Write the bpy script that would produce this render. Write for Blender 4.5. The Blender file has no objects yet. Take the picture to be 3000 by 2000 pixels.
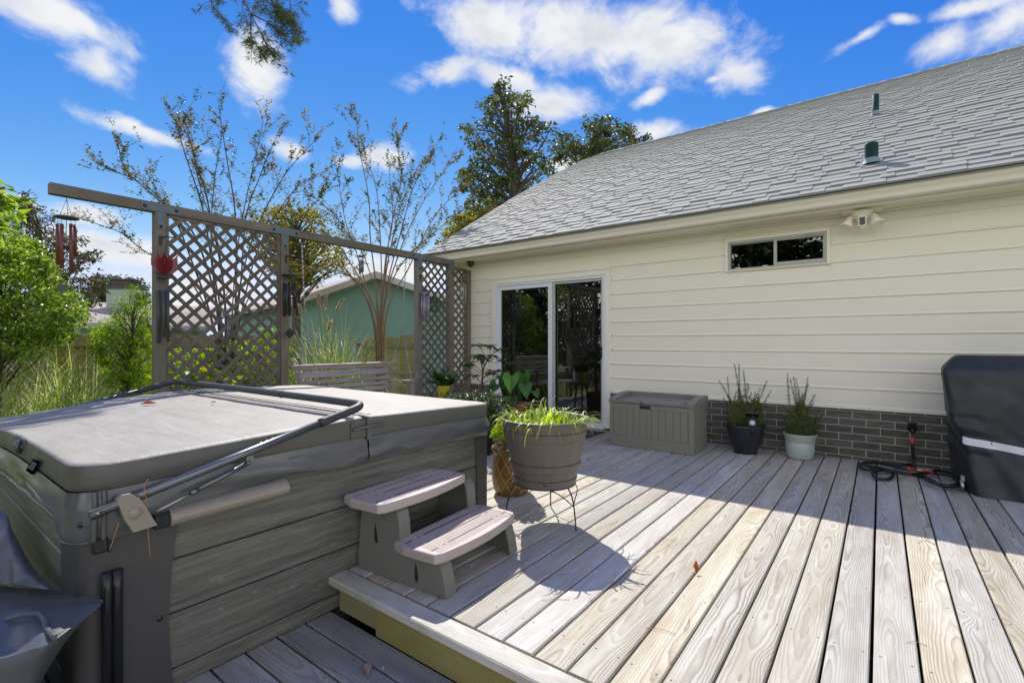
import bpy, math, random
import numpy as np
from mathutils import Vector, Matrix, noise as mnoise

# ------------------------------------------------------------------ camera, sky, sun, exposure
SC = bpy.context.scene
F_PX, CX, CY, YAW, EYE = 1432.0, 1500.0, 1003.0, math.radians(37.0), 1.2
cam_data = bpy.data.cameras.new("camera")
cam = bpy.data.objects.new("camera", cam_data)
SC.collection.objects.link(cam)
cam.location = (0, 0, EYE)
cam.rotation_euler = (math.radians(90), 0, YAW)
cam_data.sensor_width = 36.0
cam_data.lens = F_PX / 3000 * 36.0
cam_data.shift_y = 3 / 3000
cam_data.clip_start = 0.05
cam_data.clip_end = 2000
SC.camera = cam

SUN_DIR = Vector((0.70, -0.644, -1.0)).normalized()          # the way the light travels
SUN_EL = math.asin(-SUN_DIR.z)
SUN_ROT = math.atan2(-SUN_DIR.x, -SUN_DIR.y)                  # clockwise from +Y
sun_data = bpy.data.lights.new("sun", 'SUN')
sun_data.energy = 4.4
sun_data.angle = math.radians(0.5)
sun_data.color = (1.0, 0.94, 0.86)
sun = bpy.data.objects.new("sun", sun_data)
SC.collection.objects.link(sun)
sun.rotation_euler = SUN_DIR.to_track_quat('-Z', 'Y').to_euler()
sun.location = (-8, 12, 20)

SC.view_settings.view_transform = 'Standard'
SC.view_settings.look = 'None'
SC.view_settings.gamma = 1.0
SC.view_settings.use_curve_mapping = False
SC.view_settings.exposure = 0.55
SC.cycles.max_bounces = 8
SC.cycles.diffuse_bounces = 4
SC.cycles.glossy_bounces = 4
SC.cycles.transmission_bounces = 6
SC.cycles.transparent_max_bounces = 8
SC.cycles.use_denoising = True
SKY_STRENGTH = 0.10

# ------------------------------------------------------------------ rays of the camera, used to place far things at a real depth
cR = Vector((math.cos(YAW), math.sin(YAW), 0)); cF = Vector((-math.sin(YAW), math.cos(YAW), 0)); cU = Vector((0, 0, 1))
CAM = Vector((0, 0, EYE))
def ray(px, py): return cF + cR * ((px - CX) / F_PX) + cU * ((CY - py) / F_PX)
def at(px, py, t): return CAM + ray(px, py) * t
def onx(px, py, X): d = ray(px, py); return CAM + d * ((X - CAM.x) / d.x)
def ony(px, py, Y): d = ray(px, py); return CAM + d * ((Y - CAM.y) / d.y)
def onz(px, py, Z): d = ray(px, py); return CAM + d * ((Z - CAM.z) / d.z)

# ------------------------------------------------------------------ shader node helper
class NT:
    def __init__(s, tree): s.t = tree; s.n = tree.nodes; s.l = tree.links
    def node(s, typ, ins=None, **kw):
        n = s.n.new(typ)
        for k, v in kw.items(): setattr(n, k, v)
        if ins:
            for k, v in ins.items(): s.set(n.inputs[k], v)
        return n
    def set(s, sock, v):
        if isinstance(v, bpy.types.NodeSocket): s.l.new(v, sock)
        elif isinstance(v, bpy.types.Node): s.l.new(v.outputs[0], sock)
        else:
            if isinstance(v, (tuple, list)) and sock.type == 'RGBA' and len(v) == 3: v = (*v, 1)
            sock.default_value = v
    def m(s, op, a, b=0.0, c=None, clamp=False):
        n = s.n.new('ShaderNodeMath'); n.operation = op; n.use_clamp = clamp
        s.set(n.inputs[0], a); s.set(n.inputs[1], b)
        if c is not None: s.set(n.inputs[2], c)
        return n.outputs[0]
    def mix(s, f, a, b, blend='MIX'):
        n = s.n.new('ShaderNodeMix'); n.data_type = 'RGBA'; n.blend_type = blend
        s.set(n.inputs[0], f); s.set(n.inputs[6], a); s.set(n.inputs[7], b)
        return n.outputs[2]
    def noise(s, vec, scale, detail=3, rough=0.55, dist=0.0):
        n = s.n.new('ShaderNodeTexNoise')
        if vec is not None: s.set(n.inputs['Vector'], vec)
        n.inputs['Scale'].default_value = scale; n.inputs['Detail'].default_value = detail
        n.inputs['Roughness'].default_value = rough; n.inputs['Distortion'].default_value = dist
        return n.outputs[0]
    def xyz(s, x, y, z):
        n = s.n.new('ShaderNodeCombineXYZ'); s.set(n.inputs[0], x); s.set(n.inputs[1], y); s.set(n.inputs[2], z); return n.outputs[0]
    def sep(s, v):
        n = s.n.new('ShaderNodeSeparateXYZ'); s.set(n.inputs[0], v); return n.outputs
    def ramp(s, f, stops, interp='LINEAR'):
        n = s.n.new('ShaderNodeValToRGB'); n.color_ramp.interpolation = interp
        e = n.color_ramp.elements
        while len(e) < len(stops): e.new(0.5)
        for k, (p, c) in enumerate(stops):
            e[k].position = p; e[k].color = (*c, 1) if len(c) == 3 else c
        s.set(n.inputs[0], f); return n.outputs[0]
    def rng(s, f, a, b, c=0.0, d=1.0, smooth=False):
        n = s.n.new('ShaderNodeMapRange'); n.clamp = True
        if smooth: n.interpolation_type = 'SMOOTHSTEP'
        s.set(n.inputs[0], f)
        for k, v in enumerate((a, b, c, d)): s.set(n.inputs[k + 1], v)
        return n.outputs[0]
    def bump(s, h, strength=0.3, dist=0.01):
        n = s.n.new('ShaderNodeBump'); n.inputs['Strength'].default_value = strength; n.inputs['Distance'].default_value = dist
        s.set(n.inputs['Height'], h); return n.outputs[0]
    def uv(s, name):
        n = s.n.new('ShaderNodeUVMap'); n.uv_map = name; return n.outputs[0]
    def obj(s):
        return s.n.new('ShaderNodeTexCoord').outputs['Object']
    def pos(s):
        return s.n.new('ShaderNodeNewGeometry').outputs['Position']

# ------------------------------------------------------------------ sky: Nishita with drifting cumulus painted on directions of the sky itself
W = bpy.data.worlds.new("World"); SC.world = W; W.use_nodes = True
w = NT(W.node_tree); w.n.clear()
sky = w.node('ShaderNodeTexSky', sky_type='NISHITA', sun_disc=False, sun_elevation=SUN_EL, sun_rotation=SUN_ROT,
             altitude=0, air_density=0.7, dust_density=0.0, ozone_density=6.0)
EXPO = 2 ** SC.view_settings.exposure
sr, sg_, sb = w.node('ShaderNodeSeparateColor', {0: sky}).outputs
def sky_curve(c, ref, tgt, ex):                               # the deep polarised blue of the day, paler towards the horizon
    return w.m('MULTIPLY', w.m('POWER', w.m('MAXIMUM', w.m('DIVIDE', c, ref), 0.0), ex), tgt / (SKY_STRENGTH * EXPO))
kG = w.m('MINIMUM', sky_curve(sg_, 2.0, 0.26, 1.3), 0.80 / (SKY_STRENGTH * EXPO))
skyc = w.node('ShaderNodeCombineColor', {0: w.m('MINIMUM', sky_curve(sr, 1.0, 0.058, 2.5), w.m('MULTIPLY', kG, 0.86)), 1: kG, 2: sky_curve(sb, 4.4, 0.82, 0.35)})
bg_sky = w.node('ShaderNodeBackground', {'Color': skyc, 'Strength': SKY_STRENGTH})
dirv = w.node('ShaderNodeTexCoord').outputs['Generated']
dn = w.node('ShaderNodeVectorMath', {0: dirv}, operation='NORMALIZE')
dx, dy, dz = w.sep(dn)
AZ = w.m('ARCTAN2', dx, dy)                                   # clockwise from +Y
EL = w.m('ARCSINE', dz)
AE = w.xyz(AZ, EL, 0.0)
def azel(px, py):
    d = ray(px, py).normalized(); return math.atan2(d.x, d.y), math.asin(d.z)
CLOUDS = [  # picture place of each cloud's middle, half extents, tilt in degrees (only to find its azimuth and elevation)
    (110, 20, 260, 80, 10), (250, 75, 110, 45, 18), (300, 200, 110, 60, 25), (760, 205, 85, 80, 40), (450, 395, 170, 26, 8),
    (395, 370, 70, 22, 20), (860, 445, 60, 34, 15), (1005, 20, 45, 50, -20), (1120, 460, 70, 38, 0), (1020, 475, 60, 20, 0),
    (1450, 80, 190, 90, 20), (1720, 110, 330, 130, 8), (1950, 130, 240, 100, 18), (2150, 215, 100, 60, 25), (1300, 215, 110, 40, -8),
    (1620, 300, 150, 55, -4), (1500, 235, 120, 45, 12), (1905, 285, 45, 24, -15), (1920, 385, 90, 34, 0), (1660, 480, 60, 26, 0), (2090, 232, 30, 14, 0),
    (2770, 125, 90, 55, -20), (2520, 110, 90, 22, -18), (2960, 60, 150, 70, -10), (2640, 55, 60, 18, 25), (2860, 20, 160, 30, 8), (2235, 325, 40, 12, 0),
    (240, 625, 120, 32, 4), (300, 715, 200, 40, 2), (60, 600, 80, 30, 0), (420, 740, 120, 40, 0), (600, 860, 200, 60, 0), (1150, 800, 150, 50, 0), (900, 720, 120, 40, 0),
]
near = None
for px, py, rx, ry, rot in CLOUDS:
    a0, e0 = azel(px, py)
    ax_, ex_ = azel(px + rx, py); sx = abs(ax_ - a0) + 1e-4
    ay_, ey_ = azel(px, py + ry); sy = abs(ey_ - e0) + 1e-4
    mp = w.node('ShaderNodeMapping', {'Vector': AE, 'Location': (a0, e0, 0), 'Rotation': (0, 0, math.radians(-rot)), 'Scale': (sx * 1.12, sy * 1.15, 1)}, vector_type='TEXTURE')
    ln = w.node('ShaderNodeVectorMath', {0: mp}, operation='LENGTH').outputs['Value']
    near = ln if near is None else w.node('ShaderNodeMath', {0: near, 1: ln, 2: 0.25}, operation='SMOOTH_MIN').outputs[0]
flat = w.node('ShaderNodeMapping', {'Vector': AE, 'Scale': (1.0, 1.5, 1.0)})
fb = w.noise(flat, 7.5, 9, 0.62, 0.35)
fb2 = w.noise(flat, 22.0, 6, 0.6, 0.2)
dens = w.m('ADD', w.m('SUBTRACT', 1.12, near), w.m('MULTIPLY', w.m('SUBTRACT', fb, 0.5), 2.6))
dens = w.m('ADD', dens, w.m('MULTIPLY', w.m('SUBTRACT', fb2, 0.5), 0.7))
# outside the view, an added bright cloud bank fills the shaded house wall
behind = w.rng(w.m('ABSOLUTE', w.m('ADD', AZ, YAW)), 0.95, 1.25)
added_bank = w.m('MULTIPLY', w.m('SUBTRACT', w.noise(flat, 3.0, 8, 0.6), w.rng(EL, 0.15, 1.0, 0.36, 0.50)), 5.0)
dens = w.mix(behind, dens, added_bank)
cover = w.rng(dens, -0.10, 0.95, 0.0, 0.97, smooth=True)
thick = w.rng(dens, 0.25, 1.2)
under = w.noise(w.node('ShaderNodeMapping', {'Vector': AE, 'Location': (0, 0.03, 0), 'Scale': (1, 1.6, 1)}), 9.0, 5, 0.55)
shade = w.m('MULTIPLY', thick, w.rng(under, 0.42, 0.62))
ccol = w.mix(w.m('MULTIPLY', shade, 0.55), w.mix(behind, (0.86, 0.87, 0.88), (0.92, 0.895, 0.82)), (0.50, 0.55, 0.64))
bg_cl = w.node('ShaderNodeBackground', {'Color': ccol, 'Strength': w.m('ADD', 0.72, w.m('MULTIPLY', behind, w.rng(EL, 0.1, 0.9, 0.98, 0.62)))})   # the unseen bank is made brighter, to serve as fill light
hor = w.m('MULTIPLY', cover, w.rng(EL, 0.0, 0.06))
mixs = w.node('ShaderNodeMixShader', {0: hor, 1: bg_sky, 2: bg_cl})
w.node('ShaderNodeOutputWorld', {'Surface': mixs})

# ------------------------------------------------------------------ object helpers
def link(o): SC.collection.objects.link(o); return o
def empty(name, loc=(0, 0, 0)):
    o = bpy.data.objects.new(name, None); o.empty_display_size = 0.1; o.location = loc; return link(o)
def tag(o, label=None, cat=None, group=None, kind=None):
    if label: o["label"] = label
    if cat: o["category"] = cat
    if group: o["group"] = group
    if kind: o["kind"] = kind
    return o
def thing(name, label, cat, loc=(0, 0, 0), group=None): return tag(empty(name, loc), label, cat, group)
def copy_tree(o, parent=None):
    c = o.copy(); link(c)
    if parent: c.parent = parent
    for ch in o.children: copy_tree(ch, c)
    return c

class MB:
    """collects faces (world coordinates) with metre uv and a random pair per piece"""
    def __init__(s, seed=0): s.v = []; s.f = []; s.uv = []; s.rn = []; s.sm = []; s.r = (0.5, 0.5); s.R = random.Random(seed)
    def rnd(s): s.r = (s.R.random(), s.R.random()); return s
    def face(s, pts, uvs=None, smooth=False):
        b = len(s.v); s.v.extend([tuple(p) for p in pts]); s.idx(list(range(b, b + len(pts))), uvs, smooth)
    def idx(s, ids, uvs=None, smooth=False):
        s.f.append(ids)
        if uvs is None: uvs = [(0, 0)] * len(ids)
        s.uv.extend(uvs); s.rn.extend([s.r] * len(ids)); s.sm.append(smooth)
    def box(s, x0, x1, y0, y1, z0, z1, bev=0.0):
        s.obox(Vector(((x0 + x1) / 2, (y0 + y1) / 2, (z0 + z1) / 2)), Vector((1, 0, 0)), Vector((0, 1, 0)), (x1 - x0) / 2, (y1 - y0) / 2, (z1 - z0) / 2, bev)
    def obox(s, c, ax, ay, hx, hy, hz, bev=0.0):
        c = Vector(c); ax = Vector(ax).normalized(); ay = Vector(ay).normalized(); az = ax.cross(ay).normalized()
        b = min(bev, hx * .9, hy * .9, hz * .9)
        if b <= 0:
            P = lambda i, j, k: c + ax * (hx * i) + ay * (hy * j) + az * (hz * k)
            for d in range(3):
                for sg in (-1, 1):
                    q = []
                    for (u, v) in ((-1, -1), (1, -1), (1, 1), (-1, 1)):
                        t = [0, 0, 0]; t[d] = sg; t[(d + 1) % 3] = u; t[(d + 2) % 3] = v; q.append(P(*t))
                    if sg < 0: q.reverse()
                    H = (hx, hy, hz); a, e = H[(d + 1) % 3], H[(d + 2) % 3]
                    uvs = [(-a, -e), (a, -e), (a, e), (-a, e)]
                    if sg < 0: uvs.reverse()
                    s.face(q, uvs)
            return
        H = (hx, hy, hz); A = (ax, ay, az)
        def P(t): return c + ax * t[0] + ay * t[1] + az * t[2]
        for d in range(3):
            e1, e2 = (d + 1) % 3, (d + 2) % 3
            for sg in (-1, 1):
                q = []
                for (u, v) in ((-1, -1), (1, -1), (1, 1), (-1, 1)):
                    t = [0, 0, 0]; t[d] = sg * H[d]; t[e1] = u * (H[e1] - b); t[e2] = v * (H[e2] - b); q.append(P(t))
                if sg < 0: q.reverse()
                s.face(q, [(0, 0), (H[e1] * 2, 0), (H[e1] * 2, H[e2] * 2), (0, H[e2] * 2)])
            for s1 in (-1, 1):
                for s2 in (-1, 1):      # bevel strips along axis d
                    q = []
                    for (k, w_) in ((-1, 0), (1, 0), (1, 1), (-1, 1)):
                        t = [0, 0, 0]; t[d] = k * (H[d] - b)
                        t[e1] = s1 * (H[e1] - (0 if w_ == 0 else b)); t[e2] = s2 * (H[e2] - (b if w_ == 0 else 0)); q.append(P(t))
                    if s1 * s2 < 0: q.reverse()
                    s.face(q)
        for i in (-1, 1):
            for j in (-1, 1):
                for k in (-1, 1):
                    q = [P((i * hx, j * (hy - b), k * (hz - b))), P((i * (hx - b), j * hy, k * (hz - b))), P((i * (hx - b), j * (hy - b), k * hz))]
                    if i * j * k < 0: q.reverse()
                    s.face(q)
    def plank(s, p0, L, Wd, T, ch=0.004, voff=None):
        """board from corner-centre p0 along L, width Wd, thickness T (vectors); grain runs along L"""
        p0 = Vector(p0); L = Vector(L); Wd = Vector(Wd); T = Vector(T)
        s.rnd(); vo = s.R.random() * 40 if voff is None else voff
        wl, tl, ll = Wd.length, T.length, L.length
        cu, ct = ch / wl, ch / tl
        prof = [(0, 0), (1, 0), (1, 1 - ct), (1 - cu, 1), (cu, 1), (0, 1 - ct)]
        per = [0, wl, wl + tl, wl + tl + ch, 2 * wl + tl - ch, 2 * wl + tl, 2 * wl + 2 * tl]
        # u: top face centred on zero
        off = wl + tl + wl / 2
        ring = lambda e: [p0 + L * e + Wd * a + T * b for a, b in prof]
        n = len(prof); A = ring(0); B = ring(1)
        flip = L.cross(Wd).dot(T) > 0
        for k in range(n):
            u0, u1 = per[k] - off, per[k + 1] - off
            q = [A[k], A[(k + 1) % n], B[(k + 1) % n], B[k]]; uvs = [(u0, vo), (u1, vo), (u1, vo + ll), (u0, vo + ll)]
            if not flip: pass
            else: q.reverse(); uvs.reverse()
            s.face(q, uvs)
        ea = [(a * wl - wl / 2, vo + b * tl * .2) for a, b in prof]
        if flip: s.face(A, ea); s.face(B[::-1], ea[::-1])
        else: s.face(A[::-1], ea[::-1]); s.face(B, ea)
    def tube(s, pts, r, n=8, cap=True, smooth=True):
        pts = [Vector(p) for p in pts]; m_ = len(pts)
        rs = r if isinstance(r, (list, tuple)) else [r] * m_
        up = None; base = len(s.v); ln = 0; lens = []
        for i, p in enumerate(pts):
            d = (pts[min(i + 1, m_ - 1)] - pts[max(i - 1, 0)])
            if d.length < 1e-9: d = Vector((0, 0, 1))
            d.normalize()
            if up is None:
                up = Vector((0, 0, 1)) if abs(d.z) < 0.9 else Vector((1, 0, 0))
                up = (up - d * up.dot(d)).normalized()
            else:
                up = up - d * up.dot(d)
                if up.length < 1e-6: up = d.orthogonal()
                up.normalize()
            sd = d.cross(up)
            if i: ln += (p - pts[i - 1]).length
            lens.append(ln)
            for k in range(n):
                a = 2 * math.pi * k / n
                s.v.append(tuple(p + (up * math.cos(a) + sd * math.sin(a)) * rs[i]))
        for i in range(m_ - 1):
            for k in range(n):
                a, b = base + i * n + k, base + i * n + (k + 1) % n
                c0 = 2 * math.pi * rs[i] * k / n; c1 = 2 * math.pi * rs[i] * (k + 1) / n
                s.idx([a, b, b + n, a + n], [(c0, lens[i]), (c1, lens[i]), (c1, lens[i + 1]), (c0, lens[i + 1])], smooth)
        if cap:
            s.idx([base + k for k in range(n)][::-1]); s.idx([base + (m_ - 1) * n + k for k in range(n)])
    def lathe(s, c, prof, n=32, axis=(0, 0, 1), smooth=True, mod=None):
        """profile of (radius, height) turned round axis at c; mod(angle, i) may scale the radius"""
        c = Vector(c); az = Vector(axis).normalized(); ax = az.orthogonal().normalized(); ay = az.cross(ax)
        if abs(az.z) > .999: ax = Vector((1, 0, 0)); ay = Vector((0, az.z, 0)) 
        base = len(s.v); ln = 0; lens = []
        for i, (r, h) in enumerate(prof):
            if i: ln += math.hypot(r - prof[i - 1][0], h - prof[i - 1][1])
            lens.append(ln)
            for k in range(n):
                a = 2 * math.pi * k / n; q = r * (mod(a, i) if mod else 1)
                s.v.append(tuple(c + ax * (q * math.cos(a)) + ay * (q * math.sin(a)) + az * h))
        rm = max(p[0] for p in prof)
        for i in range(len(prof) - 1):
            for k in range(n):
                a, b = base + i * n + k, base + i * n + (k + 1) % n
                c0, c1 = 2 * math.pi * rm * k / n, 2 * math.pi * rm * (k + 1) / n
                s.idx([a, b, b + n, a + n], [(c0, lens[i]), (c1, lens[i]), (c1, lens[i + 1]), (c0, lens[i + 1])], smooth)
    def disc(s, c, r, n=24, axis=(0, 0, 1)):
        c = Vector(c); az = Vector(axis).normalized(); ax = az.orthogonal().normalized(); ay = az.cross(ax)
        s.face([c + ax * (r * math.cos(2 * math.pi * k / n)) + ay * (r * math.sin(2 * math.pi * k / n)) for k in range(n)])
    def ball(s, c, r, n=10, m_=7, sc=(1, 1, 1)):
        c = Vector(c); base = len(s.v)
        for i in range(m_ + 1):
            t = math.pi * i / m_
            for k in range(n):
                a = 2 * math.pi * k / n
                s.v.append((c.x + r * sc[0] * math.sin(t) * math.cos(a), c.y + r * sc[1] * math.sin(t) * math.sin(a), c.z + r * sc[2] * math.cos(t)))
        for i in range(m_):
            for k in range(n):
                a, b = base + i * n + k, base + i * n + (k + 1) % n
                s.idx([a, a + n, b + n, b], None, True)
    def prism(s, poly, ext, smooth=False):
        """polygon (list of points) pushed along ext"""
        ext = Vector(ext); poly = [Vector(p) for p in poly]; n = len(poly)
        nrm = Vector((0, 0, 0))
        for i in range(n): nrm += poly[i].cross(poly[(i + 1) % n])
        if nrm.dot(ext) > 0: poly.reverse()
        s.face(poly); s.face([p + ext for p in poly][::-1])
        for i in range(n):
            a, b = poly[i], poly[(i + 1) % n]; l = (b - a).length
            s.face([b, a, a + ext, b + ext], [(l, 0), (0, 0), (0, ext.length), (l, ext.length)], smooth)
    def grid(s, fn, nu, nv, uvfn=None, smooth=True, closed_u=False):
        base = len(s.v)
        for j in range(nv + 1):
            for i in range(nu + (0 if closed_u else 1)):
                s.v.append(tuple(fn(i / nu, j / nv)))
        w_ = nu if closed_u else nu + 1
        for j in range(nv):
            for i in range(nu):
                i2 = (i + 1) % w_ if closed_u else i + 1
                ids = [base + j * w_ + i, base + j * w_ + i2, base + (j + 1) * w_ + i2, base + (j + 1) * w_ + i]
                uvs = None
                if uvfn: uvs = [uvfn(i / nu, j / nv), uvfn((i + 1) / nu, j / nv), uvfn((i + 1) / nu, (j + 1) / nv), uvfn(i / nu, (j + 1) / nv)]
                s.idx(ids, uvs, smooth)
    def leaf(s, p, d, n, l, w_, fold=0.25, tip=0.5):
        """pointed leaf: base p, direction d, up n"""
        d = d.normalized(); sd = d.cross(n)
        if sd.length < 1e-5: sd = d.orthogonal()
        sd.normalize(); u = sd.cross(d)
        m1 = p + d * (l * tip); e = p + d * l - u * (l * .12)
        a = m1 + sd * (w_ / 2) + u * (w_ * fold); b = m1 - sd * (w_ / 2) + u * (w_ * fold)
        i = len(s.v); s.v.extend([tuple(p), tuple(a), tuple(e), tuple(b)])
        s.idx([i, i + 1, i + 2]); s.idx([i, i + 2, i + 3])
    def blade(s, p, d, l, w_, droop, seg=5, taper=0.9):
        """grass blade that starts along d and bends down"""
        p = Vector(p); d = Vector(d).normalized(); q = p.copy(); side = d.cross(Vector((0, 0, 1)))
        if side.length < 1e-4: side = Vector((1, 0, 0))
        side.normalize(); base = len(s.v)
        for i in range(seg + 1):
            f = i / seg; ww = w_ * (1 - taper * f ** 1.6) / 2
            s.v.append(tuple(q - side * ww)); s.v.append(tuple(q + side * ww))
            d = (d + Vector((0, 0, -1)) * (droop / seg * (0.4 + 1.2 * f))).normalized()
            q = q + d * (l / seg)
        for i in range(seg): s.idx([base + 2 * i, base + 2 * i + 1, base + 2 * i + 3, base + 2 * i + 2], None, True)
        return q
    def build_split(s, name, mat, parent=None):
        """one object for each piece that touches no other"""
        par = list(range(len(s.f))); seen = {}
        def find(i):
            while par[i] != i: par[i] = par[par[i]]; i = par[i]
            return i
        for i, f in enumerate(s.f):
            for v in f:
                k = tuple(round(c, 5) for c in s.v[v]); j = seen.setdefault(k, i)
                if j != i: par[find(i)] = find(j)
        st = [0]
        for f in s.f: st.append(st[-1] + len(f))
        grp = {}
        for i in range(len(s.f)): grp.setdefault(find(i), []).append(i)
        first = None
        for ids in grp.values():
            m = MB(0); mp = {}
            for i in ids:
                f = []
                for v in s.f[i]:
                    if v not in mp: mp[v] = len(m.v); m.v.append(s.v[v])
                    f.append(mp[v])
                m.f.append(f); m.uv.extend(s.uv[st[i]:st[i + 1]]); m.rn.extend(s.rn[st[i]:st[i + 1]]); m.sm.append(s.sm[i])
            o = m.build(name, mat, parent); first = first or o
        return first
    def build(s, name, mat, parent=None, weld=False):
        me = bpy.data.meshes.new(name)
        loc = Vector((0, 0, 0)); p = parent
        while p is not None: loc += p.location; p = p.parent
        n = len(s.v); co = np.array(s.v, dtype=np.float32).reshape(-1, 3) - np.array(loc, dtype=np.float32)
        cnt = np.array([len(f) for f in s.f], dtype=np.int32); li = np.fromiter((i for f in s.f for i in f), dtype=np.int32, count=int(cnt.sum()))
        me.vertices.add(n); me.vertices.foreach_set('co', co.ravel())
        me.loops.add(len(li)); me.loops.foreach_set('vertex_index', li)
        me.polygons.add(len(cnt)); st = np.zeros(len(cnt), dtype=np.int32); st[1:] = np.cumsum(cnt)[:-1]
        me.polygons.foreach_set('loop_start', st)
        me.polygons.foreach_set('use_smooth', np.array(s.sm, dtype=bool))
        u = me.uv_layers.new(name='uv'); u.data.foreach_set('uv', np.array(s.uv, dtype=np.float32).ravel())
        u = me.uv_layers.new(name='rnd'); u.data.foreach_set('uv', np.array(s.rn, dtype=np.float32).ravel())
        me.update(calc_edges=True); me.validate()
        me.materials.append(mat)
        o = bpy.data.objects.new(name, me)
        if parent: o.parent = parent
        return link(o)
# ------------------------------------------------------------------ materials
def newmat(name):
    m = bpy.data.materials.new(name); m.use_nodes = True; t = NT(m.node_tree); t.n.clear(); return m, t
def out(t, surf): t.node('ShaderNodeOutputMaterial', {'Surface': surf})
def pbsdf(t, col, rough=0.5, normal=None, spec=0.5, metal=0.0, **kw):
    ins = {'Base Color': col, 'Roughness': rough, 'Metallic': metal, 'Specular IOR Level': spec}
    if normal is not None: ins['Normal'] = normal
    n = t.node('ShaderNodeBsdfPrincipled', ins)
    for k, v in kw.items(): t.set(n.inputs[k], v)
    return n.outputs[0]
def sc3(c, k): return tuple(min(1, x * k) for x in c)

def plain(name, col, rough=0.5, var=0.15, scale=8.0, bump=0.0, bscale=60.0, spec=0.5, metal=0.0, dirt=None, dirt_amt=0.0, bdist=0.004):
    m, t = newmat(name); P = t.obj()
    f = t.noise(P, scale, 4, 0.6)
    c = t.mix(f, sc3(col, 1 - var), sc3(col, 1 + var))
    if dirt is not None:
        g = t.rng(t.noise(P, scale * .45, 6, 0.65, 0.6), 0.5, 0.72)
        c = t.mix(t.m('MULTIPLY', g, dirt_amt), c, dirt)
    nrm = t.bump(t.noise(P, bscale, 4, 0.6), bump, bdist) if bump else None
    rr = t.rng(t.noise(P, scale * 2.3, 4), 0.3, 0.7, max(0.02, rough - .07), min(1, rough + .09))
    out(t, pbsdf(t, c, rr, nrm, spec, metal)); return m

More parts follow.
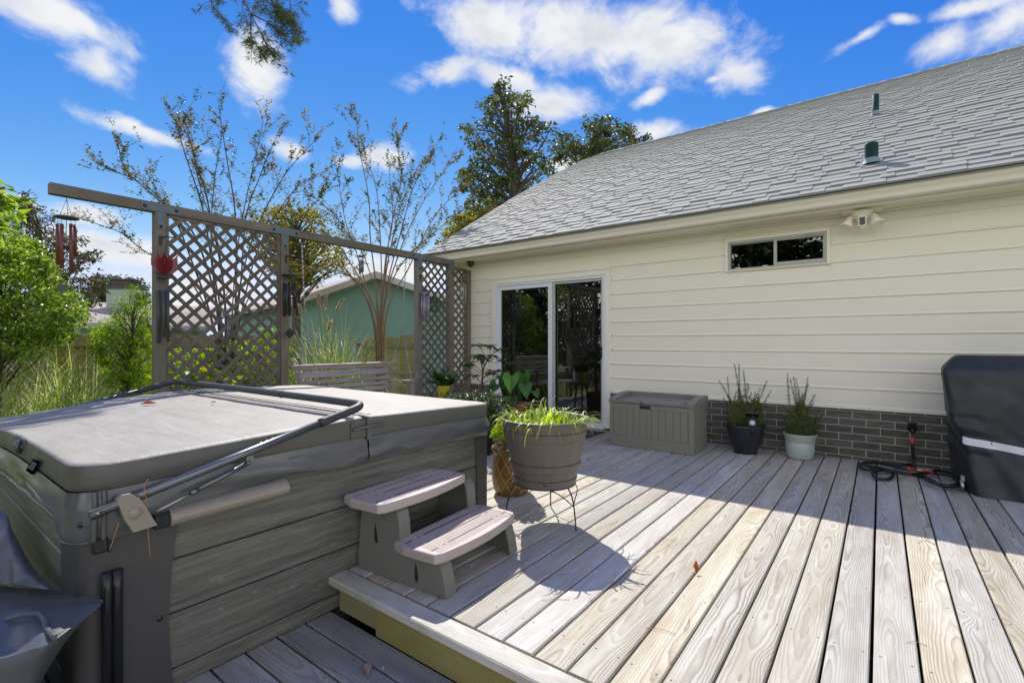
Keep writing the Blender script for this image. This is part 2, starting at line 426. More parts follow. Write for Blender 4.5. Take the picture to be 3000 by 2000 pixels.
def wood(name, light, mid, dark, grey=(0.4, 0.4, 0.4), ring=0.0085, contrast=0.8, wear=0.5, tint=0.22, fibre=0.25, rough=0.72, bump=0.25, green=None, green_amt=0.0, spec=0.3, knots=True, screws=False):
    m, t = newmat(name)
    u, v, _ = t.sep(t.uv('uv')); r1, r2, _ = t.sep(t.uv('rnd'))
    o = t.m('MULTIPLY', r1, 57.0)
    wig = t.noise(t.xyz(t.m('MULTIPLY', v, 0.9), o, 0), 1.0, 3, 0.5)
    wig2 = t.noise(t.xyz(t.m('MULTIPLY', v, 0.7), t.m('ADD', o, 9), 3), 1.0, 2, 0.5)
    x = t.m('ADD', t.m('ADD', u, t.m('MULTIPLY', t.m('SUBTRACT', r2, 0.5), 0.15)), t.m('MULTIPLY', t.m('SUBTRACT', wig2, 0.5), 0.05))
    z = t.m('ADD', t.m('ADD', 0.028, t.m('MULTIPLY', r1, 0.075)), t.m('MULTIPLY', t.m('SUBTRACT', wig, 0.5), 0.10))
    r = t.m('SQRT', t.m('ADD', t.m('MULTIPLY', x, x), t.m('MULTIPLY', z, z)))
    warp = t.noise(t.xyz(t.m('MULTIPLY', u, 15), t.m('MULTIPLY', v, 3.2), o), 1.0, 3, 0.5)
    r = t.m('ADD', r, t.m('MULTIPLY', warp, 0.014))
    kmask = None
    if knots:
        kv = t.node('ShaderNodeTexVoronoi', {'Vector': t.xyz(t.m('ADD', t.m('MULTIPLY', u, 7.0), o), t.m('MULTIPLY', v, 2.2), t.m('MULTIPLY', r2, 31)), 'Scale': 1.0}, feature='F1')
        kd = kv.outputs['Distance']; kc = t.sep(kv.outputs['Color'])[0]
        has = t.m('GREATER_THAN', kc, 0.84)
        bumpk = t.m('MULTIPLY', t.m('POWER', t.m('SUBTRACT', 1.0, t.m('MINIMUM', t.m('MULTIPLY', kd, 2.2), 1.0)), 2.0), has)
        r = t.m('ADD', r, t.m('MULTIPLY', bumpk, 0.045))
        kmask = t.m('MULTIPLY', has, t.rng(kd, 0.03, 0.07, 1.0, 0.0))
    q = t.m('FRACT', t.m('DIVIDE', r, ring))
    late = t.ramp(q, [(0.0, (0, 0, 0)), (0.35, (0.12,) * 3), (0.78, (0.75,) * 3), (0.9, (1, 1, 1)), (0.97, (0.1,) * 3), (1.0, (0, 0, 0))])
    fib = t.noise(t.xyz(t.m('MULTIPLY', u, 420), t.m('MULTIPLY', v, 7), o), 1.0, 3, 0.6)
    blot = t.noise(t.xyz(t.m('MULTIPLY', u, 13), t.m('MULTIPLY', v, 1.9), t.m('ADD', o, 5)), 1.0, 5, 0.62, 0.4)
    fade = t.rng(t.noise(t.xyz(t.m('MULTIPLY', u, 9), t.m('MULTIPLY', v, 1.1), t.m('ADD', o, 21)), 1.0, 3), 0.36, 0.66)
    bold = t.rng(t.m('FRACT', t.m('MULTIPLY', r1, 17.31)), 0.0, 1.0, 0.5, 1.0)
    lf = t.m('MULTIPLY', t.m('MULTIPLY', late, bold), t.m('MULTIPLY', contrast, t.m('ADD', 1 - wear, t.m('MULTIPLY', fade, wear))))
    base = t.mix(t.rng(blot, 0.38, 0.66), light, mid)
    c = t.mix(lf, base, dark)
    c = t.mix(t.m('MULTIPLY', t.rng(t.noise(t.xyz(t.m('MULTIPLY', u, 20), t.m('MULTIPLY', v, 2.4), t.m('ADD', o, 33)), 1.0, 5, 0.7), 0.52, 0.75), 0.6), c, grey)
    if kmask is not None: c = t.mix(t.m('MULTIPLY', kmask, 0.75), c, sc3(dark, 0.55))
    # fine checks (cracks) along the grain
    crack = t.noise(t.xyz(t.m('MULTIPLY', u, 95), t.m('MULTIPLY', v, 1.3), t.m('ADD', o, 2)), 1.0, 2, 0.5)
    cm = t.rng(crack, 0.755, 0.80)
    c = t.mix(t.m('MULTIPLY', cm, 0.55), c, sc3(dark, 0.35))
    val = t.m('ADD', t.m('SUBTRACT', 1.0, tint * 0.6), t.m('MULTIPLY', r2, tint))
    val = t.m('MULTIPLY', val, t.m('ADD', 1 - fibre * .5, t.m('MULTIPLY', fib, fibre)))
    c = t.node('ShaderNodeHueSaturation', {'Saturation': t.m('ADD', 0.6, t.m('MULTIPLY', r1, 0.7)), 'Value': val, 'Color': c})
    if screws:      # screw heads at every joist
        dv = t.m('MULTIPLY', t.m('SUBTRACT', t.m('FRACT', t.m('ADD', t.m('DIVIDE', v, 0.61), 0.5)), 0.5), 0.61)
        du = t.m('SUBTRACT', t.m('ABSOLUTE', u), 0.047)
        dd = t.m('SQRT', t.m('ADD', t.m('MULTIPLY', dv, dv), t.m('MULTIPLY', du, du)))
        c = t.mix(t.rng(dd, 0.0035, 0.0055, 0.85, 0.0), c, (0.05, 0.042, 0.035))
    if green is not None:
        g = t.rng(t.noise(t.pos(), 2.2, 6, 0.7, 0.8), 0.42, 0.62)
        c = t.mix(t.m('MULTIPLY', g, green_amt), c, green)
    h = t.m('SUBTRACT', t.m('ADD', t.m('MULTIPLY', late, 0.6), t.m('MULTIPLY', fib, 0.55)), t.m('MULTIPLY', cm, 1.2))
    out(t, pbsdf(t, c, rough, t.bump(h, bump, 0.004), spec)); return m

def leafmat(name, cols, trans=0.35, rough=0.45, spec=0.4, tcol=None):
    m, t = newmat(name); r1, r2, _ = t.sep(t.uv('rnd'))
    n = len(cols); c = t.ramp(r1, [(i / max(1, n - 1), cols[i]) for i in range(n)])
    c = t.node('ShaderNodeHueSaturation', {'Value': t.m('ADD', 0.72, t.m('MULTIPLY', r2, 0.56)), 'Color': c})
    p = pbsdf(t, c, rough, None, spec)
    tc = t.node('ShaderNodeHueSaturation', {'Hue': 0.485, 'Saturation': 1.15, 'Value': 1.5, 'Color': c})
    tr = t.node('ShaderNodeBsdfTranslucent', {'Color': tc})
    out(t, t.node('ShaderNodeMixShader', {0: trans, 1: p, 2: tr}).outputs[0]); return m

M = {}
# weathered decking: pale grey-white early wood, brown-grey late wood
M['deck'] = wood('weathered_deck', (0.545, 0.53, 0.445), (0.43, 0.385, 0.30), (0.15, 0.112, 0.072), (0.36, 0.355, 0.315), ring=0.0072, contrast=0.95, wear=0.68, tint=0.30, fibre=0.55, bump=0.4, screws=True)
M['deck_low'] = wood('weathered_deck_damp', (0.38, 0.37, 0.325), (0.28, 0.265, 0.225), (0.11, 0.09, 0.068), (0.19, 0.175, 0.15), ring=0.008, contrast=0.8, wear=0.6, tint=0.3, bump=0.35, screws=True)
M['nosing'] = wood('mossy_nosing', (0.56, 0.54, 0.48), (0.44, 0.42, 0.36), (0.21, 0.18, 0.12), (0.36, 0.37, 0.34), ring=0.007, contrast=0.6, wear=0.6, tint=0.12, green=(0.20, 0.21, 0.03), green_amt=0.35)
M['riser'] = wood('treated_riser', (0.33, 0.30, 0.165), (0.27, 0.24, 0.12), (0.14, 0.11, 0.04), (0.25, 0.225, 0.12), ring=0.010, contrast=0.75, wear=0.4, tint=0.12, green=(0.22, 0.20, 0.03), green_amt=0.3)
M['trellis'] = wood('weathered_trellis', (0.23, 0.205, 0.165), (0.165, 0.14, 0.11), (0.065, 0.05, 0.036), (0.15, 0.145, 0.135), ring=0.009, contrast=0.7, wear=0.5, tint=0.35, green=(0.10, 0.095, 0.03), green_amt=0.35)
M['lath'] = wood('weathered_lath', (0.155, 0.132, 0.105), (0.115, 0.095, 0.073), (0.06, 0.048, 0.036), (0.10, 0.095, 0.088), ring=0.012, contrast=0.45, wear=0.5, tint=0.45, knots=False)
M['brownwood'] = wood('brown_post', (0.23, 0.16, 0.095), (0.17, 0.115, 0.065), (0.075, 0.05, 0.028), (0.15, 0.125, 0.10), ring=0.010, contrast=0.6, wear=0.4, tint=0.2)
M['swing'] = wood('swing_slat', (0.42, 0.37, 0.32), (0.33, 0.28, 0.24), (0.17, 0.13, 0.10), (0.30, 0.28, 0.27), ring=0.009, contrast=0.5, wear=0.5, tint=0.25)
M['fence'] = wood('mossy_fence', (0.33, 0.29, 0.12), (0.26, 0.225, 0.085), (0.14, 0.11, 0.04), (0.21, 0.19, 0.09), ring=0.010, contrast=0.4, wear=0.5, tint=0.45, green=(0.19, 0.20, 0.03), green_amt=0.55)
def mat_tubwood():
    m, t = newmat('grey_spa_panel'); u, v, _ = t.sep(t.uv('uv')); r1, r2, _ = t.sep(t.uv('rnd')); o = t.m('MULTIPLY', r1, 40)
    wv = t.m('ADD', u, t.m('MULTIPLY', t.m('SUBTRACT', t.noise(t.xyz(t.m('MULTIPLY', v, 1.7), o, 0), 1.0, 3), 0.5), 0.05))
    a = t.noise(t.xyz(t.m('MULTIPLY', wv, 34), t.m('MULTIPLY', v, 1.6), o), 1.0, 6, 0.68, 0.5)
    b = t.noise(t.xyz(t.m('MULTIPLY', wv, 190), t.m('MULTIPLY', v, 5.5), o), 1.0, 4, 0.65, 0.3)
    k = t.noise(t.xyz(t.m('MULTIPLY', wv, 26), t.m('MULTIPLY', v, 9), t.m('ADD', o, 7)), 1.0, 6, 0.75, 1.6)
    c = t.mix(t.rng(a, 0.32, 0.68), (0.065, 0.068, 0.054), (0.225, 0.225, 0.178))
    c = t.mix(t.rng(b, 0.35, 0.7, 0.0, 0.55), c, (0.055, 0.056, 0.046))
    c = t.mix(t.rng(k, 0.58, 0.72, 0.0, 0.5), c, (0.30, 0.30, 0.25))
    c = t.mix(t.rng(t.noise(t.pos(), 1.4, 4, 0.6), 0.45, 0.7, 0.0, 0.35), c, (0.16, 0.145, 0.10))
    out(t, pbsdf(t, c, 0.5, t.bump(t.m('ADD', a, t.m('ADD', b, k)), 0.45, 0.006), 0.35)); return m
M['tubwood'] = mat_tubwood()

def mat_siding():
    m, t = newmat('cream_vinyl_siding'); P = t.obj(); x, y, z = t.sep(P)
    g = t.noise(t.xyz(t.m('MULTIPLY', x, 1.2), 0, t.m('MULTIPLY', z, 90)), 1.0, 4, 0.6)
    st = t.noise(t.xyz(t.m('MULTIPLY', x, 5), 0, t.m('MULTIPLY', z, 1.1)), 1.0, 5, 0.65)
    c = t.mix(g, (0.815, 0.77, 0.60), (0.845, 0.80, 0.63))
    c = t.mix(t.m('MULTIPLY', t.rng(st, 0.5, 0.75), 0.15), c, (0.73, 0.68, 0.50))
    gd = t.noise(t.xyz(t.m('MULTIPLY', x, 30), 0, t.m('MULTIPLY', z, 200)), 1.0, 3, 0.6)
    out(t, pbsdf(t, c, 0.45, t.bump(gd, 0.06, 0.002), 0.35)); return m
M['siding'] = mat_siding()
M['trim'] = plain('cream_trim', (0.84, 0.79, 0.64), 0.4, 0.04, 3)
M['gutter'] = plain('beige_gutter', (0.76, 0.70, 0.55), 0.35, 0.04, 2, spec=0.4)
M['driped'] = plain('drip_edge', (0.72, 0.70, 0.66), 0.35, 0.05, 4)
M['white'] = plain('white_door_frame', (0.72, 0.74, 0.74), 0.35, 0.04, 5)
M['alum'] = plain('window_frame_metal', (0.46, 0.45, 0.39), 0.4, 0.1, 9, metal=0.15, dirt=(0.30, 0.29, 0.22), dirt_amt=0.5)

def mat_brick():
    m, t = newmat('grey_rock_face_brick'); P = t.obj(); x, y, z = t.sep(P)
    V = t.xyz(x, t.m('SUBTRACT', z, 0.0345), 0)
    b = t.node('ShaderNodeTexBrick', {'Vector': V, 'Color1': (0.16, 0.15, 0.115), 'Color2': (0.27, 0.252, 0.19), 'Mortar': (0.52, 0.50, 0.40), 'Scale': 1.0,
               'Mortar Size': 0.0045, 'Mortar Smooth': 0.2, 'Bias': -0.2, 'Brick Width': 0.231, 'Row Height': 0.0765}, offset=0.5)
    ro = t.noise(t.xyz(t.m('MULTIPLY', x, 12), 0, t.m('MULTIPLY', z, 55)), 1.0, 5, 0.65, 0.8)
    c = t.mix(t.m('MULTIPLY', t.m('SUBTRACT', 1.0, b.outputs['Fac']), t.rng(ro, 0.35, 0.7, 0.75, 0.0)), b.outputs['Color'], (0.05, 0.048, 0.038))
    h = t.m('ADD', t.m('MULTIPLY', b.outputs['Fac'], -0.9), t.m('MULTIPLY', ro, 1.0))
    out(t, pbsdf(t, c, 0.75, t.bump(h, 1.0, 0.02), 0.3)); return m
M['brick'] = mat_brick()

def mat_shingle():
    m, t = newmat('grey_asphalt_shingle'); r1, r2, _ = t.sep(t.uv('rnd')); P = t.obj()
    gr = t.noise(P, 160, 3, 0.7)
    bl = t.noise(P, 1.1, 4, 0.6)
    c = t.ramp(r1, [(0, (0.27, 0.285, 0.255)), (0.35, (0.295, 0.31, 0.275)), (0.7, (0.315, 0.32, 0.285)), (1, (0.35, 0.345, 0.305))])
    c = t.mix(t.rng(gr, 0.3, 0.7, 0.0, 0.4), c, (0.26, 0.27, 0.25))
    c = t.mix(t.rng(gr, 0.55, 0.75, 0.0, 0.5), c, (0.52, 0.52, 0.50))
    c = t.mix(t.rng(bl, 0.35, 0.7, 0.0, 0.25), c, (0.27, 0.285, 0.28))
    out(t, pbsdf(t, c, 0.85, t.bump(gr, 0.4, 0.004), 0.3)); return m
M['shingle'] = mat_shingle()

def mat_cover():
    m, t = newmat('spa_cover_vinyl'); P = t.obj(); x, y, z = t.sep(P)
    st = t.noise(t.xyz(t.m('MULTIPLY', x, 2.2), t.m('MULTIPLY', y, 7.5), z), 1.0, 6, 0.7, 0.5)
    sp = t.noise(P, 11, 6, 0.72, 0.6)
    c = t.mix(t.rng(st, 0.35, 0.7), (0.31, 0.297, 0.258), (0.24, 0.222, 0.185))
    c = t.mix(t.rng(sp, 0.5, 0.8, 0.0, 0.45), c, (0.36, 0.35, 0.315))
    c = t.mix(t.rng(t.noise(P, 5, 6, 0.75, 1.2), 0.55, 0.75, 0.0, 0.4), c, (0.17, 0.135, 0.10))
    lth = t.noise(P, 260, 3, 0.6)
    wr = t.noise(t.xyz(t.m('MULTIPLY', x, 3), t.m('MULTIPLY', y, 14), z), 1.0, 4, 0.6, 0.4)
    h = t.m('ADD', t.m('MULTIPLY', lth, 0.15), wr)
    out(t, pbsdf(t, c, 0.55, t.bump(h, 0.25, 0.02), 0.4)); return m
M['cover'] = mat_cover()
M['cover_side_shaded'] = plain('spa_cover_flank_shaded', (0.095, 0.093, 0.078), 0.42, 0.05, 6, bump=0.08, bscale=240, spec=0.45, bdist=0.001)  # flank's shade is put into the colour; same vinyl as the paler top
M['skirt'] = plain('spa_cover_skirt', (0.085, 0.090, 0.088), 0.25, 0.05, 3, bump=0.05, bscale=240, spec=0.6, bdist=0.001)
M['tubcorner'] = plain('charcoal_corner_panel', (0.055, 0.054, 0.050), 0.5, 0.12, 6, bump=0.15, bscale=300, bdist=0.001)
M['charcoal'] = plain('charcoal_plastic', (0.05, 0.055, 0.055), 0.4, 0.15, 12, bump=0.08, bscale=200, bdist=0.001)
M['black'] = plain('black_plastic', (0.014, 0.015, 0.016), 0.25, 0.05, 3)
M['blackmatt'] = plain('black_metal', (0.02, 0.02, 0.02), 0.45, 0.2, 30, spec=0.5)
M['foam'] = plain('black_foam_sleeve', (0.03, 0.033, 0.035), 0.55, 0.2, 20, bump=0.2, bscale=150, bdist=0.002)
M['anod'] = plain('dark_anodised_tube', (0.17, 0.18, 0.185), 0.30, 0.02, 2, metal=0.8)
M['bronze'] = plain('taupe_housing', (0.27, 0.23, 0.175), 0.36, 0.03, 4)
M['zinc'] = plain('galvanised_plate', (0.13, 0.155, 0.16), 0.6, 0.2, 10, metal=0.2, dirt=(0.09, 0.095, 0.09), dirt_amt=0.5)
M['steel'] = plain('bright_steel', (0.50, 0.50, 0.48), 0.3, 0.03, 3, metal=1.0)
M['chain'] = plain('zinc_chain', (0.30, 0.30, 0.28), 0.45, 0.2, 30, metal=0.4)
M['rust'] = plain('rusty_iron', (0.10, 0.045, 0.03), 0.7, 0.4, 30)
M['tread'] = plain('taupe_tread', (0.40, 0.335, 0.30), 0.55, 0.1, 7, bump=0.12, bscale=160, dirt=(0.26, 0.205, 0.17), dirt_amt=0.6, bdist=0.001)
M['stepside'] = plain('grey_step_side', (0.16, 0.157, 0.128), 0.5, 0.08, 7, bump=0.1, bscale=200, bdist=0.001)
M['shade_and_plug'] = plain('hole_shade_and_plug', (0.015, 0.015, 0.017), 0.7, 0.1, 5)  # near-black shade colour for painted holes and slots; also the drain plug
M['resin'] = wood('taupe_barrel_resin', (0.15, 0.127, 0.104), (0.125, 0.104, 0.084), (0.085, 0.068, 0.054), (0.16, 0.138, 0.115), ring=0.02, contrast=0.35, wear=0.5, tint=0.05, fibre=0.5, rough=0.5, bump=0.3, knots=False)
M['resin2'] = plain('barrel_band', (0.16, 0.14, 0.118), 0.45, 0.12, 12)
M['soil'] = plain('potting_soil', (0.03, 0.022, 0.016), 0.95, 0.5, 40, bump=1.0, bscale=70, bdist=0.02)
M['boxgrey'] = plain('taupe_deck_box', (0.205, 0.195, 0.148), 0.5, 0.05, 5, bump=0.1, bscale=260, bdist=0.001)
M['boxlid'] = plain('deck_box_lid', (0.185, 0.18, 0.155), 0.45, 0.06, 5, bump=0.1, bscale=260, bdist=0.001)
M['potblack'] = plain('dark_pot', (0.02, 0.024, 0.026), 0.35, 0.3, 7, dirt=(0.05, 0.045, 0.04), dirt_amt=0.6)
M['potpale'] = plain('pale_green_pot', (0.40, 0.455, 0.385), 0.4, 0.06, 6)
M['potyellow'] = plain('yellow_pot', (0.62, 0.53, 0.03), 0.35, 0.08, 8)
M['terracotta'] = plain('terracotta', (0.24, 0.10, 0.05), 0.7, 0.2, 14)
M['hose'] = plain('black_hose', (0.012, 0.014, 0.015), 0.4, 0.2, 40)
M['red'] = plain('red_coupling', (0.55, 0.06, 0.06), 0.35, 0.1, 30)
M['brass'] = plain('brass_fitting', (0.60, 0.45, 0.18), 0.3, 0.1, 30, metal=1.0)
M['grill'] = plain('black_grill_cover', (0.016, 0.022, 0.024), 0.5, 0.2, 5, bump=0.15, bscale=300, dirt=(0.05, 0.055, 0.05), dirt_amt=0.6, bdist=0.001)
M['reflect'] = plain('grey_reflective_band', (0.62, 0.62, 0.61), 0.4, 0.05, 20)
M['tarp'] = plain('slate_vinyl_tarp', (0.085, 0.092, 0.095), 0.36, 0.08, 5, bump=0.1, bscale=220, spec=0.35, bdist=0.002)
M['pvcgreen'] = plain('green_vent_pipe', (0.010, 0.048, 0.040), 0.65, 0.2, 20, spec=0.15)
M['lead'] = plain('vent_flashing', (0.20, 0.26, 0.255), 0.5, 0.2, 14)
M['lens'] = plain('frosted_lens', (0.78, 0.75, 0.62), 0.3, 0.05, 30)
M['glossblack'] = plain('gloss_black', (0.01, 0.012, 0.012), 0.08, 0.1, 10)
M['curtain'] = plain('grey_curtain', (0.22, 0.22, 0.21), 0.9, 0.1, 10)
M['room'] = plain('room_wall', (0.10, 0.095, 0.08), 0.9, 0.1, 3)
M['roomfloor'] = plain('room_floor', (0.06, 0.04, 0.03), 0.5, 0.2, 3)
M['mat'] = plain('doormat_rubber', (0.035, 0.035, 0.04), 0.9, 0.3, 40)
M['mat2'] = plain('doormat_stones', (0.13, 0.12, 0.13), 0.95, 0.35, 25, bump=0.5, bscale=120)
M['leaf_orange'] = plain('orange_leaf', (0.50, 0.11, 0.015), 0.6, 0.35, 60)
M['leaf_tan'] = plain('tan_leaf', (0.42, 0.29, 0.18), 0.7, 0.3, 50)
M['needle'] = plain('dry_pine_needle', (0.40, 0.17, 0.06), 0.6, 0.3, 30)
M['tulip'] = plain('red_metal_tulip', (0.20, 0.022, 0.028), 0.35, 0.25, 14, spec=0.6, dirt=(0.12, 0.03, 0.03), dirt_amt=0.5)
M['tubebrown'] = plain('copper_tube', (0.17, 0.055, 0.04), 0.4, 0.35, 20, metal=0.4)
M['tubepurple'] = plain('mauve_glass_tube', (0.25, 0.21, 0.28), 0.12, 0.15, 20, spec=0.8)
M['tubegreen'] = plain('green_glass_tube', (0.32, 0.40, 0.33), 0.12, 0.15, 20, spec=0.8)
M['tubegrey'] = plain('aluminium_tube', (0.16, 0.18, 0.19), 0.35, 0.15, 20, metal=0.6)
M['mauve'] = plain('mauve_wood', (0.16, 0.08, 0.09), 0.6, 0.2, 20)
M['teal'] = plain('teal_render', (0.19, 0.335, 0.285), 0.8, 0.06, 1.2)
M['mint'] = plain('mint_siding', (0.30, 0.44, 0.32), 0.7, 0.06, 1.2)
M['fascia'] = plain('pale_fascia', (0.50, 0.49, 0.44), 0.6, 0.1, 2)
M['roofpink'] = plain('faded_shingle', (0.33, 0.275, 0.235), 0.9, 0.2, 3, bump=0.5, bscale=12)
M['chim'] = plain('pale_chimney', (0.30, 0.38, 0.29), 0.8, 0.1, 3)
M['paper'] = plain('paper_tag', (0.70, 0.70, 0.66), 0.6, 0.05, 30)
M['darktext'] = plain('tag_print', (0.16, 0.16, 0.16), 0.7, 0.05, 30)
M['bark'] = plain('grey_bark', (0.085, 0.07, 0.055), 0.9, 0.35, 20, bump=0.8, bscale=30, bdist=0.02)
M['myrtle'] = plain('tan_myrtle_bark', (0.20, 0.13, 0.075), 0.65, 0.35, 9)
M['twig'] = plain('dark_twig', (0.075, 0.05, 0.045), 0.8, 0.3, 9)

M['L_dark'] = leafmat('evergreen_leaves', [(0.03, 0.055, 0.018), (0.06, 0.09, 0.025), (0.115, 0.135, 0.04), (0.18, 0.165, 0.05)], 0.25)
M['L_bush'] = leafmat('bright_bush_leaves', [(0.07, 0.15, 0.02), (0.15, 0.27, 0.035), (0.25, 0.37, 0.06), (0.36, 0.45, 0.14)], 0.48, 0.28, 0.8)
M['L_lime'] = leafmat('lime_shrub_leaves', [(0.10, 0.22, 0.015), (0.19, 0.33, 0.02), (0.28, 0.42, 0.04)], 0.5, 0.4)
M['L_myr'] = leafmat('myrtle_leaves', [(0.04, 0.09, 0.012), (0.09, 0.13, 0.015), (0.20, 0.17, 0.015), (0.32, 0.21, 0.015), (0.24, 0.07, 0.015)], 0.35, 0.7, 0.15)
M['L_myrg'] = leafmat('myrtle_green_leaves', [(0.03, 0.085, 0.015), (0.06, 0.13, 0.015), (0.13, 0.16, 0.02)], 0.3, 0.7, 0.15)
M['L_seed'] = leafmat('seed_heads', [(0.03, 0.022, 0.02), (0.08, 0.055, 0.035)], 0.05)
M['L_yg'] = leafmat('yellow_green_leaves', [(0.06, 0.09, 0.018), (0.12, 0.15, 0.022), (0.22, 0.22, 0.025), (0.30, 0.19, 0.02)], 0.4)
M['L_grey'] = leafmat('grey_brown_leaves', [(0.05, 0.06, 0.03), (0.085, 0.085, 0.045), (0.12, 0.10, 0.06)], 0.25)
M['L_far'] = leafmat('far_tree_leaves', [(0.05, 0.075, 0.04), (0.08, 0.10, 0.05)], 0.25)
M['L_pine'] = leafmat('pine_needles', [(0.035, 0.065, 0.02), (0.07, 0.105, 0.03), (0.13, 0.15, 0.045)], 0.25)
M['L_grass'] = leafmat('grass_blades', [(0.13, 0.24, 0.03), (0.24, 0.36, 0.06), (0.38, 0.45, 0.16), (0.55, 0.54, 0.34)], 0.45, 0.4)
M['L_pampas'] = leafmat('pampas_blades', [(0.10, 0.17, 0.035), (0.18, 0.25, 0.06), (0.38, 0.38, 0.22)], 0.4, 0.4)
M['L_plume'] = leafmat('pampas_plume', [(0.42, 0.33, 0.22), (0.55, 0.46, 0.34)], 0.4)
M['L_canna'] = leafmat('broad_canna_leaves', [(0.09, 0.20, 0.012), (0.16, 0.27, 0.015), (0.30, 0.33, 0.02)], 0.5, 0.35)
M['L_rose'] = leafmat('rosemary_needles', [(0.09, 0.12, 0.035), (0.19, 0.24, 0.06), (0.34, 0.37, 0.11)], 0.35)
M['L_chive'] = leafmat('chive_blades', [(0.20, 0.34, 0.015), (0.32, 0.46, 0.03), (0.45, 0.55, 0.10)], 0.4)
M['L_house'] = leafmat('glossy_houseplant', [(0.02, 0.06, 0.012), (0.045, 0.11, 0.02), (0.085, 0.17, 0.03)], 0.25, 0.3, 0.5)
M['L_calad'] = leafmat('heart_leaves', [(0.02, 0.075, 0.014), (0.04, 0.115, 0.02)], 0.3, 0.35)
M['L_white'] = leafmat('white_green_leaves', [(0.025, 0.055, 0.02), (0.045, 0.08, 0.03), (0.06, 0.095, 0.04), (0.42, 0.45, 0.38)], 0.25)
M['L_succ'] = leafmat('lime_succulent', [(0.25, 0.36, 0.02), (0.38, 0.48, 0.03), (0.10, 0.22, 0.03)], 0.35)
M['L_mulch'] = leafmat('bark_mulch', [(0.30, 0.17, 0.13), (0.45, 0.30, 0.25), (0.18, 0.09, 0.07)], 0.05)
M['L_hedge'] = leafmat('hedge_leaves', [(0.02, 0.045, 0.012), (0.05, 0.09, 0.02), (0.09, 0.13, 0.03)], 0.25)

def mat_emboss():
    m, t = newmat('embossed_ochre_glaze'); u, v, _ = t.sep(t.uv('uv'))
    k = 10.5
    a = t.m('ABSOLUTE', t.m('SUBTRACT', t.m('FRACT', t.m('MULTIPLY', t.m('ADD', u, t.m('MULTIPLY', v, 0.62)), k)), 0.5))
    b = t.m('ABSOLUTE', t.m('SUBTRACT', t.m('FRACT', t.m('MULTIPLY', t.m('SUBTRACT', u, t.m('MULTIPLY', v, 0.62)), k)), 0.5))
    line = t.m('MAXIMUM', t.rng(a, 0.40, 0.47), t.rng(b, 0.40, 0.47))
    n = t.noise(t.obj(), 30, 5, 0.65)
    c = t.mix(t.rng(n, 0.35, 0.7), (0.13, 0.065, 0.012), (0.25, 0.14, 0.03))
    c = t.mix(t.m('MULTIPLY', line, 0.75), c, (0.46, 0.29, 0.08))
    out(t, pbsdf(t, c, 0.38, t.bump(t.m('ADD', line, t.m('MULTIPLY', n, 0.5)), 0.7, 0.012), 0.5)); return m
M['emboss'] = mat_emboss()

def mat_glass(name, tint=(0.9, 0.93, 0.92), dark=0.0):
    m, t = newmat(name)
    fr = t.node('ShaderNodeFresnel', {'IOR': 1.6}).outputs[0]
    f = t.m('MULTIPLY', fr, 2.7, clamp=True)                 # two panes with a coating
    wob = t.bump(t.noise(t.obj(), 1.3, 2, 0.5), 0.03, 0.05)
    gl = t.node('ShaderNodeBsdfGlossy', {'Color': (1, 1, 1), 'Roughness': 0.004, 'Normal': wob})
    tr = t.node('ShaderNodeBsdfTransparent', {'Color': tint})
    out(t, t.node('ShaderNodeMixShader', {0: f, 1: tr, 2: gl}).outputs[0]); return m
M['glass'] = mat_glass('window_glass', (0.75, 0.78, 0.76))
M['screen'] = None
def mat_screen():
    m, t = newmat('insect_screen')
    d = t.node('ShaderNodeBsdfDiffuse', {'Color': (0.03, 0.03, 0.03)})
    tr = t.node('ShaderNodeBsdfTransparent', {'Color': (1, 1, 1)})
    out(t, t.node('ShaderNodeMixShader', {0: 0.38, 1: tr, 2: d}).outputs[0]); return m
M['screen'] = mat_screen()

def mat_ground():
    m, t = newmat('lawn_ground'); P = t.pos()
    a = t.noise(P, 0.6, 6, 0.65); b = t.noise(P, 26, 5, 0.7)
    c = t.mix(t.rng(b, 0.3, 0.7), (0.09, 0.125, 0.03), (0.20, 0.235, 0.07))
    c = t.mix(t.rng(a, 0.5, 0.7, 0, 0.7), c, (0.20, 0.165, 0.09))
    out(t, pbsdf(t, c, 0.9, t.bump(b, 0.8, 0.04), 0.2)); return m
M['ground'] = mat_ground()
# ------------------------------------------------------------------ setting: ground, decks
GZ = -0.55
g = MB(1); g.face([(-220, -220, GZ), (220, -220, GZ), (220, 220, GZ), (-220, 220, GZ)], [(0, 0), (1, 0), (1, 1), (0, 1)])
tag(g.build('ground', M['ground']), 'green lawn and bare soil around the deck', 'ground', kind='structure')

DECK_Y0, DECK_Y1, NOSE = 1.43, 6.13, 1.545
deck = tag(empty('deck', (0, 3, 0)), 'raised deck of weathered grey boards running to the house wall', 'deck', kind='structure')
b = MB(11)
for k in range(-38, 27):
    x = -0.027 + 0.1485 * k
    gap = 0.0075 + b.R.random() * 0.005
    y0 = NOSE + 0.006
    if x < -2.27: y0 = 2.74                                     # the boards stop at the tub
    if x < -4.75: y0 = 0.2
    dz = (b.R.random() - .5) * 0.004
    b.plank((x + gap / 2, y0, -0.035 + dz), (0, DECK_Y1 - y0 - b.R.random() * .012, 0), (0.1485 - gap, 0, 0), (0, 0, 0.035), 0.005, y0 + .1 + .61 * b.R.randint(0, 60))
b.build('deck_boards', M['deck'], deck)
b = MB(12)
b.plank((-2.265, DECK_Y0, -0.034), (3.46, 0, 0), (0, 0.109, 0), (0, 0, 0.036), 0.006, 3.3)
b.plank((1.20, DECK_Y0 + .001, -0.034), (3.0, 0, 0), (0, 0.108, 0), (0, 0, 0.036), 0.006)
b.build('nosing_board', M['nosing'], deck)
b = MB(13)
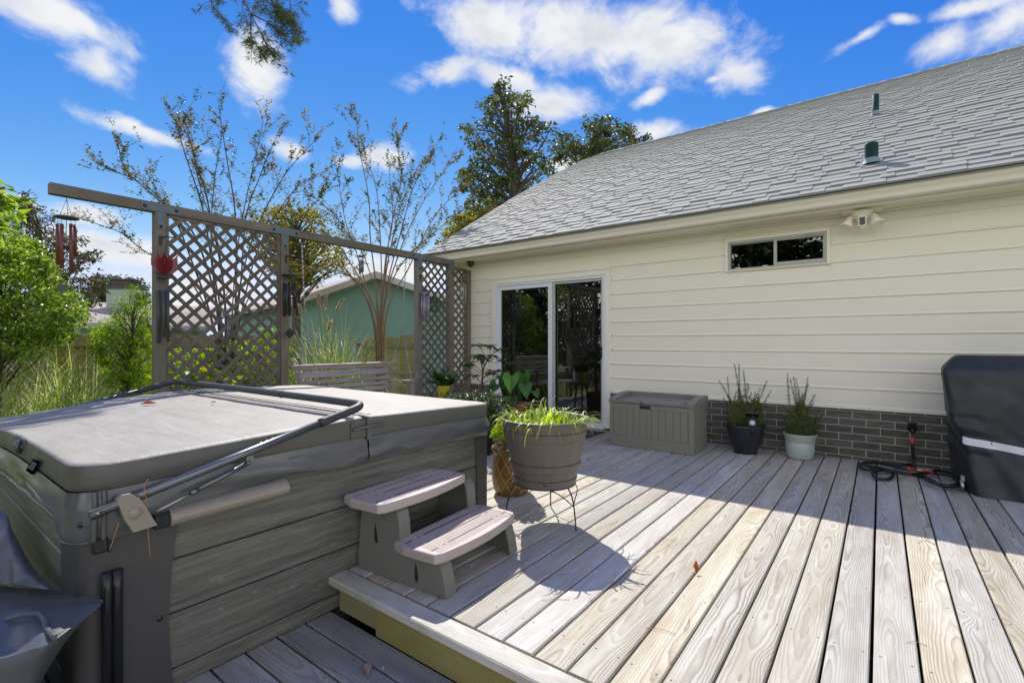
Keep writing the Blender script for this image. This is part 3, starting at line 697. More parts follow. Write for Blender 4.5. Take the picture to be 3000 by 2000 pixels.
b.r = (0.3, 0.4); b.plank((-2.24, 1.487, -0.183), (6.4, 0, 0), (0, 0, 0.146), (0, 0.03, 0), 0.003)
b.build('riser_board', M['riser'], deck)
b = MB(15)
b.plank((-1.893, 1.449, -0.177), (5.6, 0, 0), (0, 0, 0.130), (0, 0.037, 0), 0.003, 6.2)
b.build('riser_board', M['riser'], deck)
b = MB(14)                                                      # joist and dark gap at the house
b.box(-5.6, 4.0, 1.53, 6.10, -0.20, -0.06)
b.build('joist', M['soil'], deck)

low = tag(empty('lower_deck', (0, 0, -0.18)), 'lower deck of damp grey boards in front of the step', 'deck', kind='structure')
b = MB(16)
ys = [1.455, 1.313, 1.174, 1.028, 0.884]
y = 1.452
for k in range(26):
    wd = 0.1425
    x0 = -2.262 if y > 0.45 else -5.2
    if y < 0.46: x0 = -2.95
    b.plank((x0, y - wd + .006, -0.215 + (b.R.random() - .5) * .004), (6.9, 0, 0), (0, wd - 0.007 - b.R.random() * .003, 0), (0, 0, 0.035), 0.005, x0 + .61 * b.R.randint(0, 60))
    y -= wd
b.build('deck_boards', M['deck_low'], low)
b = MB(17); b.box(-4.72, -2.2, 0.44, 2.73, -0.30, -0.186); b.box(-2.9, 4.0, -2.2, 1.44, -0.42, -0.24)
b.build('joist', M['soil'], low)

# ------------------------------------------------------------------ the house
WY = 6.12; XL, XR = -6.06, 5.6
DX0, DX1, DZ1 = -5.005, -2.93, 2.20                             # sliding door casing
WX0, WX1, WZ0, WZ1 = -1.457, -0.419, 2.025, 2.405               # window casing
house = thing('house', 'cream vinyl sided house with grey shingle roof along the back of the deck', 'house', (0, WY, 0))
C0, CH = 0.5335, 0.18756
s = MB(21)
ops = [(DX0 + .03, DX1 - .03, -1, DZ1 - .03), (WX0 + .03, WX1 - .03, WZ0 + .03, WZ1 - .03)]
for k in range(11):
    z0 = C0 + CH * k; z1 = min(z0 + CH, 2.55)
    # spans of this course free of openings (split at opening heights)
    cuts = sorted({z0, z1} | {z for o in ops for z in (o[2], o[3]) if z0 < z < z1})
    for a, c in zip(cuts[:-1], cuts[1:]):
        xs = [(XL, XR)]
        for o in ops:
            if o[2] < (a + c) / 2 < o[3]:
                nx = []
                for p, q in xs:
                    if p < o[0] < q: nx.append((p, o[0]))
                    if p < o[1] < q: nx.append((o[1], q))
                    if not (p < o[0] < q) and not (p < o[1] < q): nx.append((p, q))
                xs = nx
        dY = lambda z: WY - 0.002 - 0.004 * (1 - (z - z0) / CH)
        for p, q in xs:
            nseg = max(1, int((q - p) / 0.6))
            for i in range(nseg):
                u0 = p + (q - p) * i / nseg; u1 = p + (q - p) * (i + 1) / nseg
                wv = lambda x: 0.0016 * math.sin(x * 1.9 + k * 1.7)
                if a == z0:                                    # rolled lip along the bottom edge of the course
                    pr = [(a + .024, 0.0), (a + .010, .0075), (a + .004, .0085), (a, .006)]
                    for (za, ya), (zb_, yb) in zip(pr[:-1], pr[1:]):
                        s.face([(u0, dY(zb_) + wv(u0) - yb, zb_), (u1, dY(zb_) + wv(u1) - yb, zb_), (u1, dY(za) + wv(u1) - ya, za), (u0, dY(za) + wv(u0) - ya, za)])
                    s.face([(u0, WY, a), (u1, WY, a), (u1, dY(a) + wv(u1) - .006, a), (u0, dY(a) + wv(u0) - .006, a)])
                lo = a + .024 if a == z0 else a
                s.face([(u0, dY(lo) + wv(u0), lo), (u1, dY(lo) + wv(u1), lo), (u1, dY(c), c), (u0, dY(c), c)])
s.build('siding', M['siding'], house)
# little nail tabs of the J-channels beside the openings
s = MB(22)
for k in range(11):
    z = C0 + CH * k + 0.008
    if z < DZ1: s.box(DX1 + .028, DX1 + .037, WY - .02, WY - .012, z, z + .008); s.box(DX0 - .037, DX0 - .028, WY - .02, WY - .012, z, z + .008)
s.build_split('siding_clip', M['boxgrey'], house)
# skirting brick, starter strip and the block behind
s = MB(23)
def wallquad(x0, x1, z0, z1, Y): s.face([(x0, Y, z0), (x1, Y, z0), (x1, Y, z1), (x0, Y, z1)])
wallquad(DX1, XR, -0.6, 0.5, WY + .005); wallquad(XL, DX0, -0.6, 0.5, WY + .005)
s.build('brick_skirting', M['brick'], house)
s = MB(24)
for (p, q) in ((XL, DX0), (DX1, XR)):
    s.box(p, q, WY - .016, WY + .02, 0.517, 0.534)
s.build('starter_strip', M['trim'], house)
s = MB(25)
for (p, q) in ((XL, DX0), (DX1, XR)): s.box(p, q, WY - .006, WY + .03, 0.492, 0.5165)
s.build('sill_plate', M['brick'], house)
# side and back walls and gable ends
s = MB(26)
RID_Y, RID_Z = 12.2, 6.36
for X in (XL, XR):
    s.face([(X, WY, -0.6), (X, 18.3, -0.6), (X, 18.3, 2.55), (X, RID_Y, RID_Z - .12), (X, WY, 2.55)])
s.face([(XL, 18.3, -.6), (XR, 18.3, -.6), (XR, 18.3, 2.55), (XL, 18.3, 2.55)])
s.face([(XL, WY + .02, 2.5), (XR, WY + .02, 2.5), (XR, WY + .02, 2.75), (XL, WY + .02, 2.75)])
s.build('side_wall', M['siding'], house)
# dark rooms behind the door and the window
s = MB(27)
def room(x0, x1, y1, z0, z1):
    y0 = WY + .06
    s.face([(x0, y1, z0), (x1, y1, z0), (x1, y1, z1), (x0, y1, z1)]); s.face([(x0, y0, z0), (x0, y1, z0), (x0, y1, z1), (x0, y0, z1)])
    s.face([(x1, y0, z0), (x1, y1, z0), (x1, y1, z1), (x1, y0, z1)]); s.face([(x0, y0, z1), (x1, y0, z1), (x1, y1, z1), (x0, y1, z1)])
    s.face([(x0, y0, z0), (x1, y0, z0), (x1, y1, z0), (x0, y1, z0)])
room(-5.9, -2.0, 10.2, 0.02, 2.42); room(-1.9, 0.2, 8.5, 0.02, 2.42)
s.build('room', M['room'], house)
# soffit, fascia
FY = 5.822
s = MB(28)
x = XL
while x < XR:
    x2 = min(x + 0.20, XR)
    s.box(x + .004, x2 - .004, FY + .004, WY - .018, 2.520, 2.530)
    s.box(x2 - .012, x2 + .004, FY + .004, WY - .03, 2.5225, 2.5275)
    x = x2
s.build('soffit', M['trim'], house)
s = MB(29); s.box(XL - .02, XR, FY - .018, FY, 2.512, 2.68, .002); s.box(XL, XR, WY - .03, WY - .012, 2.497, 2.519)
s.build('fascia', M['trim'], house)
s = MB(30)      # K-style gutter
gp = [(5.803, 2.648), (5.803, 2.535), (5.725, 2.535), (5.712, 2.548), (5.707, 2.585), (5.690, 2.615), (5.688, 2.640), (5.694, 2.640), (5.697, 2.618), (5.714, 2.587), (5.719, 2.552), (5.728, 2.541), (5.797, 2.541), (5.797, 2.648)]
s.prism([(XL - .03, y, z) for y, z in gp], (XR - XL + .03, 0, 0))
s.build('gutter', M['gutter'], house)
s = MB(31); s.box(XL - .03, XR, 5.683, 5.80, 2.6415, 2.6545)
s.build('drip_edge', M['driped'], house)
# roof: shingle courses on a slightly bellied slope
prof = [(5.655, 2.662), (6.355, 3.098), (8.178, 4.21), (9.916, 5.202), (11.193, 5.905), (12.2, 6.37)]
seg = []; acc = 0
for (a, c) in zip(prof[:-1], prof[1:]): l = math.hypot(c[0] - a[0], c[1] - a[1]); seg.append((acc, l, a, c)); acc += l
def slope(d):
    for s0, l, a, c in seg:
        if d <= s0 + l + 1e-6:
            f = (d - s0) / l; n = Vector((0, -(c[1] - a[1]) / l, (c[0] - a[0]) / l))
            return Vector((0, a[0] + (c[0] - a[0]) * f, a[1] + (c[1] - a[1]) * f)), n
    return Vector((0, c[0], c[1])), n
def roofpt(x, d, h=0.0):
    p, n = slope(min(d, acc)); p = p + n * h; p.x = x; return p
RX0 = XL - 0.07
s = MB(32)
EXP = 0.1365; nc = int(acc / EXP)
for i in range(nc + 1):
    d0 = i * EXP; d1 = min(acc, d0 + EXP * 1.25)
    if d0 >= acc - .02: break
    x = RX0 - s.R.random() * 0.02
    lap = False
    while x < XR + .3:
        wd = 0.10 + s.R.random() * 0.24
        x2 = min(x + wd, XR + .31)
        s.rnd(); r = s.r; lap = not lap if s.R.random() < .85 else lap
        h0, h1 = (0.022, 0.0075) if lap else (0.015, 0.0005)
        j = (s.R.random() - .5) * 0.006
        jl = s.R.random() * .012
        A, B_, C_, D_ = roofpt(x, d0 + j, h0), roofpt(x2, d0 + j, h0), roofpt(x2, d1, h1), roofpt(x, d1, h1)
        s.r = r
        s.face([A, B_, C_, D_])
        s.face([roofpt(x, d0 + j, -.004), roofpt(x2, d0 + j, -.004), B_, A])
        if lap:
            s.face([roofpt(x, d0 + j, 0), A, D_]); s.face([B_, roofpt(x2, d0 + j, 0), C_])
        x = x2
# ridge caps
x = RX0
while x < XR + .3:
    s.rnd(); x2 = x + 0.21
    p = roofpt(0, acc)
    for sg in (-1, 1):
        s.face([(x, p.y, p.z + .028), (x2, p.y, p.z + .02), (x2, p.y + sg * .13, p.z - .05), (x, p.y + sg * .13, p.z - .042)] [::sg])
    s.face([(x, p.y, p.z + .028), (x, p.y + .13, p.z - .042), (x, p.y, p.z - .0), (x, p.y - .13, p.z - .042)])
    x = x2 - .03
# back slope and under deck
s.r = (.5, .5)
p = roofpt(0, acc)
s.face([(RX0, p.y, p.z), (XR + .3, p.y, p.z), (XR + .3, 18.8, 2.6), (RX0, 18.8, 2.6)])
for s0, l, a, c in seg:
    s.face([(RX0, a[0], a[1] - .02), (RX0, c[0], c[1] - .02), (XR + .3, c[0], c[1] - .02), (XR + .3, a[0], a[1] - .02)])
s.build('roof', M['shingle'], house)
s = MB(33)      # rake board
for s0, l, a, c in seg:
    s.prism([(RX0 + .005, a[0], a[1] - .012), (RX0 + .005, c[0], c[1] - .012), (RX0 + .005, c[0], c[1] - .15), (RX0 + .005, a[0], a[1] - .15)], (0.02, 0, 0))
s.build('rake_board', M['trim'], house)
# vent pipes on the roof
def vent(x, y, r, hgt, cap, nm):
    d = min(range(0, int(acc * 500)), key=lambda k: abs(slope(k / 500)[0].y - y)) / 500
    p = roofpt(x, d, .012); n = slope(d)[1]
    v = MB(34); v.lathe(p - Vector((0, 0, .06)), [(r, 0), (r, hgt + .06)] + ([(r * 1.0, hgt + .07), (r * .9, hgt + .078), (0.001, hgt + .08)] if cap else [(r * .85, hgt + .062), (r * .85, hgt - .05), (0.001, hgt - .05)]), 20)
    o = v.build('vent_pipe', M['pvcgreen'], house)
    v = MB(35); q = p + n * .004
    ax = Vector((1, 0, 0)); ay = n.cross(ax)
    v.obox(q, ax, ay, r * 1.6, r * 1.8, .003, .001)
    v.lathe(p - n * .002, [(r * 1.45, 0), (r * 1.3, .015), (r * 1.1, .045), (r * 1.08, .055)], 20, axis=(0, -.15, 1))
    v.build('flashing', M['lead'], o)
vent(-0.053, 8.33, .040, 0.27, False, 'a'); vent(-0.073, 6.255, 0.058, 0.185, True, 'b')

# sliding door
door = MB(40)
yF = WY - .03
def bar(mb, x0, x1, z0, z1, y0, y1, bev=.002): mb.box(x0, x1, y0, y1, z0, z1, bev)
bar(door, DX0, DX0 + .075, 0.03, DZ1, yF, WY + .02); bar(door, DX1 - .075, DX1, 0.03, DZ1, yF, WY + .02)
bar(door, DX0 + .0755, DX1 - .0755, DZ1 - .075, DZ1, yF, WY + .02); bar(door, DX0, DX1, DZ1 + .0005, DZ1 + .02, yF - .012, WY)
bar(door, DX0 + .0755, DX1 - .0755, 0.012, 0.05, yF - .02, WY + .08)
dcase = door.build('sliding_door', M['trim'], house)
door = MB(41); ix0, ix1, iz0, iz1 = DX0 + .076, DX1 - .076, .051, DZ1 - .076
bar(door, ix0, ix0 + .04, iz0, iz1, WY - .02, WY + .07); bar(door, ix1 - .04, ix1, iz0, iz1, WY - .02, WY + .07)
bar(door, ix0 + .0405, ix1 - .0405, iz1 - .035, iz1, WY - .02, WY + .07); bar(door, ix0 + .0405, ix1 - .0405, iz0, iz0 + .03, WY - .02, WY + .07)
xm = -3.905
# fixed leaf at the left, nearer the yard
fx0, fx1, fz0, fz1 = ix0 + .041, xm + .035, iz0 + .031, iz1 - .036
bar(door, fx0, fx0 + .05, fz0, fz1, WY - .005, WY + .03); bar(door, fx1 - .065, fx1, fz0, fz1, WY - .012, WY + .03)
bar(door, fx0 + .0505, fx1 - .0655, fz1 - .06, fz1, WY - .005, WY + .03); bar(door, fx0 + .0505, fx1 - .0655, fz0, fz0 + .09, WY - .005, WY + .03)
door.build('frame', M['white'], dcase)
door = MB(42)
sx0, sx1 = xm + .036, ix1 - .041
bar(door, sx0, sx0 + .04, fz0, fz1, WY + .0, WY + .028); bar(door, sx1 - .03, sx1, fz0, fz1, WY + .0, WY + .028)
bar(door, sx0 + .0405, sx1 - .0305, fz1 - .035, fz1, WY, WY + .028); bar(door, sx0 + .0405, sx1 - .0305, fz0, fz0 + .05, WY, WY + .028)
door.build('screen_frame', M['alum'], dcase)
door = MB(43); door.face([(fx0 + .04, WY + .018, fz0 + .08), (fx1 - .06, WY + .018, fz0 + .08), (fx1 - .06, WY + .018, fz1 - .05), (fx0 + .04, WY + .018, fz1 - .05)])
door.build('pane', M['glass'], dcase)
door = MB(43); door.face([(sx0 + .03, WY + .05, fz0 + .04), (sx1 - .02, WY + .05, fz0 + .04), (sx1 - .02, WY + .05, fz1 - .03), (sx0 + .03, WY + .05, fz1 - .03)])
door.build('pane', M['glass'], dcase)
door = MB(44); door.face([(sx0 + .03, WY + .070, fz0 + .04), (sx1 - .02, WY + .070, fz0 + .04), (sx1 - .02, WY + .070, fz1 - .03), (sx0 + .03, WY + .070, fz1 - .03)])
door.build('insect_screen', M['screen'], dcase)
door = MB(45); door.box(sx1 - .024, sx1 - .004, WY - .03, WY - .001, .98, 1.14, .008); door.build('handle', M['black'], dcase)
door = MB(46)   # curtain drawn to one side inside
door.grid(lambda u, v: Vector((sx0 + .01 + u * .19 - .06 * (1 - v) * u * .3, WY + .16 + .035 * math.sin(u * 22 + v) , 0.10 + v * 2.0)), 40, 6)
door.build('curtain', M['curtain'], dcase)
door = MB(47)   # pale lamp shade and picture seen dimly in the room
door.lathe((-4.15, 8.6, 0.85), [(.13, 0), (.11, .0), (.10, .28), (.12, .28)], 20); 
door.build('room_lamp', M['lens'], dcase)

# high slider window
wn = MB(50); yo = WY - .035
bar(wn, WX0, WX0 + .03, WZ0, WZ1, yo, WY); bar(wn, WX1 - .03, WX1, WZ0, WZ1, yo, WY)
bar(wn, WX0 + .0305, WX1 - .0305, WZ1 - .035, WZ1, yo, WY); bar(wn, WX0 + .0305, WX1 - .0305, WZ0, WZ0 + .012, yo, WY); bar(wn, WX0, WX1, WZ1 + .0005, WZ1 + .012, yo - .01, WY)
win = wn.build('window', M['trim'], house)
wn = MB(51); a0, a1, c0, c1 = WX0 + .031, WX1 - .031, WZ0 + .0125, WZ1 - .0355; mid_ = (a0 + a1) / 2
bar(wn, a0, a0 + .022, c0, c1, WY - .022, WY + .05); bar(wn, a1 - .022, a1, c0, c1, WY - .022, WY + .05)
bar(wn, a0 + .0225, a1 - .0225, c1 - .024, c1, WY - .022, WY + .05); bar(wn, a0 + .0225, a1 - .0225, c0, c0 + .02, WY - .022, WY + .05)
bar(wn, mid_ - .012, mid_ + .018, c0 + .0205, c1 - .0245, WY - .018, WY + .03)
bar(wn, mid_ + .0185, a1 - .0225, c0 + .0205, c0 + .055, WY - .01, WY + .02); bar(wn, mid_ + .0185, a1 - .0225, c1 - .04, c1 - .0245, WY - .01, WY + .02); bar(wn, a1 - .035, a1 - .0225, c0 + .0555, c1 - .0405, WY - .01, WY + .02)
bar(wn, a0 + .0225, mid_ - .0125, c1 - .036, c1 - .0245, WY + .01, WY + .03)
wn.build('frame', M['alum'], win)
wn = MB(52)
for (x0, x1, Y) in ((a0 + .02, mid_, WY + .025), (mid_, a1 - .02, WY + .008)):
    wn.face([(x0, Y, c0 + .015), (x1, Y, c0 + .015), (x1, Y, c1 - .02), (x0, Y, c1 - .02)])
    wn.build('pane', M['glass'], win); wn = MB(53)
for xx in (a0 + .10, mid_ - .10):
    wn = MB(54); bar(wn, xx - .025, xx + .025, c0 + .0205, c0 + .033, WY - .005, WY + .012); wn.build('latch', M['white'], win)

# flood light with camera under the soffit
lt = MB(60); lx, ly = -0.147, 5.99
lt.box(lx - .17, lx + .17, ly - .075, ly + .085, 2.498, 2.5195, .003)
lt.lathe((lx, ly - .01, 2.42), [(0.001, 0), (.045, 0), (.055, .02), (.085, .05), (.10, .078)], 24)
light = lt.build('security_light', M['trim'], house)
lt = MB(61); cx_, cy_ = lx + .005, ly - .055
lt.box(cx_ - .035, cx_ + .035, cy_ - .045, cy_ + .04, 2.335, 2.455, .01); lt.ball((cx_, cy_ - .0, 2.337), .028)
lt.build('camera', M['trim'], light)
lt = MB(62); lt.box(cx_ - .022, cx_ + .024, cy_ - .0475, cy_ - .0452, 2.352, 2.428, .0005); lt.build('lens', M['glossblack'], light)
for sg in (-1, 1):
    lt = MB(63); hc = Vector((lx + sg * .115, ly - .06, 2.39)); ax = Vector((sg * .35, -.45, -1)).normalized()
    lt.lathe(hc, [(0.001, -.075), (.022, -.075), (.028, -.05), (.034, -.02), (.052, .03), (.055, .05), (.048, .05), (.03, .03), (.001, .028)], 24, axis=ax)
    lt.tube([(lx + sg * .05, ly - .01, 2.455), tuple(hc - ax * .06)], .016, 10)
    h = lt.build('lamp_head', M['trim'], light)
    lt = MB(64); lt.disc(hc + ax * .044, .045, 24, axis=ax); lt.build('lens', M['lens'], light)
# dome camera
lt = MB(65); lt.lathe((-5.36, 5.985, 2.5195), [(.001, 0), (.062, 0), (.062, -.012), (.055, -.022), (.05, -.05), (.036, -.075), (.015, -.088), (.001, -.09)], 24)
dm = lt.build('dome_camera', M['charcoal'], house)
lt = MB(66); lt.lathe((-5.345, 5.95, 2.455), [(.026, -.02), (.026, .012), (.001, .014)], 18, axis=(.45, -1, -.35)); lt.build('lens', M['glossblack'], dm)
# hose tap on the brick
tp = MB(67); tx = 0.246
tp.lathe((tx, WY + .004, .37), [(.04, 0), (.04, .006), (.018, .01), (.018, .05)], 18, axis=(0, -1, 0)); tp.tube([(tx, WY - .05, .37), (tx, WY - .085, .365), (tx, WY - .095, .33)], .014, 10)
tp.lathe((tx, WY - .05, .385), [(.008, 0), (.008, .03), (.035, .03), (.038, .036), (.035, .042), (.001, .043)], 16)
tp.build('tap', M['black'], house)

# doormat
dm = MB(70); dm.box(-3.75, -2.93, 5.45, 5.94, 0.003, 0.012, .003)
mo = dm.build('doormat', M['mat']); tag(mo, 'dark rubber doormat with a pebble pattern below the sliding door', 'doormat')
dm = MB(71)
R = random.Random(5)
for i in range(9):
    for j in range(6):
        cx_, cy_ = -3.71 + .091 * i + R.uniform(-.012, .012) + (.04 if j % 2 else 0), 5.487 + .083 * j + R.uniform(-.01, .01)
        if cx_ > -2.985: continue
        n = 6; rr = [R.uniform(.033, .043) for _ in range(n)]; a0 = R.random() * 6
        dm.prism([(cx_ + rr[k] * math.cos(a0 + k * 6.283 / n), cy_ + rr[k] * .9 * math.sin(a0 + k * 6.283 / n), .0105) for k in range(n)], (0, 0, .005))
dm.build('pebble_relief', M['mat2'], mo)
# ------------------------------------------------------------------ hot tub
def catmull(pts, n=8):
    P = [Vector(p) for p in pts]; P = [P[0] * 2 - P[1]] + P + [P[-1] * 2 - P[-2]]; o = []
    for i in range(1, len(P) - 2):
        for k in range(n):
            t = k / n; a, b_, c, d = P[i - 1], P[i], P[i + 1], P[i + 2]
            o.append(0.5 * ((2 * b_) + (c - a) * t + (2 * a - 5 * b_ + 4 * c - d) * t * t + (3 * b_ - a - 3 * c + d) * t ** 3))
    o.append(P[-2]); return o
def nz(x, y=0.0, z=0.0): return mnoise.noise(Vector((x, y, z)))

TX0, TX1, TY0, TY1, TB = -4.705, -2.245, 0.455, 2.705, -0.18
tub = thing('hot_tub', 'square grey hot tub with closed vinyl cover and dark corner panels', 'hot tub', (-3.475, 1.58, TB))
mb = MB(101); mb.box(TX0 + .02, TX1 - .03, TY0 + .02, TY1 - .02, TB, .60); core = mb.build('cabinet', M['tubcorner'], tub)
mb = MB(102)
edges = [TB + .002, -.10, .122, .336, .60]
for a, c in zip(edges[:-1], edges[1:]):
    mb.plank((TX1 - .029, .60, a + .003), (0, 1.99, 0), (0, 0, c - a - .006), (.024, 0, 0), .004)
mb.build('side_panel', M['tubwood'], tub)
mb = MB(103)
edges = [TB + .002, -.05, .175, .40, .60]
for a, c in zip(edges[:-1], edges[1:]):
    mb.plank((-4.5, TY0 + .019, a + .003), (2.08, 0, 0), (0, 0, c - a - .006), (0, -.02, 0), .004)
mb.build('side_panel', M['tubwood'], tub)
def corner(ycs, y_out, sgn, nm):
    """moulded corner post on the step side with a bowed inner edge, wrapping round the corner"""
    mb = MB(104); n = 16; zs = [TB + .001 + (.60 - TB) * i / n for i in range(n + 1)]
    inner = [ycs(z) for z in zs]
    xo = TX1 + .004
    for i in range(n):
        mb.face([(xo, inner[i], zs[i]), (xo, y_out - sgn * .05, zs[i]), (xo, y_out - sgn * .05, zs[i + 1]), (xo, inner[i + 1], zs[i + 1])][::1 if sgn < 0 else -1], None)
        mb.face([(xo, inner[i], zs[i]), (xo, inner[i + 1], zs[i + 1]), (xo - .03, inner[i + 1], zs[i + 1]), (xo - .03, inner[i], zs[i])])
    m_ = 8
    for k in range(m_):
        a0, a1 = math.pi / 2 * k / m_, math.pi / 2 * (k + 1) / m_
        p = lambda a: (xo - .05 + .05 * math.cos(a), y_out - sgn * .05 + sgn * .05 * math.sin(a))
        (xa, ya), (xb, yb) = p(a0), p(a1)
        mb.face([(xa, ya, zs[0]), (xb, yb, zs[0]), (xb, yb, zs[-1]), (xa, ya, zs[-1])], None, True)
    mb.box(xo - .22, xo - .05, min(y_out, y_out - sgn * .03), max(y_out, y_out - sgn * .03), zs[0], zs[-1])
    return mb.build('corner_panel', M['tubcorner'], tub)
cl = corner(lambda z: .762 - .036 * max(0, 1 - ((z - .10) / .40) ** 2) , TY0 - .008, -1, 'l')
corner(lambda z: 2.552 + .022 * max(0, 1 - ((z - .10) / .42) ** 2), TY1 + .004, 1, 'r')
mb = MB(105)
for (y, z) in ((.695, .125), (.46, .56)):
    mb.lathe((TX1 + .004, y, z), [(.011, 0), (.009, .003), (.001, .004)], 12, axis=(1, 0, 0))
mb.build_split('screw', M['black'], cl)

# cover: two foam halves under vinyl, hinge between, skirt below
CX0, CX1, CY0, CY1 = TX0 - .012, TX1 + .012, .442, 2.718
HING = 1.648
def ztop(x, y):
    z = .800 - .034 * min(1, abs(y - HING) / 1.1) ** 1.0
    z -= .075 * math.exp(-((x + 4.65) / .85) ** 2 - ((y - .40) / .62) ** 2)
    z += .0035 * nz(x * 2.3, y * 2.1, 1.7) + .0015 * nz(x * 7, y * 9, 4)
    return z
cover = None
def half(y0, y1, rc, seed, outer):
    """rounded slab; rc = radii of the four corners starting (x1,y0) counterclockwise"""
    outl = []
    cs = [((CX1, y0), rc[0], -90), ((CX1, y1), rc[1], 0), ((CX0, y1), rc[2], 90), ((CX0, y0), rc[3], 180)]
    sg = [(-1, 1), (-1, -1), (1, -1), (1, 1)]
    for ((cx, cy), r, a0), (sx, sy) in zip(cs, sg):
        k = 10
        for i in range(k + 1):
            a = math.radians(a0 + 90 * i / k); outl.append((cx + sx * r + r * math.cos(a), cy + sy * r + r * math.sin(a)))
    # densify straight runs
    o2 = []
    for i in range(len(outl)):
        a, b_ = Vector(outl[i]), Vector(outl[(i + 1) % len(outl)]); n = max(1, int((b_ - a).length / .07))
        for k in range(n): o2.append(a + (b_ - a) * k / n)
    c = Vector(((CX0 + CX1) / 2, (y0 + y1) / 2)); N = len(o2); mb = MB(seed); base = 0
    fr = [1.0, .9955, .985, .96, .9, .8, .65, .5, .35, .2, .08]
    rings = []
    for k, f in enumerate(fr):
        rg = []
        for p in o2:
            q = c + (p - c) * f; dz = -0.009 if k == 0 else (-.003 if k == 1 else 0)
            mb.v.append((q.x, q.y, ztop(q.x, q.y) + dz)); rg.append(len(mb.v) - 1)
        rings.append(rg)
    for a, b_ in zip(rings[:-1], rings[1:]):
        for i in range(N): mb.idx([a[i], a[(i + 1) % N], b_[(i + 1) % N], b_[i]], None, True)
    mb.v.append((c.x, c.y, ztop(c.x, c.y))); ci = len(mb.v) - 1
    for i in range(N): mb.idx([rings[-1][i], rings[-1][(i + 1) % N], ci], None, True)
    top = mb
    sd = MB(seed + 1); rows = 6; prev = None
    for k in range(rows + 1):
        f = k / rows; rg = []
        for p in o2:
            zt = ztop(p.x, p.y) - .009; zz = zt + (min(.683, zt - .09) - zt) * f
            q = p + (p - c).normalized() * (.006 * math.sin(f * math.pi) + .003 * nz(p.x * 3, p.y * 3, f * 2))
            sd.v.append((q.x, q.y, zz)); rg.append(len(sd.v) - 1)
        if prev:
            for i in range(N): sd.idx([rg[i], rg[(i + 1) % N], prev[(i + 1) % N], prev[i]], None, True)
        prev = rg
    return top, sd
h1, s1 = half(CY0, HING - .014, (.13, .03, .03, .13), 110, 'l')
h2, s2 = half(HING + .014, CY1, (.03, .09, .13, .03), 112, 'r')
cover = h1.build('cover', M['cover'], tub)
h2.build('cover_half', M['cover'], cover)
for s_ in (s1, s2): s_.build('cover_flank', M['cover_side_shaded'], cover)
mb = MB(114); mb.box(CX0 + .012, CX1 - .02, HING - .016, HING + .016, .69, .782)
mb.build('hinge_strip', M['skirt'], cover)
mb = MB(115)        # sewn welts either side of the hinge
for yy in (HING - .055, HING - .012, HING + .05): mb.tube([(CX0 + .03 + (CX1 - CX0 - .06) * i / 30, yy, ztop(CX0 + (CX1 - CX0) * i / 30, yy) + .0005) for i in range(31)], .0032, 6)
mb.build('welt', M['cover_side_shaded'], cover)
# skirt hanging round the edge with loose folds
def skirt(y0, y1, seed, endfold):
    mb = MB(seed); path = []
    r = .10
    if endfold == 0:      # from the hinge on the step side, round the near corner, along the near side
        path = [(CX1 + .004, y1 - (y1 - y0 - r) * i / 40) for i in range(41)]
        path += [(CX1 + .004 - r + r * math.cos(a), y0 - .004 + r + r * math.sin(a)) for a in [-math.pi / 2 * k / 8 for k in range(1, 9)]]
        path += [(CX1 - r - (CX1 - CX0 - r) * i / 50, y0 - .004) for i in range(1, 51)]
    else:
        path = [(CX1 + .004, y0 + (y1 - y0 - r) * i / 36) for i in range(37)]
        path += [(CX1 + .004 - r + r * math.cos(a), y1 + .004 - r + r * math.sin(a)) for a in [math.pi / 2 * k / 8 for k in range(1, 9)]]
        path += [(CX1 - r - (CX1 - CX0 - r) * i / 40, y1 + .004) for i in range(1, 41)]
    rows = 9; grid = []
    n = len(path)
    for j in range(rows + 1):
        f = j / rows; row = []
        for i, (x, y) in enumerate(path):
            a = Vector(path[max(0, i - 1)]); b_ = Vector(path[min(n - 1, i + 1)]); t = (b_ - a).normalized(); nr = Vector((t.y, -t.x))
            if nr.dot(Vector((x, y)) - Vector((-3.47, 1.58))) < 0: nr = -nr
            s_ = i / n
            drop = .125 + .012 * nz(s_ * 9 + seed, 2.2) + .006 * nz(s_ * 31, seed)
            if endfold == 0 and y < 1.0 and x > -2.4: drop += .055 * (1 - max(0, (y - .45) / .55))
            fold = .013 * nz(s_ * 9 + f * 1.7, seed, f) + .004 * nz(s_ * 22 - f * 3.0, seed * 2, f * 2)
            ofs = .003 + f * .005 + math.sin(f * math.pi * .9) * (.012 + fold) + f * f * fold * .5
            if j == rows: ofs -= .003
            zt0 = min(.689, ztop(x, y) - .098)
            row.append((x + nr.x * ofs, y + nr.y * ofs, zt0 - drop * f))
        grid.append(row)
    mb.grid(lambda u, v: grid[round(v * rows)][round(u * (n - 1))], n - 1, rows)
    o = mb.build('skirt', M['skirt'], cover)
    hem = MB(seed + 1); hem.tube(grid[-1], .0032, 6); hem.build('hem', M['skirt'], cover)
    return o
skirt(CY0, HING - .004, 120, 0); skirt(HING + .004, CY1, 122, 1)
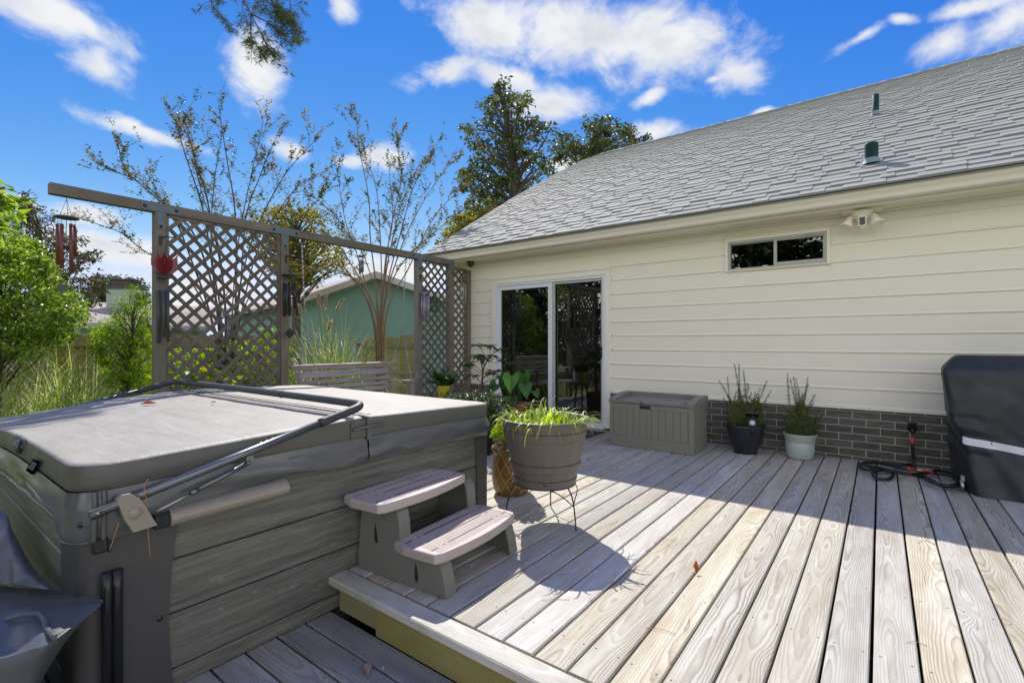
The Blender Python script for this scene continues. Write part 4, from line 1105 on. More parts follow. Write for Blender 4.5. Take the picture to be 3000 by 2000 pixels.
# hinge end cap, strap and carry handle on the step side
mb = MB(124)
mb.box(CX1 + .008, CX1 + .013, HING - .105, HING + .11, .692, .778, .002)
mb.build('end_gusset', M['cover_side_shaded'], cover)
mb = MB(125); mb.box(CX1 + .012, CX1 + .026, HING - .012, HING + .020, .672, .785, .004)
mb.tube(catmull([(CX1 + .016, HING - .10, .738), (CX1 + .02, HING - .05, .744), (CX1 + .026, HING + .0, .748), (CX1 + .02, HING + .06, .744), (CX1 + .015, HING + .105, .742)], 5), [.009] * 21, 6)
mb.build('strap', M['skirt'], cover)
mb = MB(126)
for yy in (.492, .519): mb.tube(catmull([(CX1 + .012, yy, .672), (CX1 + .024, yy - .001, .62), (CX1 + .022, yy - .003, .56), (CX1 + .018, yy - .004, .495)], 5), [.009] * 16, 6)
st = mb.build('strap', M['cover_side_shaded'], cover)
mb = MB(127); mb.box(CX1 + .003, CX1 + .026, .485, .53, .452, .503, .006); mb.box(CX1 + .02, CX1 + .034, .526, .536, .45, .49, .003)
mb.build('buckle', M['black'], cover)
mb = MB(128)   # care tag on the near flank
A, B_, C_, D_ = [ony(px, py, CY0 - .016) for px, py in ((97, 1343), (115, 1352), (94, 1391), (75, 1377))]
mb.face([A, B_, C_, D_]); mb.face([D_, C_, B_, A]); tagm = mb.build('care_tag', M['paper'], cover)
mb = MB(129)
for f in (.2, .32, .44, .56, .68):
    a = A.lerp(D_, f); b_ = B_.lerp(C_, f); mb.obox(a.lerp(b_, .5) + Vector((0, -.001, 0)), b_ - a, (0, 1, 0), (b_ - a).length * .33, .0006, .0022)
mb.build('print', M['darktext'], cover)
mb = MB(130)   # webbing handle on the near flank
mb.tube(catmull([(-3.15, CY0 - .004, .75), (-3.13, CY0 - .02, .74), (-3.13, CY0 - .022, .715), (-3.15, CY0 - .006, .70)], 5), .012, 6)
mb.box(-3.26, -3.06, CY0 - .008, CY0 - .001, .70, .765, .002)
mb.build('handle', M['skirt'], cover)

# cover lifter: arms both sides, cross bar over the cover, bracket, housing, gas spring
mb = MB(140); XA = -2.172; XB = TX0 - .07
def arm(X, sg):
    pts = [(X, .468, .603), (X, 1.40, .825)]
    return pts
mb.tube([(XA, .468, .604), (XA, 1.36, .8155)], .0175, 16)
lift = mb.build('cover_lifter', M['anod'], tub)
mb = MB(140); mb.tube([(XB, .468, .604), (XB, 1.36, .8155)], .0175, 12); mb.build('arm', M['anod'], lift)
mb = MB(141)
bend = catmull([(XA, 1.33, .8085), (XA, 1.46, .839), (XA - .006, 1.545, .859), (XA - .045, 1.59, .869), (XA - .12, 1.597, .871), (XA - .5, 1.597, .8725), ((XA + XB) / 2, 1.597, .873), (XB + .5, 1.597, .8725), (XB + .12, 1.597, .871), (XB + .045, 1.59, .869), (XB + .006, 1.545, .859), (XB, 1.46, .839), (XB, 1.33, .8085)], 6)
mb.tube(bend, .0215, 14)
mb.tube([(-3.02, 1.597, .8725), (-3.035, 1.597, .8725)], .024, 14)
mb.build('foam_sleeve', M['foam'], lift)
mb = MB(142)
def cp(x, y): return (x / 1.742, 1100 + y / 1.742)
for X in (XA,):
    poly = [onx(*cp(x, y), X + .022) for x, y in ((598, 640), (625, 610), (668, 602), (712, 622), (738, 660), (803, 762), (682, 800), (640, 740))]
    mb.prism(poly, (-.034, 0, 0))
mb.build('bracket', M['bronze'], lift)
mb = MB(143)
bq = onx(*cp(690, 702), XA + .022)
for (y, z) in ((bq.y, bq.z),): mb.lathe((XA + .022, y, z), [(.022, 0), (.020, .004), (.001, .005)], 20, axis=(1, 0, 0))
mb.build('bolt', M['bronze'], lift)
mb = MB(144); n = 10
def hsec(y, zc): return [(XA - .048 + .05 * math.cos(a), y, zc + .037 * math.sin(a)) for a in [-math.pi / 2 + math.pi * k / n for k in range(n + 1)]]
A, B_ = hsec(.712, .520), hsec(1.182, .529)
for k in range(n): mb.face([A[k], B_[k], B_[k + 1], A[k + 1]], None, True)
mb.face(A); mb.face(B_[::-1]); mb.face([A[0], A[-1], B_[-1], B_[0]])
mb.build('housing', M['bronze'], lift)
mb = MB(145); mb.box(XA - .045, XA - .01, .66, .7115, .492, .548, .003); mb.build('end_plug', M['black'], lift)
mb = MB(146); mb.tube([(XA + .004, .652, .563), (XA + .004, .79, .612)], .0045, 8); mb.build('gas_spring_rod', M['steel'], lift)
mb = MB(147); mb.tube([(XA + .004, .775, .6065), (XA + .004, .80, .6152)], .012, 10); mb.tube([(XA + .004, .80, .6152), (XA + .004, .985, .680)], .0098, 12); mb.ball((XA + .004, .995, .684), .011)
mb.box(XA - .006, XA + .006, .985, 1.02, .68, .716, .002)
mb.build('gas_spring', M['anod'], lift)
mb = MB(148); mb.ball((XA + .018, .487, .611), .006)
for y in (1.05, 1.075, 1.10): mb.ball((XA, y, .7415 + (y - 1.05) * .237 + .0175), .005)
mb.build_split('rivet', M['steel'], lift)
mb = MB(149)   # black conduit standing against the corner
for (y, r) in ((.527, .016), (.556, .0175)): mb.tube([(TX1 + .026, y, TB + .001), (TX1 + .026, y, .30), (TX1 + .026, y, .374)], r, 14)
mb.build('conduit', M['black'], tub)

for i, pts in enumerate(([(758, 530), (735, 560), (748, 640), (755, 790), (768, 930)], [(605, 750), (580, 830), (560, 890)])):
    pp = catmull([onx(*cp(x, y), XA + .034 - .008 * k) for k, (x, y) in enumerate(pts)], 5)
    mb = MB(150 + i); mb.tube(pp, .0016, 5)
    tag(mb.build('pine_needle', M['needle']), ('long rusty pine needle hanging over the lifter bracket', 'short dry pine needle hanging below the lifter bracket')[i], 'pine needle', 'pine needles caught on the tub')

# ------------------------------------------------------------------ spa steps
ang = math.radians(4.7); EX = Vector((math.cos(ang), math.sin(ang), 0)); EY = Vector((-math.sin(ang), math.cos(ang), 0)); SO = Vector((-2.232, 1.585, 0))
def S(u, w_, z): return SO + EX * u + EY * w_ + Vector((0, 0, z))
steps = thing('spa_steps', 'two tread plastic spa steps with taupe treads leaning against the hot tub', 'steps', tuple(S(.3, .3, 0)))
def sidepanel(w0, w1):
    up = [(.02, .004), (.012, .06), (.045, .37), (.275, .37), (.302, .345), (.312, .30), (.318, .23), (.325, .172), (.535, .172), (.565, .165), (.585, .14), (.605, .07), (.618, .004)]
    mb = MB(160); mb.prism([S(u, w0, z) for u, z in up], EY * (w1 - w0)); return mb
pl = sidepanel(-.02, .0); pl = sidepanel(0, .018).build('side_panel', M['stepside'], steps)
pr_ = sidepanel(.615, .633).build('side_panel', M['stepside'], steps)
mb = MB(161)   # turned-in front faces of the side panels
for (wa, wb) in ((.0181, .075), (.558, .6149)):
    for crv in ([(.272, .372), (.300, .348), (.312, .30), (.318, .235), (.325, .17)], [(.53, .174), (.563, .167), (.586, .14), (.606, .07), (.619, .004)]):
        for (a, b_), (c, d) in zip(crv[:-1], crv[1:]):
            mb.prism([S(a, wa, b_), S(c, wa, d), S(c - .012, wa, d), S(a - .012, wa, b_)], EY * (wb - wa))
mb.build_split('front_flange', M['stepside'], steps)
def drop(uc, zc, h, wd, side, seed):
    pts = []
    for k in range(24):
        a = 2 * math.pi * k / 24; s_ = math.sin(a); c = math.cos(a)
        z = -c; ww = s_ * (1 - .5 * (z + 1) ** 1.0) if z > -1 else 0
        pts.append((uc + wd * .75 * s_ * math.sin(a / 2) ** 1.6 + .012 * (z + 1) * h * 3, zc + h / 2 * -z if False else zc + h / 2 * c))
    mb = MB(seed); w0 = -.0012 if side else .6342
    mb.prism([S(u, w0 if side else .614, z) for u, z in pts], EY * .0009)
    mb.build('drop_cutout_shade', M['shade_and_plug'], pl if side else pr_)  # dark plate on the panel stands in for the shade inside the hole
drop(.142, .215, .105, .022, True, 162); drop(.425, .085, .10, .024, True, 163)
def tread(u0, u1, w0, w1, z0, z1, seed):
    o = []
    n = 14
    for i in range(n + 1):                       # bowed front edge
        f = i / n; o.append((u1 + .030 * math.sin(math.pi * f) ** .9 - .004, w0 + .045 + (w1 - w0 - .09) * f))
    o.insert(0, (u1 - .025, w0 + .012)); o.insert(0, (u0 + .08, w0 + .004)); o.insert(0, (u0, w0 + .03))
    o += [(u1 - .025, w1 - .012), (u0 + .08, w1 - .004), (u0, w1 - .03)]
    c = Vector(((u0 + u1) / 2, (w0 + w1) / 2)); mb = MB(seed); lv = [(1.0, z0), (1.012, z0 + .006), (1.012, z1 - .009), (1.0, z1 - .003), (.985, z1)]
    rings = []
    for f, z in lv:
        rg = []
        for p in o:
            q = c + (Vector(p) - c) * (1 + (f - 1) * 1.0); mb.v.append(tuple(S(q.x, q.y, z))); rg.append(len(mb.v) - 1)
        rings.append(rg)
    N = len(o)
    for a, b_ in zip(rings[:-1], rings[1:]):
        for i in range(N): mb.idx([a[i], a[(i + 1) % N], b_[(i + 1) % N], b_[i]], None, False)
    mb.idx(rings[-1]); mb.idx(rings[0][::-1])
    t = mb.build('tread', M['tread'], steps)
    sl = MB(seed + 1); W_ = w1 - w0; D_ = u1 - u0; zz = z1 + .0002
    for k, fu in enumerate((.22, .50, .78)):
        for (a, b_) in ((.05, .115), (.17, .19), (.225, .775), (.81, .83), (.885, .95)) if k != 1 else ((.14, .17), (.225, .775), (.83, .86)):
            sl.obox(S(u0 + D_ * fu, w0 + W_ * (a + b_) / 2, zz), EX, EY, .0035, W_ * (b_ - a) / 2, .0008)
    sl.build('drain_slot_shade', M['shade_and_plug'], t)  # near-black strips laid on top paint the shade of the slots
    rb = MB(seed + 2)
    nr = int(D_ / .0075)
    for k in range(nr):
        u = u0 + .02 + (D_ - .03) * k / nr
        rb.obox(S(u, (w0 + w1) / 2, z1 + .0003), EX, EY, .0018, W_ * .44, .0007)
    rb.build('grip_rib', M['tread'], t)
tread(.012, .300, -.115, .590, .366, .412, 170)
tread(.300, .600, -.045, .670, .166, .212, 174)
mb = MB(178); mb.obox(S(.30, .316, .07), EX, EY, .006, .297, .05); mb.obox(S(.04, .316, .3), EX, EY, .008, .297, .06); mb.build('brace', M['charcoal'], steps)

# ------------------------------------------------------------------ barrel planter on its wire stand
PC = Vector((-1.81, 2.77, 0))
stand = thing('plant_stand', 'thin black wire plant stand under the barrel planter', 'plant stand', tuple(PC))
mb = MB(180)
ringp = [PC + Vector((.205 * math.cos(a), .205 * math.sin(a), .262)) for a in [2 * math.pi * k / 32 for k in range(33)]]
mb.tube(ringp, .0045, 6, cap=False); mb.build('ring', M['blackmatt'], stand)
for k, ad in enumerate((-10, 114, 228)):
    a = math.radians(ad); d = Vector((math.cos(a), math.sin(a), 0)); tn = Vector((-d.y, d.x, 0)); mb = MB(181)
    mb.tube(catmull([PC + d * .272 + Vector((0, 0, .004)), PC + d * .262 + Vector((0, 0, .10)), PC + d * .248 + Vector((0, 0, .18)), PC + d * .232 + Vector((0, 0, .225)), PC + d * .205 + Vector((0, 0, .262))], 6), .0048, 7)
    for sg in (-1, 1):
        e = PC + (d * math.cos(sg * .62) + tn * math.sin(sg * .62)) * .205 + Vector((0, 0, .26))
        mb.tube(catmull([PC + d * .250 + Vector((0, 0, .155)), PC + d * .236 + tn * sg * .03 + Vector((0, 0, .185)), PC + d * .212 + tn * sg * .085 + Vector((0, 0, .235)), e], 6), .0035, 6)
    mb.build('leg', M['blackmatt'], stand)
barrel = thing('barrel_planter', 'taupe whisky barrel planter with hoops and bright chives on the wire stand', 'planter', tuple(PC + Vector((0, 0, .266))))
zb, zt, rb_, rt_ = .266, .690, .200, .292
def br(f): return rb_ + (rt_ - rb_) * (f ** .92)
mb = MB(183); pf = [(0.001, zb)]
def hoop(f, on): pf.append((br(f) + {1: .006, 0: 0.0, -1: -.003}[on], zb + (zt - zb) * f))
for f, on in ((0, 1), (.105, 1), (.108, -1), (.118, 0), (.222, 0), (.235, -1), (.238, 1), (.345, 1), (.348, -1), (.36, 0), (.70, 0), (.713, -1), (.716, 1), (.835, 1), (.838, -1), (.85, 0), (.985, 0)): hoop(f, on)
pf += [(rt_ + .006, zt - .004), (rt_ + .007, zt + .004), (rt_ - .001, zt + .008), (rt_ - .010, zt + .003), (rt_ - .016, zt - .03), (br(.88) - .018, zb + (zt - zb) * .87)]
mb.lathe(PC, pf, 72, smooth=False); body = mb.build('barrel', M['resin'], barrel)
mb = MB(184); v = ray(1596, 1400); hp = PC + Vector((-v.x, -v.y, 0)).normalized() * (br(.09) + .0045) + Vector((0, 0, zb + .035))
mb.lathe(hp, [(.012, 0), (.009, .002), (.001, -.004)], 12, axis=(-v.x, -v.y, 0)); mb.build('drain_plug', M['shade_and_plug'], barrel)
mb = MB(185); mb.disc(PC + Vector((0, 0, zb + (zt - zb) * .89)), br(.88) - .017, 32); mb.build('soil', M['soil'], barrel)
mb = MB(186); R = random.Random(8)
for k in range(210):
    a = R.random() * 6.283; r = .262 * math.sqrt(R.random()); mb.rnd()
    p = PC + Vector((r * math.cos(a), r * math.sin(a), zb + (zt - zb) * .885)); aa = a + R.uniform(-1.3, 1.3)
    lean = R.uniform(.15, .9) * (.3 + r / .26)
    mb.blade(p, Vector((math.cos(aa) * lean, math.sin(aa) * lean, 1)), R.uniform(.10, .25), R.uniform(.009, .015), R.uniform(1.6, 4.2), 7)
mb.build('chives', M['L_chive'], barrel)

# tan embossed pot behind it
TP = Vector((-2.36, 3.125, 0))
tp = thing('embossed_pot', 'tall ochre glazed pot with a diamond relief behind the barrel planter', 'potted plant', tuple(TP))
mb = MB(188); mb.lathe(TP, [(.001, .001), (.118, .001), (.135, .02), (.150, .07), (.158, .14), (.156, .22), (.146, .30), (.144, .325), (.160, .345), (.160, .368), (.146, .372), (.138, .35), (.001, .35)], 48); mb.build('pot', M['emboss'], tp)
mb = MB(189); R = random.Random(4)
for k in range(700):
    a = R.random() * 6.283; r = .145 * math.sqrt(R.random()); mb.rnd(); z = .355 + .10 * (1 - (r / .15) ** 2) * R.random()
    p = TP + Vector((r * math.cos(a), r * math.sin(a), z)); mb.leaf(p, Vector((R.uniform(-1, 1), R.uniform(-1, 1), R.uniform(-.2, .7))), Vector((0, 0, 1)), R.uniform(.012, .03), R.uniform(.008, .014))
mb.build('mulch', M['L_mulch'], tp)
mb = MB(190)
for k in range(900):
    a = R.random() * 6.283; r = .15 * math.sqrt(R.random()); mb.rnd(); z = .43 + .23 * R.random() * (1 - (r / .17) ** 2)
    p = TP + Vector((r * math.cos(a), r * math.sin(a), z)); mb.leaf(p, Vector((math.cos(a), math.sin(a), R.uniform(-.1, .9))), Vector((0, 0, 1)), R.uniform(.02, .04), R.uniform(.015, .026))
for k in range(14):
    a = R.random() * 6.283; mb.tube([TP + Vector((.05 * math.cos(a), .05 * math.sin(a), .34)), TP + Vector((.11 * math.cos(a), .11 * math.sin(a), .56))], .004, 5)
mb.build('foliage', M['L_succ'], tp)

# ------------------------------------------------------------------ deck box
bx = thing('deck_box', 'taupe plastic deck storage box under the wall beside the sliding door', 'deck box', (-2.06, 5.53, 0))
x0, x1, y0, y1 = -2.542, -1.578, 5.284, 5.79
mb = MB(200); mb.box(x0 + .008, x1 - .008, y0 + .010, y1 - .008, .012, .498); mb.box(x0 - .003, x1 + .003, y0 - .003, y1 + .003, .001, .066, .005)
fy = y0
for a, c, z0, z1 in ((x0, x0 + .045, .0665, .498), (x1 - .052, x1, .0665, .498), (-2.093, -2.040, .117, .446), (x0 + .0455, x1 - .0525, .0665, .1165), (x0 + .0455, x1 - .0525, .4465, .498)): mb.box(a, c, fy, fy + .0099, z0, z1, .002)
for a in (x0 + .0475, -2.0385):
    for k in range(5): mb.box(a + .0803 * k + .003, a + .0803 * (k + 1) - .003, fy + .003, fy + .0098, .1175, .4455, .002)
fx = x1
for a, c, z0, z1 in ((y0 + .0105, y0 + .05, .0665, .498), (y1 - .05, y1, .0665, .498), (y0 + .0505, y1 - .0505, .0665, .1165), (y0 + .0505, y1 - .0505, .4465, .498)): mb.box(fx - .0079, fx, a, c, z0, z1, .002)
for k in range(5): mb.box(fx - .0078, fx - .003, y0 + .052 + .0805 * k + .003, y0 + .052 + .0805 * (k + 1) - .003, .1175, .4455, .002)
mb.build('box_body', M['boxgrey'], bx)
mb = MB(201)
def prof_z(y): f = (y - y0) / (y1 - y0); return .538 + .058 * math.sin(min(1, f * 1.25) * math.pi / 2)
ys_ = [y0 - .008 + (y1 - y0 + .016) * i / 10 for i in range(11)]
for (a, c) in ((x0 - .010, x0 + .075), (x1 - .075, x1 + .010)):
    mb.prism([(a, y, prof_z(y)) for y in ys_] + [(a, ys_[-1], .502), (a, ys_[0], .502)], (c - a, 0, 0))
mb.box(x0 + .0755, x1 - .0755, y1 - .07, y1 + .008, .502, .596, .004)
mb.box(x0 + .0755, x1 - .0755, y0 - .008, y0 + .04, .502, .530, .006)
mb.prism([(x0 + .0756, y0 + .0401, .530), (x0 + .0756, y1 - .0701, .553), (x0 + .0756, y1 - .0701, .502), (x0 + .0756, y0 + .0401, .502)], (x1 - x0 - .1512, 0, 0))
lid = mb.build('lid', M['boxlid'], bx)
mb = MB(202); mb.box(-2.175, -2.045, y0 - .0008, y0 + .004, .452, .492, .001); mb.build('handle_recess_shade', M['shade_and_plug'], bx)  # no recess is cut; a near-black plate paints its shade
mb = MB(203); mb.box(-2.165, -2.13, y0 - .0095, y0 + .02, .505, .5305, .002); mb.build('latch', M['charcoal'], bx); mb = MB(203); mb.box(-1.71, -1.66, y0 + .12, y0 + .15, .535, .541, .002); mb.build('latch', M['charcoal'], bx)

# ------------------------------------------------------------------ rosemary pots
def rosemary(pc, name, label, prof_, mat, tips, rim, tz, seed):
    t = thing(name, label, 'potted plant', tuple(pc))
    mb = MB(seed); mb.lathe(pc, prof_, 40); mb.build('pot', mat, t)
    mb = MB(seed + 1); mb.disc(pc + Vector((0, 0, tz - .02)), rim - .012, 24); mb.build('soil', M['soil'], t)
    mb = MB(seed + 2); st = MB(seed + 3); R = random.Random(seed)
    def sprig(p0, p1, dens, l0=.030):
        p0 = Vector(p0); p1 = Vector(p1); L = (p1 - p0).length; mid = p0.lerp(p1, .5) + Vector((R.uniform(-.03, .03), R.uniform(-.02, .02), -.02))
        pts = catmull([p0, mid, p1], 8); st.tube(pts, [.0024 * (1 - .7 * i / len(pts)) for i in range(len(pts))], 5)
        for i in range(int(L * dens)):
            f = R.random() ** .85; k = min(len(pts) - 2, int(f * (len(pts) - 1))); p = pts[k].lerp(pts[k + 1], R.random()); d = (pts[k + 1] - pts[k]).normalized()
            a = R.random() * 6.283; o = d.orthogonal().normalized(); q = d.cross(o); mb.rnd()
            mb.r = (min(1, mb.r[0] * (1.15 - .9 * f)), mb.r[1])
            mb.leaf(p, (o * math.cos(a) + q * math.sin(a)) * 1.0 + d * R.uniform(.4, 1.6), d, l0 * R.uniform(.6, 1.4) * (1.15 - .6 * f), .0038, .1)
    for (px, py) in tips:
        tip = at(px, py, (pc - CAM).dot(cF) + R.uniform(-.06, .06)); b0 = pc + Vector((R.uniform(-.5, .5) * rim, R.uniform(-.5, .5) * rim, tz - .02))
        sprig(b0, tip, 620)
        for k in range(2): q = b0.lerp(tip, R.uniform(.3, .6)); sprig(q, q + Vector((R.uniform(-.05, .05), R.uniform(-.05, .05), R.uniform(.05, .16))), 800)
    for k in range(26):
        a = R.random() * 6.283; b0 = pc + Vector((math.cos(a) * rim * .5, math.sin(a) * rim * .5, tz - .02))
        sprig(b0, b0 + Vector((math.cos(a) * R.uniform(.02, .12), math.sin(a) * R.uniform(.02, .10), R.uniform(.08, .26))), 900)
    st.build('stem', M['twig'], t); mb.build('foliage', M['L_rose'], t)
    return t
Mp = lambda x, y: (2050 + x / 4.48, 1050 + y / 4.48)
BP = Vector((-1.175, 5.795, 0))
rosemary(BP, 'rosemary_pot', 'tall rosemary in a dark plastic pot between the deck box and the pale pot',
         [(.001, .002), (.118, .002), (.122, .04), (.126, .055), (.148, .085), (.196, .295), (.200, .312), (.192, .314), (.186, .295), (.001, .285)], M['potblack'],
         [Mp(*p) for p in ((255, 290), (365, 245), (455, 80), (515, 75), (575, 160), (800, 390), (880, 295), (938, 420), (680, 445), (625, 490), (780, 470), (310, 520), (960, 680), (820, 680))], .195, .312, 210)
VP_ = Vector((-.668, 5.872, 0))
rosemary(VP_, 'rosemary_pot', 'smaller rosemary in a pale green plastic pot against the brick', [(.001, .002), (.112, .002), (.120, .012), (.132, .09), (.1335, .165), (.1315, .168), (.134, .172), (.152, .245), (.157, .255), (.150, .258), (.145, .24), (.001, .23)], M['potpale'],
         [Mp(*p) for p in ((1150, 190), (1185, 270), (1230, 245), (1265, 270), (1420, 250), (1425, 330), (1508, 480), (1305, 450), (1625, 740), (1590, 760), (1160, 740), (1490, 560))], .152, .255, 220)
sl = thing('solar_spotlight', 'small black solar spotlight stuck in the dark rosemary pot', 'garden light', (-1.1, 5.66, .3))
hc = at(2204, 1236, 5.13); fw = (CAM - hc); fw.z = 0; fw.normalize(); rt = Vector((-fw.y, fw.x, 0))
mb = MB(230); mb.obox(hc, rt, fw, .050, .03, .045, .008); mb.obox(hc + Vector((0, 0, .078)) - fw * .02, rt, (fw + Vector((0, 0, .5))), .06, .045, .010, .003); mb.tube([hc - fw * .01 + Vector((0, 0, -.05)), hc - fw * .02 + Vector((0, 0, -.14))], .008, 8); mb.tube([hc - fw * .01 + Vector((0, 0, .04)), hc - fw * .02 + Vector((0, 0, .08))], .012, 8)
mb.build('lamp_body', M['black'], sl)
mb = MB(231); mb.lathe(hc + fw * .0305 + Vector((0, 0, -.004)), [(.027, 0), (.025, .004), (.001, .006)], 24, axis=tuple(fw)); mb.build('lens', M['reflect'], sl)

# ------------------------------------------------------------------ garden hose on the deck and up to the tap
K = lambda x, y: (2250 + x / 3.136, 1000 + y / 3.136)
hs = thing('garden_hose', 'black garden hose with red couplings coiled on the deck below the tap', 'hose', (0.25, 5.6, 0))
pth = [(1328, 1118), (1240, 1135), (1060, 1118), (920, 1106), (842, 1135), (880, 1172), (1010, 1180), (1130, 1182), (1148, 1225), (1110, 1262), (1010, 1256), (962, 1222), (990, 1190), (1120, 1180), (1260, 1205), (1390, 1235), (1500, 1272), (1590, 1318), (1690, 1335), (1762, 1312), (1783, 1270), (1730, 1222), (1600, 1188), (1500, 1190), (1440, 1222), (1470, 1272), (1560, 1310), (1660, 1322), (1740, 1306), (1740, 1262), (1640, 1225), (1500, 1205), (1340, 1215), (1200, 1205), (1050, 1165), (940, 1150), (900, 1125), (1000, 1108), (1160, 1150), (1280, 1172)]
pts = [onz(*K(x, y), .016 + .012 * (i % 7 > 3) + .018 * (i > 22) + .01 * math.sin(i * 1.7) ** 2) for i, (x, y) in enumerate(pth)]
mb = MB(240); mb.tube(catmull(pts, 6), .0135, 8)
tapx = Vector((.246, WY - .095, .32)); mb.tube(catmull([tapx + Vector((0, 0, -.075)), tapx + Vector((.0, .0, -.16)), tapx + Vector((.012, .01, -.24)), tapx + Vector((.0, -.0, -.295)), pts[0]], 6), .0135, 8)
mb.build('hose', M['hose'], hs)
mb = MB(241); mb.lathe(tapx + Vector((0, 0, -.09)), [(.001, 0), (.015, 0), (.018, .02), (.018, .06), (.015, .065), (.001, .065)], 16)
e = pts[-1]; e2 = onz(*K(1370, 1180), .04); ax = (e2 - e).normalized()
mb.lathe(e, [(.014, -.01), (.021, .0), (.018, .035), (.014, .06), (.001, .061)], 16, axis=tuple(ax)); p = onz(*K(1470, 1192), .05); mb.lathe(p, [(.001, -.035), (.017, -.035), (.018, 0), (.015, .035), (.001, .035)], 16, axis=(1, -.15, 0))
mb.build_split('coupling', M['red'], hs)
mb = MB(242); mb.lathe(e + ax * .08, [(.001, 0), (.012, 0), (.012, .04), (.017, .042), (.017, .06), (.001, .06)], 14, axis=tuple(ax)); mb.build('fitting', M['brass'], hs)

# ------------------------------------------------------------------ covered grill at the right
gr = thing('covered_grill', 'barbecue grill under a black cover with a grey stripe against the wall', 'grill', (1.05, 5.5, 0))
secs = [  # z, front left x, back left x, front y, back y
    (.006, .575, .505, 5.205, 5.80), (.10, .560, .500, 5.22, 5.80), (.25, .545, .490, 5.245, 5.82), (.37, .535, .487, 5.262, 5.83), (.45, .515, .482, 5.27, 5.84), (.52, .480, .470, 5.27, 5.85), (.62, .447, .466, 5.27, 5.86), (.80, .425, .455, 5.285, 5.87), (.95, .408, .440, 5.30, 5.87), (.985, .412, .445, 5.31, 5.86), (1.04, .446, .480, 5.36, 5.82), (1.085, .484, .510, 5.395, 5.78), (1.094, .505, .53, 5.42, 5.75)]
XRG = 1.78
def gsec(z):
    for a, c in zip(secs[:-1], secs[1:]):
        if a[0] <= z <= c[0]: f = (z - a[0]) / (c[0] - a[0]); return [p + (q - p) * f for p, q in zip(a, c)]
    return list(secs[-1])
def gpt(u, z, h=0.0):
    """u runs 0..1 round the outline: back-left, front-left, front-right, back-right"""
    _, fl, bl, yf, yb = gsec(z); xr = XRG - (fl - .45)
    r = .045
    if u < .22: f = u / .22; p = Vector((bl + (fl - bl) * f, yb + (yf + r - yb) * f, z)); n = Vector((-1, 0, 0))
    elif u < .30: a = (u - .22) / .08 * math.pi / 2; p = Vector((fl + r - r * math.cos(a), yf + r - r * math.sin(a), z)); n = Vector((-math.cos(a), -math.sin(a), 0))
    elif u < .80: f = (u - .30) / .5; p = Vector((fl + r + (xr - fl - 2 * r) * f, yf, z)); n = Vector((0, -1, 0))
    else: f = (u - .8) / .2; p = Vector((xr, yf + (yb - yf) * f, z)); n = Vector((1, 0, 0))
    d = .010 * nz(u * 9, z * 3.0, 3) + .006 * nz(u * 30 + z * 4, z * 5, 1)
    if z < .45: d += .022 * math.sin(u * 46 + 2.5 * z) * (1 - z / .45) * .5 + .012 * nz(u * 22 + z * 6, z * 2, 8)
    if .3 < z < .62 and u < .36: d += .012 * math.sin((z - .3) * 40 + u * 16)
    if z > 1.03: d *= .3
    return p + n * (d + h)
zs_ = [.006 + (1.094 - .006) * i / 60 for i in range(61)]
mb = MB(250); mb.grid(lambda u, v: gpt(u, zs_[round(v * 60)]), 100, 60)
a = [gpt(k / 100, 1.094) for k in range(101)]; mb.face(a); gc = mb.build('cover', M['grill'], gr)
mb = MB(251)
def band(u, v): x = .30 + .5 * u; zt_ = .452 - .060 * min(1, u * 3.0) + .004 * math.sin(u * 9); return gpt(x - .045 * (1 - u) ** 8, zt_ - .056 * v, .0035)
mb.grid(band, 60, 3); mb.build('reflective_band', M['reflect'], gr)
mb = MB(252); mb.tube([gpt(.20 + .6 * i / 50, .545 - .075 * (i / 50) ** .6 + .02 * math.sin(i * .12), .002) for i in range(51)], .0025, 5); mb.build('seam', M['charcoal'], gr)
mb = MB(253); mb.box(.515, .55, 5.33, 5.36, .055, .13, .008); mb.lathe((.53, 5.35, .045), [(.001, -.014), (.042, -.014), (.045, 0), (.042, .014), (.001, .014)], 18, axis=(1, 0, 0)); mb.build('caster', M['steel'], gr)

